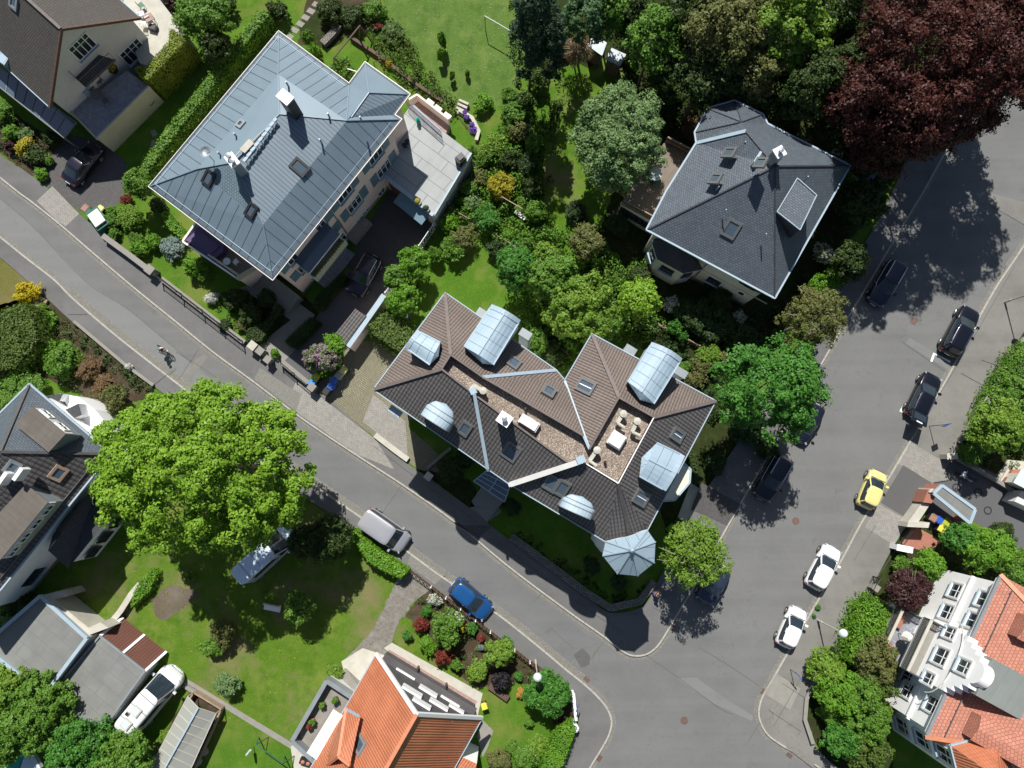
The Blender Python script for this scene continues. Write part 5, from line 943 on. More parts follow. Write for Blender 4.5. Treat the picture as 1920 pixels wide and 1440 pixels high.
# ---- white stucco house with stepped gable
def white_house():
    t = thing('stucco_house', 'white stucco house with stepped round gable, balconies and red tiled roof', 'house', G(1800, 1320, 0)); ze = 7.8
    cb = G(1752, 1376, ze); top = G(1882, 1095, ze); u = (top-cb).normalized(); A, B = Vector((cb.x, cb.y)), Vector((top.x, top.y)); n = Vector((-u.y, u.x)); n = n if n.x < 0 else -n
    side = Vector((-n.x, -n.y)); L = (B-A).length; D = 13.0; C2 = B+side*D; D2 = A+side*D; MB().prism([A[:], B[:], C2[:], D2[:]], 0, ze).build('wall', M['white'], t)
    V = lambda s, o, z: Vector((*(A+Vector((u.x, u.y))*s-n*-o), z)); s_of = lambda px, py, off=0: GW(px, py, (A+n*off), (B+n*off))
    # cornices
    b = MB()
    for z in (4.4,): b.bar(V(0, .08, z), V(L, .08, z), .2, .18); 
    b.bar(V(-.2, .25, ze-.1), V(L+.2, .25, ze-.1), .6, .25); cn = b.build('cornice', M['white'], t); MB().bar(V(-.3, .5, ze+.06), V(L+.3, .5, ze+.06), .22, .14).build('gutter', M['zincd'], t)
    sf = Vector((side.x, side.y)); MB().bar((*(A+n*.1), 4.4), (*(A+sf*D), 4.4), .3, .2).build('side_cornice', M['white'], t)
    # roof: tiled slope up to a flat grey top
    e0, e1 = V(-.5, .5, ze), V(L+.5, .5, ze); k0 = V(2.2, -4.2, ze+3.4); k1 = V(L-2.6, -4.2, ze+3.4); far0 = V(2.2, -10.5, ze+3.4); far1 = V(L-2.6, -10.5, ze+3.4); g0 = V(-.5, -13, ze); g1 = V(L+.5, -13, ze)
    MB().face([e0, e1, k1, k0], up=True).face([e1, g1, far1, k1], up=True).face([g0, e0, k0, far0], up=True).build('roof', M['tile_red'], t); MB().face([k0, k1, far1, far0], up=True).build('flat_roof', M['felt_g'], t); b = MB().bar(k0, k1, .3, .16).bar(k0, far0, .3, .16); b.build('roof_edge', M['greyw'], t)
    [MB().bar(p, q, .3, .14).build('ridge_tiles', M['tile_ridge_o'], t) for p, q in ((e1, k1), (e0, k0))]
    m = lambda s, f, dz=.2: Vector((*(V(s, .5, 0)).xy, ze)).lerp(V(s, -4.2, ze+3.4), f)+Vector((0, 0, dz)); b = MB()
    b.bar(m(.2, .16), m(L-.2, .16), .05, .05)
    for k in range(14): q = m(.5+k*(L-1)/13, .16); b.bar(q, q-Vector((0, 0, .2)), .04, .04, up=(1, 0, 0))
    b.build('snow_guard', M['iron'], t)
    # windows on the sunlit front
    for px, py in ((1792, 1108), (1845, 1124), (1776, 1148), (1825, 1164), (1702, 1293-25), (1702, 1294), (1748, 1321), (1663, 1274)):
        s, z = s_of(px, py)
        if .8 < s < L-.7 and 1 < z < ze-.8: window(t, B, A, L-s, z, 1.15, 1.3, 'frame_w', surround='greyw', out=.02)
    # projecting centre with stepped gable
    bo = .9; s0, _ = s_of(1786, 1304, bo); s1, _ = s_of(1840, 1202, bo); s0, s1 = min(s0, s1), max(s0, s1); s0 = max(1.5, s0); mid = (s0+s1)/2; hw = (s1-s0)/2
    MB().prism([V(s0, bo, 0)[:2], V(s1, bo, 0)[:2], V(s1, -.3, 0)[:2], V(s0, -.3, 0)[:2]], 0, ze).build('centre_bay', M['white'], t); N = 14; prof = [(s0, ze-.1)]
    st = 4; W4 = hw*.62/st; H4 = .85
    for k in range(st): prof += [(s0+k*W4, ze+.35+k*H4*.8), (s0+(k+1)*W4, ze+.35+k*H4*.8)]
    rr = mid-(s0+st*W4); zc = ze+.35+(st-1)*H4*.8; prof += [(mid-rr*math.cos(math.pi*i/N), zc+rr*1.1*math.sin(math.pi*i/N)) for i in range(N+1)]
    pr2 = [(2*mid-s, z) for s, z in prof if s < mid-rr+.001][::-1]; prof = prof+pr2; f = [V(s, bo, z) for s, z in prof]; k = [V(s, bo-.75, z) for s, z in prof]; b = MB(); b.face(f); b.face(k[::-1])
    for i in range(len(f)): j = (i+1) % len(f); b.face([f[i], f[j], k[j], k[i]])
    b.build('stepped_gable', M['white'], t); MB().prism([V(mid-1.4, bo-.6, 0)[:2], V(mid+1.4, bo-.6, 0)[:2], V(mid+1.4, -4, 0)[:2], V(mid-1.4, -4, 0)[:2]], ze, ze+2.6, 0, 0).build('gable_roof', M['felt_g'], t)
    a2, b2 = V(0, bo, 0), V(L, bo, 0)
    for s, z, w, h in ((mid-1.9, 6.1, .85, 1.2), (mid, 6.3, 1.25, 1.5), (mid+1.9, 6.1, .85, 1.2), (mid, 9.0, 1.0, 1.3)): window(t, b2, a2, L-s, z, w, h, 'frame_w', surround='greyw', out=.02)
    b = MB(); pr = [(mid+2.9*math.cos(math.pi*i/20), 6.4+1.7*math.sin(math.pi*i/20)) for i in range(21)]
    for x, y in zip(pr[:-1], pr[1:]): b.bar(V(x[0], bo+.06, x[1]), V(y[0], bo+.06, y[1]), .05, .06)
    b.build('arch_moulding', M['greyw'], t)
    # two balconies
    for z, o1, w in ((4.5, 2.2, hw*.98), (1.9, 3.0, hw*.98)):
        MB().prism([V(mid-w, bo, 0)[:2], V(mid+w, bo, 0)[:2], V(mid+w, o1, 0)[:2], V(mid-w, o1, 0)[:2]], z-.2, z, 0, 1, bottom=True).build('balcony_slab', [M['greyw'], M['concrete'] if z > 3 else M['slab2']], t)
        railing(t, [V(mid-w, bo, 0), V(mid-w, o1, 0), V(mid+w, o1, 0), V(mid+w, bo, 0)], z, 1.0, 'iron', 'balcony_railing', .13, .09, .05); b = MB().bar(V(mid-w, o1, z+1.03), V(mid+w, o1, z+1.03), .22, .08); b.build('handrail', M['concrete_l'], t)
    for z in (.1,): MB().prism([V(mid-hw, bo, 0)[:2], V(mid+hw, bo, 0)[:2], V(mid+hw, 2.9, 0)[:2], V(mid-hw, 2.9, 0)[:2]], 0, 1.7).build('balcony_base', M['greyw'], t)
    # dormers
    for s in (1.9, L-2.4):
        p, q = m(s, .30, .9), V(s, -4.2, ze+3.3); d = Vector((-n.x, -n.y, 0)); w = 1.0; uu = Vector((u.x, u.y, 0)); p = Vector((p.x, p.y, ze+2.15)); w = .95; b = MB(); r0, r1 = p+Vector((0, 0, .3)), q+Vector((0, 0, .1))
        b.face([p+uu*w, r0+uu*w*0, r1, q+uu*w], up=True).face([p-uu*w, r0, r1, q-uu*w], up=True); b.build('dormer_roof', M['tile_red'], t); b = MB(); lo = Vector((0, 0, -.95)); b.face([p-uu*w*.9, p+uu*w*.9, r0])
        b.face([p-uu*w*.9, p+uu*w*.9, p+uu*w*.9+lo, p-uu*w*.9+lo]); 
        for k in (-1, 1): b.face([p+uu*w*.9*k, q+uu*w*.9*k, q+uu*w*.9*k+lo, p+uu*w*.9*k+lo])
        b.build('dormer', M['tile_red'], t); window(t, (p-uu*w)[:2], (p+uu*w)[:2], w, ze+1.75, 1.2, .5, 'frame_w', sill=False) if 0 else None
    # orange turret roof at the bottom corner
    z = 9.4; tp = gp([(1782, 1398), (1812, 1500), (1900, 1520), (1872, 1378)], z); ap = G(1874, 1382, z+2.2); tq = [G(1782, 1398, z), G(1800, 1470, z), G(1880, 1500, z), G(1900, 1440, z), G(1868, 1376, z)]; ap = G(1872, 1460, z+3.0); b = MB()
    for i in range(5): b.face([tq[i], tq[(i+1) % 5], ap], up=True)
    b.build('corner_roof', M['tile_orange'], t); MB().prism(inset([(p.x, p.y) for p in tq], .35), 0, z-.05).build('corner_block', M['white'], t); b = MB()
    for i in range(5): b.bar(tq[i], tq[(i+1) % 5], .16, .14)
    b.build('corner_gutter', M['zincp'], t); fp = inset([(p.x, p.y) for p in tq], .35); i = min(range(5), key=lambda k: (fp[k][0]-tq[1].x)**2+(fp[k][1]-tq[1].y)**2); j = min(range(5), key=lambda k: (fp[k][0]-tq[0].x)**2+(fp[k][1]-tq[0].y)**2); SA, SB = (fp[j], fp[i]) if (i-j) % 5 == 1 else (fp[i], fp[j]); sl_ = math.dist(SA, SB)
    for z_ in (2.0, 4.8, 7.6): window(t, SA, SB, sl_*.5, z_, 1.1, 1.7, 'frame_w', surround='greyw', out=.02)
    return t, V, mid, hw
wh, WV, wmid, whw = white_house()
for s, z, l, w in ((wmid-1.6, 1.9, 'red brown rattan sofa on the lower white balcony', 1.7), (wmid+1.2, 1.9, 'red brown rattan bench at the far end of the lower balcony', 1.3)):
    p = WV(s, 2.5, z); t = thing('garden_sofa', l, 'sofa', p, ang(WV(0, 0, 0), WV(1, 0, 0))); MB(local=True).box((0, 0, .22), (w, .6, .4)).build('seat', M['brickred'], t); MB(local=True).box((0, .27, .55), (w, .1, .5)).build('backrest', M['terracotta'], t)
p = WV(wmid+.2, 2.0, 1.9); t = thing('parasol', 'closed cream parasol lying on the lower white balcony', 'parasol', p, .8); MB(local=True).tube((0, 0, 0), (0, 0, 2.2), .03).build('pole', M['iron'], t); MB(local=True).lathe((0, 0, 0), [(.05, 1.0), (.45, 1.3), (.3, 2.0), (0, 2.4)], 9).build('canopy', M['canvas'], t)
# ---- house in the top left
def top_left_house():
    ze, zr = 5.6, 10.2; t = thing('brown_roof_house', 'white gabled house with dark brown tiled roof and balcony in the top left corner', 'house', G(150, 90, 0))
    P = {k: G(x, y, z) for k, (x, y, z) in dict(b=(114, 54, zr), c=(263, 33, ze), a=(93, 201, ze), f=(54, 0, zr)).items()}; ax = P['f']-P['b']; ax.z = 0; ax.normalize(); 
    for k, s in (('d', 'a'), ('g', 'c')): P[k] = P[s]+ax*14
    P['f'] = P['b']+ax*14; MB().face([P[k] for k in 'abfd'], up=True).face([P[k] for k in 'bcgf'], up=True).build('roof', M['tile_brown2'], t); lines(t, P, ['bf'], .22, .12, 'tile_ridge', 'ridge_tiles'); lines(t, P, ['ab', 'bc'], .2, .22, 'timber_d', 'verge_board', -.06); lines(t, P, ['cg', 'ad'], .12, .12, 'zincp', 'gutter', -.05)
    i = .85; A, C, B = P['a'].lerp(P['c'], .05)+ax*i, P['c'].lerp(P['a'], .05)+ax*i, P['b']+ax*i; u_ = (C-A).normalized(); B = A+u_*(B-A).dot(u_); B.z = zr-.45; A.z = C.z = ze+.2; V = lambda p, z=None: (p.x, p.y, p.z if z is None else z)
    MB().face([V(A, 0), V(C, 0), V(C), V(B), V(A)]).build('gable_wall', M['greyw'], t); b = MB()
    for p in (A, C): q = p+ax*13; b.face([V(p, 0), V(q, 0), V(q), V(p)])
    b.build('side_wall', M['greyw'], t); w0, w1 = (A, C)
    if Vector(((w1-w0).y, -(w1-w0).x, 0)).dot(ax) > 0: w0, w1 = w1, w0
    for px, py, w, h in ((154, 87, 2.0, 1.7), (249, 97, 2.2, 1.8)): s, z = GW(px, py, w0, w1); window(t, w0, w1, s, max(z, 1.3), w, h, bars=3)
    z = 2.7; q = gp([(135, 118), (160, 92), (214, 120), (180, 165)], 4.6); b = MB(); fl = gp([(123, 126), (164, 96), (216, 112), (160, 163)], 4.9); MB().prism([(p.x, p.y) for p in fl], 4.75, 4.9, bottom=True).build('balcony_floor', M['wood'], t); railing(t, [fl[0], fl[3], fl[2]], 4.9, 1.0, 'iron', 'balcony_railing', .2)
    # roof of the garage used as patio
    zp = 2.5; q = gp([(238, 132), (282, 164), (184, 262), (132, 208)], zp); MB().prism([(p.x, p.y) for p in q], 0, zp, 0, 1).build('garage', [M['beige'], M['slab2']], t); b = MB(); b.bar(q[1]+Vector((0, 0, .15)), q[2]+Vector((0, 0, .15)), .16, .3); b.bar(q[2]+Vector((0, 0, .1)), q[3]+Vector((0, 0, .1)), .16, .2); b.build('parapet', M['beige'], t)
    q0, q1 = G(182, 262, 2.4), G(135, 214, 2.4)
    # glazed car port
    q = gp([(-20, 112), (143, 230), (121, 259), (-20, 148)], 2.9); MB().face(q, up=True).build('carport_glass', M['canopy'], t); b = MB().bar(q[0], q[1], .08, .1).bar(q[3], q[2], .1, .12)
    for k in range(10): b.bar(q[0].lerp(q[1], k/9), q[3].lerp(q[2], k/9), .07, .08)
    for k in (0, .5, 1): p = q[3].lerp(q[2], k); b.bar(p, (p.x, p.y, 0), .1, .1, up=(1, 0, 0))
    b.build('carport_frame', M['frame_g'], t); q = gp([(-30, 10), (0, 22), (42, 64), (8, 122), (-30, 95)], 6.2); MB().prism([(p.x, p.y) for p in q], 4, 6.2, 0, 0).build('metal_dormer', M['zinc'], t)
    skylight(t, 27, 4, 7.4, fnorm(P, 'abf'), .7, .9, 'zincd'); return t
top_left_house()
round_table('round patio table with chairs in the shade of the top left patio', 180, 176, 2.5, .5, 'iron')
for x, y, r, l in ((197, 189, 2.0, 'dark metal chair right of the round patio table'), (186, 152, -1.5, 'grey cushioned chair above the round patio table'), (170, 166, 0, 'dark metal chair left of the round patio table')): chair(l, x, y, 2.5, r, 'frame_g' if 'grey' in l else 'iron')
c = G(152, 163, 3.0); MB().box((c.x, c.y, 2.85), (1.5, .8, .7), -.5).box((c.x, c.y, 3.22), (1.6, .9, .06), -.5).build('outdoor_counter', M['zinc'], None, 'pale metal covered counter on the top left patio', 'counter'); pot_plant('bushy ochre plant in a pot on the shaded patio', 212, 130, 2.5, 'gold', 'dark', .4)
for x, y, r, l in ((265, 25, .4, 'pale chair on the sunlit white terrace, left of the square table'), (281, 40, -1, 'pale wire chair on the sunlit white terrace, below the square table'), (268, 44, 1.5, 'pale wire chair near the house wall on the white terrace')): chair(l, x, y, 2.4, r, 'plastic_w')
c = G(279, 33, 3.1); t = thing('garden_table', 'square pink topped table on the sunlit white terrace', 'table', (c.x, c.y, 2.4), .5); MB(local=True).box((0, 0, .72), (.7, .7, .04)).build('table_top', M['pinkpave'], t)
for x in (-.3, .3):
    for y in (-.3, .3): MB(local=True).box((x, y, .35), (.04, .04, .7)).build('leg', M['iron'], t)
chair('green folding chair at the top of the white terrace', 264, 9, 2.4, .7, 'bin_green'); c = G(285, 50, 2.8); MB().box((c.x, c.y, 2.6), (.7, .5, .35), -.3).box((c.x, c.y, 2.8), (.6, .4, .06), -.3).build('footstool', M['dark'], None, 'dark square stool on the white terrace', 'stool')
# ---- sheds, shelters and small roofs
for i, (q, lab) in enumerate((([(1112, 66), (1138, 80), (1129, 105), (1101, 85)], 'grey roofed garden shed under the conifer, left of the pair'), ([(1147, 90), (1174, 102), (1163, 124), (1134, 110)], 'grey roofed garden shed under the trees, right of the pair'))):
    p = gp(q, 2.4); c = sum(p, Vector())/4; t = thing('garden_shed', lab, 'shed', (c.x, c.y, 0), 0, 'garden sheds under the trees'); MB().prism(inset([(v.x, v.y) for v in p], .15), 0, 2.3).build('wall', M['wood'], t); MB().prism([(v.x, v.y) for v in p], 2.32, 2.42, bottom=True).build('roof', M['zincd'], t); a = p[2].lerp(p[3], .4); MB().box((a.x, a.y+.18, 1.0), (.8, .06, 1.8), ang(p[3], p[2])).build('door', M['timber_d'], t)
p = gp([(666, 579), (687, 592), (647, 647), (626, 629)], 2.3); c = sum(p, Vector())/4; t = thing('lean_to_shelter', 'small lean-to shelter with grey tiled roof beside the white topped wall', 'shelter', (c.x, c.y, 0)); MB().prism([(v.x, v.y) for v in p], 2.15, 2.3, bottom=True).build('roof', M['tile_dark'], t)
for v in p: MB().bar((v.x*.985+c.x*.015, v.y*.985+c.y*.015, 0), (v.x*.985+c.x*.015, v.y*.985+c.y*.015, 2.15), .12, .12, up=(1, 0, 0)).build('post', M['timber_d'], t)
def wall(label, pts, z, w, mat='concrete', cap=None, zs=None, name='garden_wall', group=None, cw=.06, overlap=0):
    P = [(p.x, p.y) for p in gp(pts, z if zs is None else zs)]; t = thing(name, label, 'wall', (*P[0], 0), 0, group); MB().ribbon(P, -w/2, w/2, 0, z-.08).build('wall', M[mat], t); MB().ribbon(P, -w/2-cw, w/2+cw, z-.08, z).build('coping', M[cap or mat], t); return t
wall('tall garden wall with wide pale metal coping beside the villa drive', [(720, 553), (652, 650)], 2.2, .35, 'pink', 'zincp')
wall('low stone garden wall with pale coping along the upper pavement', [(192, 441), (240, 476), (282, 508)], .9, .35, 'stone', 'concrete'); wall('low garden wall below the iron fence in front of the pink villa', [(302, 522), (380, 582), (458, 642)], .5, .3, 'stone', 'concrete'); wall('short wall between the gates in front of the pink villa', [(528, 678), (582, 722)], .7, .35, 'concrete', 'concrete')
wall('curved rubble stone wall around the turret house lawn', [(958, 1006), (1050, 1074), (1100, 1112), (1145, 1140), (1200, 1128), (1228, 1090)], .5, .5, 'stone', 'stone'); wall('low rubble wall at the edge of the grass paver yard', [(703, 815), (735, 840), (765, 862)], .35, .35, 'stone', 'concrete_l')
wall('dark retaining kerb beside the turret house yard', [(800, 878), (845, 840)], .35, .15, 'concrete', 'concrete'); wall('dry stone wall of pale rocks in the left lawn', [(204, 1172), (226, 1145), (245, 1115), (262, 1095)], .7, .35, 'stone', 'concrete_l')
wall('white garden wall with end pier by the bottom hedge', [(1074, 1300), (1077, 1330), (1079, 1352)], 1.0, .22, 'white', 'white'); c = G(1077, 1366, 1.1); MB().lathe((c.x, c.y, 0), [(0, 0), (.32, 0), (.32, 1.0), (.38, 1.0), (.38, 1.1), (0, 1.25)], 8).build('wall_pier', M['white'], None, 'white octagonal pier at the end of the corner garden wall', 'pier')
wall('stone wall with pale top above the lower street garden', [(138, 602), (235, 684), (287, 722)], .35, .14, 'concrete', 'concrete'); wall('garden wall along the right pavement above the driveway', [(1925, 632), (1882, 680), (1842, 752), (1800, 830)], .5, .2, 'concrete', 'concrete'); wall('garden wall along the pavement by the lower right hedge', [(1532, 1276), (1513, 1310), (1510, 1350), (1525, 1395)], .5, .2, 'concrete', 'concrete'); wall('dark wooden retaining wall in the upper garden', [(660, 70), (720, 110), (770, 150), (830, 190)], .5, .15, 'timber_d', 'timber_d'); wall('curved stone edging of the upper lawn', [(860, 205), (885, 220), (898, 245), (893, 262)], .4, .2, 'concrete_l', 'concrete_l')
wall('terrace wall of rubble between garden beds behind the pink villa', [(635, 45), (622, 62), (604, 80)], .6, .5, 'stone', 'stone'); wall('low wall between shaded path and street by the slate villa', [(1560, 280), (1620, 300), (1665, 328)], 1.0, .5, 'stone', 'concrete')
wall('sandstone wall stub on the right beside the driveway', [(1776, 856), (1796, 855)], 1.2, .4, 'concrete_l', 'concrete_l'); wall('low wall beside the shaded driveway on the right', [(1800, 862), (1860, 895), (1925, 935)], .6, .2, 'concrete', 'concrete'); wall('white plastered gate wall with scalloped end on the right', [(1682, 1026), (1712, 1032)], 1.3, .4, 'white', 'white')
# bin shelter and gate posts on the right
t = thing('bin_shelter', 'brick walled bin shelter with flat roof and pale metal edge', 'shelter', G(1780, 945, 0)); q = gp([(1750, 925), (1766, 910), (1828, 955), (1818, 981)], 2.2); MB().prism([(v.x, v.y) for v in q], 2.05, 2.2, bottom=True).build('roof', M['felt'], t); b = MB()
for i in range(4): b.bar(q[i], q[(i+1) % 4], .25, .16)
b.build('roof_edge', M['zincp'], t); [MB().bar((q[i].x, q[i].y, 1.0), (q[j].x, q[j].y, 1.0), .2, 2.0).build('brick_wall', M['brickred'], t) for i, j in ((3, 2), (0, 1))]; sheet('bin_yard', [(1742, 945), (1765, 925), (1815, 975), (1790, 1000), (1735, 990)], .013, 'drive')
t = thing('boundary_wall', 'sandstone capped brick wall in front of the bin shelter', 'wall', G(1725, 950, 0)); q = gp([(1742, 918), (1762, 920), (1748, 944), (1732, 942)], 1.9); MB().prism([(v.x, v.y) for v in q], 0, 1.8).build('brick_panel', M['brickred'], t); MB().prism(inset([(v.x, v.y) for v in gp([(1745, 916), (1765, 918), (1760, 925), (1741, 923)], 1.9)], 0), 0, 1.95).build('top_cap', M['concrete_l'], t); MB().prism([(v.x, v.y) for v in gp([(1730, 943), (1745, 946), (1722, 981), (1704, 979)], 1.5)], 0, 1.4).build('sandstone_wall', M['concrete_l'], t); MB().prism([(v.x, v.y) for v in gp([(1704, 979), (1745, 980), (1742, 990), (1702, 988)], 1.7)], 0, 1.6).build('gate_pier', M['concrete_l'], t)
# far right house with brick terrace
t = thing('glazed_porch_house', 'corner of a house with brick paved porch, stone steps and pale glass roof', 'house', G(1905, 890, 0)); st = gp([(1862, 900), (1900, 862), (1930, 875), (1905, 915)])
for k in range(3): q = [st[i].lerp((st[0]+st[2])/2, .08*k) for i in range(4)]; MB().prism([(v.x, v.y) for v in gp([(1863+k*7, 902-k), (1888+k*6, 862+k), (1960, 870), (1960, 960-k*2)])], k*.18, .18+k*.18).build('step', M['concrete_l'], t)
MB().prism([(v.x, v.y) for v in gp([(1884, 902), (1900, 880), (1960, 880), (1960, 950)], .7)], 0, .7).build('brick_porch', M['brickred'], t); q = gp([(1900, 905), (1915, 880), (1990, 880), (1990, 950)], 2.6); MB().prism([(v.x, v.y) for v in q], 2.5, 2.6, bottom=True).build('glass_roof', M['lamp'], t); MB().prism([(v.x, v.y) for v in gp([(1912, 905), (1922, 888), (1990, 888), (1990, 945)], 2.5)], 0, 2.5).build('wall', M['cream'], t); MB().prism([(v.x, v.y) for v in gp([(1902, 940), (1916, 920), (1990, 950), (1990, 980)], 1.6)], 0, 1.6).build('window_bay', M['greyw'], t)
# bottom left tarps
for q, m, l in (([(8, 1440), (38, 1404), (48, 1412), (30, 1460)], 'turq', 'turquoise tarp stretched in the bottom left corner'), ([(30, 1452), (48, 1412), (64, 1418), (76, 1440), (70, 1460)], 'palesheet', 'pale grey sheet cover beside the turquoise tarp')): MB().prism([(v.x, v.y) for v in gp(q, 1.5)], 1.1, 1.5, bottom=True).build('tarp', M[m], None, l, 'tarp')
# ---------------------------------------------------------------- fences, lamps, signs, bins
def fence(label, pts, h, kind='pickets', mat='iron', z0=0, cat='fence', postmat=None, ps=2.0, zs=None, n_pick=.15, pw=.02):
    P = [Vector((p.x, p.y, z0)) for p in gp(pts, h if zs is None else zs)]; t = thing('fence', label, cat, P[0]); b = MB()
    for a, c in zip(P[:-1], P[1:]):
        L = (c-a).length
        for zz in (.12, h-.05): b.bar(a+Vector((0, 0, zz)), c+Vector((0, 0, zz)), .04, .05)
        if kind == 'pickets':
            n = int(L/n_pick)
            for i in range(n+1): q = a.lerp(c, i/max(n, 1)); b.box((q.x, q.y, z0+h/2), (pw, pw, h))
        elif kind == 'lattice':
            n = int(L/.35); d = (c-a)/max(n, 1)
            for i in range(n): q = a+d*i; b.bar(q+Vector((0, 0, .1)), q+d+Vector((0, 0, h-.05)), .03, .05); b.bar(q+Vector((0, 0, h-.05)), q+d+Vector((0, 0, .1)), .03, .05)
        elif kind == 'rails':
            for k in range(1, 4): b.bar(a+Vector((0, 0, h*k/4)), c+Vector((0, 0, h*k/4)), .03, .06)
    b.build('panel', M[mat], t)
    for a, c in zip(P[:-1], P[1:]):
        n = max(1, round((c-a).length/ps))
        for i in range(n+(1 if c is P[-1] else 0)): q = a.lerp(c, i/n); MB().box((q.x, q.y, z0+(h+.08)/2), (.09, .09, h+.08)).build('post', M[postmat or mat], t)
    return t
fence('black iron railing on the low wall along the upper pavement', [(302, 522), (380, 582), (455, 640)], 1.1, mat='dark', z0=.4, zs=0.4); fence('black iron gate panel between stone piers in front of the pink villa', [(530, 680), (582, 724)], 1.3, mat='dark', zs=0, ps=1.5)
fence('white lattice fence along the top of the villa drive', [(812, 420), (785, 460), (765, 490), (742, 520), (722, 548)], 1.6, 'lattice', 'whitep', zs=1.6)
fence('brown wire fence in front of the orange house garden', [(768, 1067), (810, 1098), (865, 1139), (920, 1182), (965, 1216), (1022, 1260)], .9, 'lattice', 'timber_d', postmat='whitep', ps=1.75, zs=0)
fence('long weathered slat fence crossing the middle garden', [(832, 382), (880, 410), (930, 440), (972, 464)], 1.0, 'rails', 'timber', zs=1.0, ps=2.4); fence('dark red slat fence along the edge of the roof terrace garden', [(884, 300), (860, 345), (838, 380), (817, 415)], 1.9, 'rails', 'purple', zs=1.9)
fence('dark mesh fence at the corner of the courtyard garden', [(778, 560), (756, 606), (775, 625)], 1.4, 'rails', 'frame_g', zs=1.4); fence('dark wire fence on the wall along the right pavement', [(1925, 655), (1875, 725), (1830, 800)], 1.2, 'rails', 'dark', z0=.3, zs=.8)
fence('dark wire fence in the hedge along the lower right pavement', [(1650, 1085), (1605, 1170), (1565, 1245)], 1.3, 'rails', 'dark', zs=1.3); fence('row of pale rails at the shaded garden border behind the balcony house', [(1235, 607), (1285, 632), (1312, 648)], .8, 'rails', 'timber', zs=.8)
fence('dark fence on the corner wall below the white lamp', [(1072, 1302), (1076, 1345)], .9, 'pickets', 'dark', z0=.9, zs=1.8, ps=1)
fence('slat gate leaning open on the brick path', [(1702, 1010), (1716, 990)], 1.2, 'pickets', 'dark', zs=1.2, ps=1)
def frame(label, pts, h, w=.07, mat='timber_d', name='garden_trellis', cat='trellis', legs=((0, 0), (1, 0))):
    P = gp(pts, h); t = thing(name, label, cat, (P[0].x, P[0].y, 0)); MB().bar(P[0], P[-1], w, w).build('top_bar', M[mat], t)
    for k, dx in legs: p = P[0].lerp(P[-1], k); MB().bar(p, (p.x+dx, p.y-.1, 0), w, w, up=(1, 0, 0)).build('leg', M[mat], t)
    return t
frame('long dark timber swing beam in the garden behind the pink villa', [(626, 108), (675, 48)], 2.4, .1, legs=((0, -.6), (0, .6), (1, -.6), (1, .6))); frame('short dark timber bar by the flower bed', [(700, 116), (714, 114)], 1.6, .06); frame('pale bar on posts below the yellow bush', [(941, 369), (979, 391)], 2.0, .07, 'timber', legs=((0, 0), (1, 0))); frame('white bar by the shrub under the villa eave', [(652, 129), (668, 134)], 1.4, .05, 'whitep')
frame('green metal clothes frame on the upper meadow', [(909, 30), (957, 58)], 2.0, .06, 'bin_green', 'clothes_frame', 'clothes frame'); frame('green metal clothes frame on the lower left lawn', [(480, 1396), (530, 1432)], 1.8, .06, 'bin_green', 'clothes_frame', 'clothes frame', ((0, -.4), (0, .4), (1, -.4), (1, .4)))
def lamp(label, base, h, rot=0, arm=0, r=.34, mat='concrete_l', globe=True):
    c = G(*base); t = thing('street_lamp', label, 'street lamp', c, rot, 'street lamps'); b = MB(local=True).tube((0, 0, 0), (0, 0, 1.0), .09).tube((0, 0, 1.0), (0, 0, h), .06, .045, n=10); b.build('pole', M[mat], t, smooth=False)
    if globe: MB(local=True).lathe((0, 0, h), [(.1, -.05), (r, .05), (r*1.0, .16), (r*.75, .32), (.12, .4), (0, .42)], 20).build('lamp_head', M['lamp'], t, smooth=True); MB(local=True).lathe((0, 0, h), [(.0, .43), (.1, .41), (.13, .38)], 10).build('cap', M['whitep'], t)
    else: MB(local=True).box((.25, 0, h), (.9, .34, .14)).build('lamp_head', M['frame_g'], t); MB(local=True).box((.3, 0, h-.08), (.6, .26, .03)).build('lens', M['lamp'], t)
    return t
lamp('post lamp with round glass head by the lower garden fence', (1004, 1237), 4.8); lamp('tall post lamp with round glass head on the lower right pavement', (1532, 1162), 4.7); lamp('tall grey street lamp at the right edge of the photo', (1882, 567), 4.9, .4)
def sign(label, base, h, txt=None, w=.6, hh=.62, rot=0, col='bin_blue', name='street_sign'):
    c = G(*base); t = thing(name, label, 'sign', c, rot); MB(local=True).tube((0, 0, 0), (0, 0, h), .032).build('pole', M['iron'], t); MB(local=True).box((0, -.04, h-hh/2), (w, .03, hh)).build('plate', M[col], t); MB(local=True).box((0, -.06, h-hh/2), (w*.86, .008, .05)).build('marking', M['whitep'], t); return t
sign('thin pole with blue sign plate above the pavers on the right', (1741, 799), 2.9, rot=.45); sign('thin pole with small blue sign plate on the lower right pavement', (1481, 1254), 2.0, rot=-.9, w=.75, hh=.2)
sign('blue street name plates on the corner fence', (1078, 1312), 2.0, rot=1.2, w=.7, hh=.18)
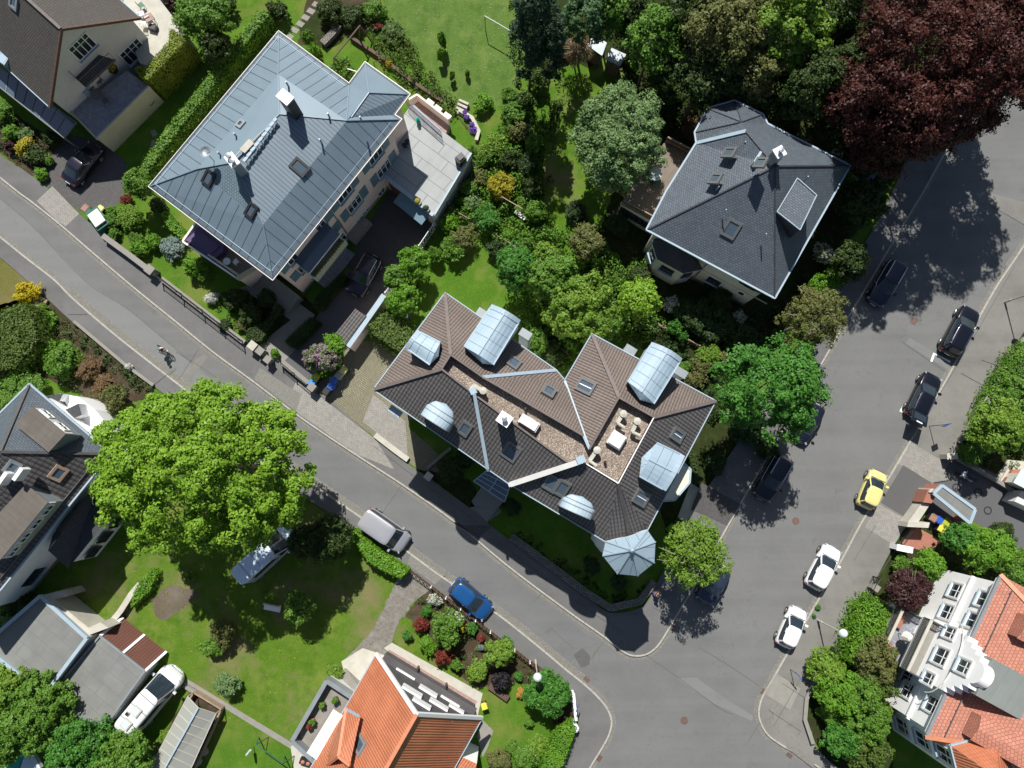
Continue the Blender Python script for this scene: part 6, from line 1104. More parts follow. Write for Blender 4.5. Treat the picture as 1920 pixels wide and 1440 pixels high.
for px, py, w, l in ((287, 509, .6, 'stone pier at the start of the iron railing'), (478, 650, .55, 'wide grey stone pier left of the pink villa path'), (492, 660, .5, 'stone pier with flat cap right of the grey pier'), (506, 676, .45, 'small stone pier beside the villa gate'), (1598, 1180, .5, 'white wall pier in the right hedge by the round lamp'), (1551, 1263, .5, 'pale pier in the right hedge above the blue sign'), (1843, 752, .4, 'dark pier on the right wall by the yellow green tree'), (1813, 806, .35, 'small pier on the right wall below the dark pier'), (1636, 1100, .4, 'small brown pier by the dark red shrub'), (805, 893, .5, 'low pier at the end of the shaded yard'), (588, 727, .5, 'stone pier beside the bins')):
    c = G(px, py, .5); MB().box((c.x, c.y, .55), (w, w, 1.1), -.65).box((c.x, c.y, 1.14), (w+.14, w+.14, .1), -.65).build('pier', M['concrete_l' if 'w' in l[:5] or 'pale' in l else 'concrete'], None, l, 'pier')
def bin_(label, px, py, col, rot=-.6, h=1.05, s=.55, z0=0, lid=None):
    c = G(px, py, h); t = thing('wheelie_bin', label, 'bin', (c.x, c.y, z0), rot, 'wheelie bins'); L = lambda: MB(local=True); b = L()
    for (z0_, k0, z1_, k1) in ((.08, .78, h-.1, 1),):
        q0 = [(x*s*k0/2, y*s*k0/2, z0_) for x, y in ((-1, -1), (1, -1), (1, 1), (-1, 1))]; q1 = [(x*s*k1/2, y*s*k1/2, z1_) for x, y in ((-1, -1), (1, -1), (1, 1), (-1, 1))]
        for i in range(4): j = (i+1) % 4; b.face([q0[i], q0[j], q1[j], q1[i]])
        b.face(q0[::-1])
    b.build('body', M['bin_'+col], t); b = L(); k = s/2+.03; q = [(-k, -k, h-.08), (k, -k, h-.08), (k, k, h-.08), (-k, k, h-.08)]; r = [(-k*.8, -k*.8, h), (k*.8, -k*.8, h), (k*.8, k*.8, h), (-k*.8, k*.8, h)]
    for i in range(4): j = (i+1) % 4; b.face([q[i], q[j], r[j], r[i]])
    b.face(r); b.box((0, k+.04, h-.07), (s*.8, .06, .05)); b.build('lid', M['bin_'+(lid or col)], t); 
    for x in (-1, 1): L().tube((x*s*.36-.03, s*.42, .1), (x*s*.36+.03, s*.42, .1), .1, n=12).build('wheel', M['rubber'], t)
    return t
for a in (('pale yellow topped bin by the flowering lilac', 643, 695, 'lid'), ('white and grey bin between the yellow and the dark blue bin', 634, 704, 'grey'), ('dark blue bin in the shade, upper of the two', 624, 713, 'blue'), ('dark blue bin in the shade, lower of the two', 620, 724, 'blue'), ('black bin at the lower end of the bin row', 611, 734, 'black'),
          ('olive lime lidded bin beside the lilac', 591, 708, 'lime'), ('bright sky blue bin beside the gate pier', 584, 718, 'sky'), ('reddish brown lidded bin at the pavement by the pink villa garden', 158, 390, 'brownl'), ('yellow lidded bin by the round clipped bush', 186, 392, 'lid'), ('brown lidded bin in the shelter on the right', 1751, 972, 'brownl'), ('blue bin in the shelter on the right', 1763, 976, 'blue'), ('olive yellow bin in the shelter on the right', 1776, 980, 'lime'), ('bright yellow bin out in the sun by the shelter', 1767, 992, 'yellow')): bin_(a[0], a[1], a[2], 'black' if a[3] in ('lid', 'lime', 'yellow', 'brownl') else a[3], lid=a[3])
bin_('small black bin with bright yellow lid beside the orange roofed house', 908, 1326, 'black', .3, .95, .45, 0, 'yellow')
c = G(180, 408, 1.3); t = thing('waste_container', 'green waste container with white sloping lid by the pavement', 'container', (c.x, c.y, 0), -.9); MB(local=True).prism([(-.95, -.6), (.95, -.6), (.95, .6), (-.95, .6)], .12, 1.0).build('body', M['bin_green'], t); MB(local=True).obox((0, 0, 1.2), (1, 0, .12), (0, 1, 0), (-.12, 0, 1), .72, .5, .06).build('lid', M['plastic_w'], t); MB(local=True).box((0, 0, 1.04), (1.95, 1.25, .1)).build('rim', M['bin_green'], t)
c = G(167, 398, 1.2); bin_('dark grey green bin between the brown bin and the container', 166, 398, 'green')
c = G(510, 1140, .5); b = MB().box((c.x, c.y, .42), (1.4, .5, .06), -.2).box((c.x, c.y+.25, .65), (1.4, .06, .4), -.2)
for dx in (-.5, .5): b.box((c.x+dx, c.y-.1*dx, .2), (.08, .45, .4), -.2)
b.build('garden_bench', M['whitep'], None, 'pale garden bench in the shade of the big maple', 'bench')
c = G(978, 403, .6); t = thing('lawn_chair', 'small white lounger in the shaded garden', 'chair', (c.x, c.y, 0), -.6); MB(local=True).box((0, 0, .35), (.8, .4, .06)).build('seat', M['plastic_w'], t); MB(local=True).obox((-.5, 0, .5), (1, 0, -.8), (0, 1, 0), (.8, 0, 1), .2, .2, .03).build('backrest', M['plastic_w'], t)
c = G(463, 1415, 1.6); t = thing('rotary_dryer', 'closed white and blue parasol standing on the lower left lawn', 'parasol', (c.x, c.y, 0)); MB(local=True).tube((0, 0, 0), (0, 0, 1.9), .025).build('pole', M['iron'], t); MB(local=True).lathe((0, 0, 0), [(.02, .7), (.13, .8), (.1, 1.6), (0, 1.95)], 8).build('cover', M['palesheet'], t)
for px, py, l, r in ((385, 1408, 'cut tree stump beside the greenhouse', .32), (371, 1426, 'small rock pile by the greenhouse corner', .4)): MB().lathe(G(px, py, 0), [(r, 0), (r*.95, .3), (0, .34)], 9).build('stump', M['barkl'], None, l, 'stump')
c = G(935, 1298, .3); MB().box((c.x, c.y, .2), (1.9, .5, .4), -.6).box((c.x, c.y, .41), (1.7, .32, .04), -.6).build('garden_trough', M['timber_d'], None, 'dark timber trough planter under the black leaved shrub', 'planter')
for k, (px, py) in enumerate(((350, 1286), (357, 1290), (364, 1294))): c = G(px, py); MB().box((c.x, c.y, .12), (.42, .35, .24), -.55).build('stone_block', M['concrete'], None, ('pale', 'middle', 'last')[k]+' stone block at the end of the lawn path near the motorhome', 'stone', 'stone blocks by the path')
b = MB(); c = G(294, 196, .0)
for k in range(14): a0, a1 = k*.5, (k+1)*.5; b.tube((c.x+.35*math.cos(a0), c.y+.9*math.sin(a0)+.03*k, 1.0), (c.x+.35*math.cos(a1), c.y+.9*math.sin(a1)+.03*(k+1), 1.0), .03, n=6)
b.build('garden_hose', M['dark'], None, 'dark coiled garden hose hanging at the end of the beige garage wall', 'hose')
# ---------------------------------------------------------------- vehicles
def sup(t, a, b, e=.5): return a*math.copysign(abs(math.cos(t))**e, math.cos(t)), b*math.copysign(abs(math.sin(t))**e, math.sin(t))
PAINT = {}
def car(label, rear, front, kind='hatch', col=(.02, .02, .03), metal=.3, rails=False, z=.7, W=None, group='cars parked along the streets', name='parked_car', tailgate=False, pano=False, chrome=False, cat='car', ry=0.0):
    r, f = G(*rear, z), G(*front, z); d = f-r; L = d.length; c = (r+f)/2
    W = W or dict(hatch=1.76, small=1.64, suv=1.86, estate=1.82, sedan=1.82, van=1.92, camper=2.1)[kind]; H = dict(camper=2.6, hatch=1.48, small=1.5, suv=1.66, estate=1.5, sedan=1.42, van=1.95)[kind]
    belt = dict(camper=1.25, hatch=.93, small=.95, suv=1.05, estate=.95, sedan=.92, van=1.12)[kind]
    # stations: fraction from rear, top z, width factor
    hood0, hood1 = dict(camper=(.84, .96), hatch=(.72, .95), small=(.75, .95), suv=(.70, .95), estate=(.70, .95), sedan=(.68, .95), van=(.80, .96))[kind]
    hz = belt-.02; rz_ = belt-.05
    st = [(0, .42, .52), (.006, rz_-.30, .70), (.018, rz_-.16, .81), (.04, rz_-.07, .90), (.08, rz_, .955), (.14, belt-.01, .985), (.3, belt, 1), (.5, belt, 1), (hood0, belt+.01, .995), (hood0+.06, hz, .985), (hood0+(.95-hood0)*.55, hz-.06, .965), (.93, hz-.14, .905), (.96, hz-.21, .83), (.98, hz-.30, .73), (.993, .52, .60), (1.0, .40, .46)]
    t = thing(name, label, cat, (c.x, c.y, .004), math.atan2(d.y, d.x), group); key = (col, metal)
    if key not in PAINT: PAINT[key] = carpaint('car_paint', col, metal)
    pm = PAINT[key]; b = MB(local=True); ring = []
    for fx, zt, wf in st:
        x = (fx-.5)*L; w = W/2*wf; x += 0; zl = .2 if .05 < fx < .95 else .26
        half = [(w*.86, zl), (w*.97, zl+.1), (w, zl+(zt-zl)*.45), (w*.985, zl+(zt-zl)*.75), (w*.93, zt-.035), (w*.82, zt), (w*.5, zt+.025), (0, zt+.035)]; ring.append([Vector((x, y, zz)) for y, zz in half]+[Vector((x, -y, zz)) for y, zz in half[-2::-1]])
    n = len(ring[0])
    for i in range(len(ring)-1):
        for j in range(n-1): b.face([ring[i][j], ring[i+1][j], ring[i+1][j+1], ring[i][j+1]])
        b.face([ring[i][n-1], ring[i+1][n-1], ring[i+1][0], ring[i][0]])
    for rg, fl in ((ring[0], 0), (ring[-1], 1)):
        for j in range(n//2): k = n-1-j; q = [rg[j], rg[j+1], rg[k-1], rg[k]]; b.face(q if fl else q[::-1]) if j+1 < k-1 else b.face([rg[j], rg[j+1], rg[k]])
    # cabin
    xb0, xb1, xt0, xt1 = dict(camper=(.01, .875, .02, .68), hatch=(.03, .76, .09, .54), small=(.04, .79, .11, .55), suv=(.03, .75, .09, .55), estate=(.02, .74, .08, .53), sedan=(.12, .73, .28, .53), van=(.015, .845, .03, .69))[kind]
    B0, B1, T0, T1 = [(v-.5)*L for v in (xb0, xb1, xt0, xt1)]; wb, wtp = W/2*.93, W/2*(.74 if kind != 'van' else .84); NT_ = 48; lv = 4; loops = []; EX = .28 if kind in ('van', 'camper') else .42
    for k in range(lv+1):
        s = k/lv; cx = ((B0+B1)/2)*(1-s)+((T0+T1)/2)*s; lx = ((B1-B0)/2)*(1-s)+((T1-T0)/2)*s; wy = wb*(1-s**1.25)+wtp*s**1.25; loops.append([Vector((cx+sup(2*math.pi*i/NT_, lx, wy, EX)[0], sup(2*math.pi*i/NT_, lx, wy, EX)[1], belt-.02+(H-.05-belt+.02)*s)) for i in range(NT_)])
    gl = MB(local=True); body_f = []
    for k in range(lv):
        for i in range(NT_):
            j = (i+1) % NT_; mid = (loops[k][i]+loops[k][j])/2; th = 2*math.pi*(i+.5)/NT_; ax_, ay_ = abs(math.cos(th))**EX, abs(math.sin(th))**EX
            pillar = (ax_ > (.80 if EX > .3 else .88) and ay_ > (.80 if EX > .3 else .88)) or (kind == 'van' and math.cos(th) < -.3 and ax_ > .9 and ay_ > .6); fr = (mid.x-B0)/(B1-B0)
            if ay_ > .93 and (abs(fr-.50) < .022 or (kind in ('suv', 'estate', 'van') and abs(fr-.22) < .02)): pillar = True
            if kind == 'camper' and fr < .80 and not (ay_ > .93 and k in (1, 2) and (.25 < fr < .42 or .5 < fr < .62)): pillar = True
            q = [loops[k][i], loops[k][j], loops[k+1][j], loops[k+1][i]]
            (b if pillar else gl).face(q)
    b.build('body', pm, t, smooth=True, weld=True); gl.build('windows', M['glass'], t, smooth=True, weld=True)
    rf = MB(local=True); top = loops[-1]; cx = (T0+T1)/2; rings = [[Vector((cx+(p.x-cx)*s, p.y*s, H-.05+dz)) for p in top] for s, dz in ((1.03, -.015), (1.0, .02), (.86, .05), (.5, .065))]
    for k in range(3):
        for i in range(NT_): j = (i+1) % NT_; rf.face([rings[k][i], rings[k][j], rings[k+1][j], rings[k+1][i]])
    for i in range(NT_): rf.face([rings[3][i], rings[3][(i+1) % NT_], (cx, 0, H+.018)])
    rf.build('roof', M['glass'] if pano else pm, t, smooth=True, weld=True)
    rw = .34 if kind in ('suv', 'van', 'camper') else .30
    for fx in (.175, .81 if kind != 'van' else .84):
        for s in (-1, 1):
            x = (fx-.5)*L; y = s*(W/2-.09); w = MB(local=True); w.lathe((0, 0, 0), [(0, -.1)], 4) if False else None; w.tube((x, y-.11, rw), (x, y+.11, rw), rw, n=20); wh_ = w.build('wheel', M['rubber'], t); q = MB(local=True); yo = y+s*.112; q.tube((x, yo-.01, rw), (x, yo+.012, rw), rw*.66, n=16); q.build('rim', M['alloy'], wh_); a_ = MB(local=True)
            for k in range(5): an = k*2*math.pi/5; a_.bar((x, yo+s*.016, rw), (x+rw*.62*math.cos(an), yo+s*.016, rw+rw*.62*math.sin(an)), .05, .02, up=(0, 1, 0))
            a_.build('spokes', M['chrome'], wh_)
    for s in (-1, 1):
        h = MB(local=True); x1 = L*(hood1-.5); h.obox((L*.443, s*W*.385, hz-.20), (1, -s*1.0, -.35), (s*1.0, 1, 0), (.3, 0, 1), .06, .15, .045).build('headlight', M['headlamp'], t)
        h = MB(local=True); h.obox((-L*.466, s*W*.40, rz_-.15), (1, s*1.0, 0), (-s*1.0, 1, 0), (0, 0, 1), .04, .10, .07).build('tail_light', M['redlamp'], t)
        m_ = MB(local=True); xm = B1-(B1-T1)*.42; m_.obox((xm, s*(W/2+.09), belt+.06), (1, 0, 0), (0, 1, 0), (0, 0, 1), .09, .12, .075).build('mirror', pm, t)
        if rails:
            q = MB(local=True); y = s*wtp*.90; q.bar((T0+.15, y, H+.04), (T1-.2, y, H+.04), .045, .045); 
            for fx in (.03, .5, .97): x = T0+.15+(T1-T0-.35)*fx; q.box((x, y, H+.01), (.06, .04, .07))
            q.build('roof_rail', M['chrome'], t)
        tr = MB(local=True); pts = [loops[0][i] for i in range(NT_) if (s*loops[0][i].y > wb*.86)]; pts.sort(key=lambda p: p.x)
        for p, q in zip(pts[:-1], pts[1:]): tr.bar(p+Vector((0, s*.012, .01)), q+Vector((0, s*.012, .01)), .022, .022)
        tr.build('window_trim', M['chrome'] if (chrome or rails) else M['dark'], t)
    pl = MB(local=True); pl.box((L/2-.005, 0, .42), (.03, .5, .11)); pl.build('number_plate', M['plastic_w'], t); pl = MB(local=True); pl.box((-L/2+.0, 0, .6), (.03, .5, .11)); pl.build('number_plate', M['plastic_w'], t)
    g = MB(local=True); g.obox((L*(.988-.5), 0, .52), (1, 0, 0), (0, 1, 0), (0, 0, 1), .03, W*.28, .07); g.build('grille', M['dark'], t)
    s = MB(local=True); wx = (hood0+.028-.5)*L; s.bar((wx, -W*.4, hz+.045), (wx, W*.4, hz+.045), .05, .012); hx = (hood1-.05-.5)*L
    for y in (-1, 1): s.bar((wx, y*W*.40, hz+.015), (hx, y*W*.34, hz-.14), .014, .012)
    s.build('bonnet_gap', M['dark'], t)
    if tailgate:
        g = MB(local=True); x = T0+.02; p0, p1 = Vector((x, 0, H+.02)), Vector((x-1.02, 0, H+.52)); dd = (p1-p0).normalized(); g.obox((p0+p1)/2, dd, (0, 1, 0), dd.cross(Vector((0, 1, 0))), (p1-p0).length/2, W*.38, .05); gt = g.build('tailgate', pm, t); g = MB(local=True); g.obox(p0.lerp(p1, .4)+Vector((0, 0, .06)), dd, (0, 1, 0), dd.cross(Vector((0, 1, 0))), .32, W*.30, .02).build('tailgate_window', M['glass'], gt); g = MB(local=True); g.obox(p0.lerp(p1, .9)+Vector((0, 0, .07)), dd, (0, 1, 0), dd.cross(Vector((0, 1, 0))), .06, .26, .02).build('number_plate', M['plastic_w'], gt)
    return t
BLK = (.006, .007, .014); NAVY = (.008, .010, .035); WH = (.78, .79, .80)
car('dark car with chrome window trim in the shaded top left driveway', (126, 342), (181, 272), 'sedan', (.012, .010, .022), chrome=True); car('dark estate car with roof rails on the pink villa driveway', (703, 479), (663, 552), 'estate', (.014, .012, .03), rails=True)
car('silver van parked on the side street next to the hedge', (681, 967), (761, 1023), 'van', (.50, .50, .53), .5, W=2.0, z=1.0); car('metallic blue hatchback parked beside the orange house garden', (849, 1094), (917, 1153), 'hatch', (.015, .10, .30), .4)
car('dark estate car in the tree shadow at the left kerb of the main road', (1686, 491), (1639, 570), 'estate', (.008, .009, .03), rails=True); car('black car with silver roof rails beside the white parking mark', (1777, 664), (1823, 577), 'suv', BLK, rails=True); car('black car with its tailgate open at the right kerb', (1710, 783), (1749, 702), 'estate', BLK, rails=True, tailgate=True, z=.5)
car('black car half hidden under the bright green tree', (1533, 757), (1495, 827), 'hatch', (.012, .014, .03)); car('black car with red tail lights in the shade at the left kerb', (1472, 856), (1426, 936), 'estate', (.007, .007, .014), rails=True); car('pale yellow small car at the right kerb', (1621, 952), (1650, 883), 'small', (.72, .66, .25), .1)
car('white hatchback with red mirror mark, upper of the two white cars', (1524, 1103), (1564, 1025), 'hatch', WH, .05); car('small white car nearest the junction at the right kerb', (1469, 1213), (1500, 1140), 'small', WH, .05); car('dark blue grey car half under the birch near the corner', (1356, 1060), (1320, 1131), 'estate', (.03, .04, .07)); car('navy car almost lost in the shade behind the slate villa', (1562, 304), (1642, 341), 'estate', (.012, .012, .05), rails=True, z=.7)
def camper(label, rear, front, z, W, H, col, hatches=(), name='camper_van'):
    t = car(label, rear, front, 'camper', col, .15, z=z, W=W, group=None, name=name, cat='camper van'); L = (G(*front, z)-G(*rear, z)).length; x0 = -L/2; H = 2.62; s = MB(local=True)
    for fx in (.2, .42, .6): s.bar((x0+L*fx, -W*.36, H+.005), (x0+L*fx, W*.36, H+.005), .025, .02)
    s.build('roof_seam', M['frame_g'], t)
    for fx, fy, sz, m in hatches: h = MB(local=True).box((x0+L*fx, W/2*fy, H+.06), (sz, sz*.95, .1)).build('roof_hatch', M['concrete_l'], t); MB(local=True).box((x0+L*fx, W/2*fy, H+.125), (sz*.78, sz*.74, .04)).build('hatch_glass', M[m], h)
    return t
camper('pale blue grey camper van partly under the big maple', (449, 1083), (541, 998), 1.6, 2.15, 2.6, (.66, .76, .86)); camper('white motorhome with two roof hatches beside the garage', (236, 1366), (322, 1262), 1.6, 2.15, 2.6, (.74, .76, .78), ((.16, 0, .75, 'lamp'), (.38, .05, .75, 'lamp'), (.28, .45, .3, 'dark')), name='motorhome')
# ---------------------------------------------------------------- cyclist and other people
def skin_body(name, joints, bones, mat, parent, sub=1):
    me = bpy.data.meshes.new(name); ks = list(joints); me.from_pydata([joints[k][0] for k in ks], [(ks.index(a), ks.index(b)) for a, b in bones][:], []); me.materials.append(M[mat]); o = bpy.data.objects.new(name, me); COL.objects.link(o); o.parent = parent
    m = o.modifiers.new('skin', 'SKIN'); me.skin_vertices or None
    if not me.skin_vertices:
        bm = None
        import bmesh
        bm = bmesh.new(); bm.from_mesh(me); bm.verts.layers.skin.verify(); bm.to_mesh(me); bm.free()
    for i, k in enumerate(ks): r = joints[k][1]; me.skin_vertices[0].data[i].radius = (r, r); me.skin_vertices[0].data[i].use_root = (i == 0)
    s = o.modifiers.new('sub', 'SUBSURF'); s.levels = sub+1; s.render_levels = sub+1; me.polygons.foreach_set('use_smooth', [True]*len(me.polygons)); return o
def head(parent, p, fwd=(1, 0, 0), hair=True):
    p = Vector(p); MB(local=True).lathe(p, [(0, -.12), (.05, -.11), (.075, -.04), (.082, .02), (.07, .08), (.04, .11), (0, .12)], 14).build('head', M['skin'], parent, smooth=True); f = Vector(fwd).normalized(); sd = Vector((-f.y, f.x, 0)); b = MB(local=True); b.obox(p+f*.085, f, sd, (0, 0, 1), .018, .012, .022)
    for s in (-1, 1): b.obox(p+sd*s*.083, f, sd, (0, 0, 1), .02, .01, .03)
    b.build('nose_and_ears', M['skin'], parent); b = MB(local=True)
    for s in (-1, 1): b.obox(p+f*.078+sd*s*.032+Vector((0, 0, .01)), f, sd, (0, 0, 1), .006, .012, .007)
    b.build('eyes', M['dark'], parent)
def bicycle(label, rear, front):
    r, f = G(*rear, .3), G(*front, .3); d = f-r; t = thing('bicycle', label, 'bicycle', ((r.x+f.x)/2, (r.y+f.y)/2, .004), math.atan2(d.y, d.x))
    for x in (-.52, .52):
        b = MB(local=True); N = 28; R_ = .34
        for i in range(N): a0, a1 = 2*math.pi*i/N, 2*math.pi*(i+1)/N; b.bar((x+R_*math.cos(a0), 0, R_+R_*math.sin(a0)), (x+R_*math.cos(a1), 0, R_+R_*math.sin(a1)), .045, .045, up=(0, 1, 0))
        w = b.build('wheel', M['rubber'], t); b = MB(local=True)
        for i in range(10): a = 2*math.pi*i/10; b.bar((x, 0, R_), (x+R_*math.cos(a), 0, R_+R_*math.sin(a)), .008, .008, up=(0, 1, 0))
        b.build('spokes', M['chrome'], w)
    b = MB(local=True); S, C_, Hd, BB, Rr, Ff = (-.18, 0, .92), (0, 0, 0), (.38, 0, .88), (-.05, 0, .32), (-.52, 0, .34), (.52, 0, .34)
    for p, q in ((S, BB), (S, Hd), (BB, Hd), (BB, Rr), (S, Rr), (Hd, Ff)): b.tube(p, q, .022, n=8)
    b.build('frame', M['dark'], t); MB(local=True).bar((-.32, 0, .95), (-.06, 0, .96), .13, .05).build('saddle', M['rubber'], t); b = MB(local=True); b.tube((.36, -.25, 1.02), (.36, .25, 1.02), .016, n=8).tube((.38, 0, .88), (.36, 0, 1.02), .018, n=8); b.build('handlebar', M['chrome'], t); return t
bk = bicycle('bicycle ridden by the person in the teal helmet', (301, 651), (320, 665))
def rider():
    t = thing('person', 'cyclist in white top, dark shorts and teal helmet riding along the side street', 'person', bk.location, bk.rotation_euler.z)
    J = dict(pel=((-.2, 0, 1.02), .13), wai=((-.1, 0, 1.16), .12), che=((.04, 0, 1.38), .145), nek=((.12, 0, 1.52), .055), hd=((.15, 0, 1.6), .05))
    for s, k in ((1, 'l'), (-1, 'r')): J.update({'sh'+k: ((.07, s*.17, 1.43), .065), 'el'+k: ((.2, s*.26, 1.2), .042), 'wr'+k: ((.34, s*.22, 1.06), .028), 'hp'+k: ((-.17, s*.09, .98), .09), 'kn'+k: ((.16 if s > 0 else .1, s*.11, .78 if s > 0 else .62), .06), 'an'+k: ((-.03 if s > 0 else .0, s*.11, .42 if s > 0 else .22), .038), 'to'+k: ((.12, s*.11, .38 if s > 0 else .18), .03)})
    bn = [('pel', 'wai'), ('wai', 'che'), ('che', 'nek'), ('nek', 'hd')]
    for k in 'lr': bn += [('che', 'sh'+k), ('sh'+k, 'el'+k), ('el'+k, 'wr'+k), ('pel', 'hp'+k), ('hp'+k, 'kn'+k), ('kn'+k, 'an'+k), ('an'+k, 'to'+k)]
    skin_body('body', J, bn, 'skin', t)
    top = {k: (J[k][0], J[k][1]+.018) for k in ('wai', 'che', 'shl', 'shr')}; top['ml'] = (tuple((Vector(J['shl'][0])*.35+Vector(J['ell'][0])*.65)), .058); top['mr'] = (tuple((Vector(J['shr'][0])*.35+Vector(J['elr'][0])*.65)), .058); skin_body('shirt', top, [('wai', 'che'), ('che', 'shl'), ('che', 'shr'), ('shl', 'ml'), ('shr', 'mr')], 'plastic_w', t)
    bt = {'pel': (J['pel'][0], .15), 'hpl': (J['hpl'][0], .105), 'hpr': (J['hpr'][0], .105), 'ml': (tuple(Vector(J['hpl'][0]).lerp(Vector(J['knl'][0]), .7)), .08), 'mr': (tuple(Vector(J['hpr'][0]).lerp(Vector(J['knr'][0]), .7)), .08)}; skin_body('shorts', bt, [('pel', 'hpl'), ('pel', 'hpr'), ('hpl', 'ml'), ('hpr', 'mr')], 'dark', t)
    head(t, (.19, 0, 1.68)); MB(local=True).lathe((.17, 0, 1.72), [(.125, -.03), (.13, .03), (.09, .09), (0, .12)], 14).build('helmet', M['bin_green'], t, smooth=True); b = MB(local=True)
    for s in (-1, 1):
        for k in range(4): b.tube((.33, s*(.2+k*.018), 1.05), (.385, s*(.2+k*.018), 1.03), .009, n=6); b.tube((.385, s*(.2+k*.018), 1.03), (.37, s*(.2+k*.018), .995), .008, n=6)
        b.tube((.33, s*.195, 1.04), (.36, s*.19, 1.0), .01, n=6)
    b.build('fingers', M['skin'], t); b = MB(local=True)
    for s, x, z_ in ((1, -.03, .36), (-1, .0, .16)): b.obox((x+.07, s*.11, z_), (1, 0, -.1), (0, 1, 0), (0, 0, 1), .14, .045, .04)
    b.build('shoes', M['plastic_w'], t)
rider()
def walker(label, px, py, rot, shirt, trousers, hairm='dark'):
    c = G(px, py); t = thing('person', label, 'person', c, rot); J = dict(pel=((0, 0, .95), .12), wai=((0, 0, 1.12), .11), che=((.0, 0, 1.34), .135), nek=((.02, 0, 1.5), .055), hd=((.03, 0, 1.57), .05))
    for s, k in ((1, 'l'), (-1, 'r')): J.update({'sh'+k: ((0, s*.18, 1.41), .06), 'el'+k: ((.03 if s > 0 else -.05, s*.23, 1.14), .042), 'wr'+k: ((.22 if s > 0 else .08, s*.22, 1.0), .028), 'hp'+k: ((0, s*.09, .9), .085), 'kn'+k: ((.1*s, s*.1, .5), .058), 'an'+k: ((.16*s, s*.1, .09), .038), 'to'+k: ((.16*s+.14, s*.1, .05), .032)})
    bn = [('pel', 'wai'), ('wai', 'che'), ('che', 'nek'), ('nek', 'hd')]
    for k in 'lr': bn += [('che', 'sh'+k), ('sh'+k, 'el'+k), ('el'+k, 'wr'+k), ('pel', 'hp'+k), ('hp'+k, 'kn'+k), ('kn'+k, 'an'+k), ('an'+k, 'to'+k)]
    skin_body('body', J, bn, 'skin', t); top = {k: (J[k][0], J[k][1]+.018) for k in ('wai', 'che', 'shl', 'shr')}
    for k in 'lr': top['m'+k] = (tuple(Vector(J['sh'+k][0]).lerp(Vector(J['el'+k][0]), .8)), .055)
    skin_body('shirt', top, [('wai', 'che'), ('che', 'shl'), ('che', 'shr'), ('shl', 'ml'), ('shr', 'mr')], shirt, t); bt = {'pel': (J['pel'][0], .145)}
    for k in 'lr': bt['hp'+k] = (J['hp'+k][0], .1); bt['kn'+k] = (J['kn'+k][0], .078); bt['an'+k] = (tuple(Vector(J['an'+k][0])+Vector((0, 0, .05))), .06)
    skin_body('trousers', bt, [('pel', 'hpl'), ('pel', 'hpr'), ('hpl', 'knl'), ('hpr', 'knr'), ('knl', 'anl'), ('knr', 'anr')], trousers, t); head(t, (.05, 0, 1.65)); MB(local=True).lathe((.03, 0, 1.67), [(.09, -.06), (.1, .02), (.075, .09), (0, .12)], 14).build('hair', M[hairm], t, smooth=True); b = MB(local=True)
    for s, x in ((1, .22), (-1, .08)):
        for k in range(4): b.tube((x, s*.22+(k-1.5)*.018, .96), (x+.03, s*.22+(k-1.5)*.018, .9-.01*(k % 2)), .009, .007, n=6)
        b.tube((x, s*.19, .98), (x+.04, s*.17, .94), .01, .008, n=6)
    b.build('fingers', M['skin'], t); return t
walker('person in dark clothes walking in the shade by the corner wall below the turret', 1226, 1109, -.6, 'dark', 'purple')
# scooter in the shaded driveway on the right
c = G(1812, 894, .5); t = thing('motor_scooter', 'silver motor scooter parked in the shaded drive on the right', 'scooter', (c.x, c.y, .01), 2.65)
for x in (-.6, .6): MB(local=True).tube((x, -.06, .24), (x, .06, .24), .24, n=16).build('wheel', M['rubber'], t)
b = MB(local=True); b.lathe((-.42, 0, .3), [(.12, 0), (.26, .2), (.22, .4), (.1, .46), (0, .47)], 12); b.obox((.45, 0, .6), (.25, 0, 1), (0, 1, 0), (1, 0, -.25), .38, .2, .05); b.box((0, 0, .3), (.6, .28, .06)); b.build('body', M['zincp'], t); MB(local=True).obox((-.32, 0, .82), (1, 0, 0), (0, 1, 0), (0, 0, 1), .36, .14, .06).build('saddle', M['dark'], t); MB(local=True).tube((.42, -.34, 1.02), (.42, .34, 1.02), .02).build('handlebar', M['chrome'], t); MB(local=True).lathe((.5, 0, .9), [(.1, -.08), (.12, 0), (0, .1)], 12).build('headlight', M['headlamp'], t)
# ---------------------------------------------------------------- trees
tree('huge yellow green maple overhanging the side street', 381, 880, 210, 16.5, 'maple', rpy=172, zc=10.0, depth=6.0, leaf=.115, cr=.78, dens=1.15, trunk=.38, rugged=.2)
tree('pale green fine leaved tree beside the timber deck of the slate villa', 1163, 262, 98, 9.5, 'pale', rpy=112, zc=5.8, leaf=.10, cr=.7, dens=.8)
tree('bright mid green tree at the left kerb of the main road', 1441, 730, 112, 13.0, 'vivid', rpy=100, zc=8.5, depth=4.2, leaf=.115, cr=.85, rugged=.3)
tree('pale green birch in front of the turret corner', 1300, 1032, 74, 9.5, 'lime', zc=6.0, leaf=.09, cr=.5, dens=.5, rugged=.5, branches=6, bark='barkl')
tree('olive feathery tree by the pavement below the slate villa', 1520, 598, 66, 8.5, 'olive', rpy=70, zc=5.5, leaf=.085, cr=.45, dens=.55, rugged=.4, branches=5, bark='barkl')
tree('large copper beech filling the top right corner', 1768, 110, 232, 19.0, 'copper', rpy=188, zc=11.5, depth=7.5, low=-.8, dens=.9, leaf=.105, cr=1.2, trunk=.45, rugged=.3)
tree('dark copper tree left of the big copper beech', 1692, 232, 98, 17.5, 'copper', rpy=95, zc=11.0, depth=6.5, low=-.85, leaf=.105, cr=1.0, rugged=.4, dens=.8)
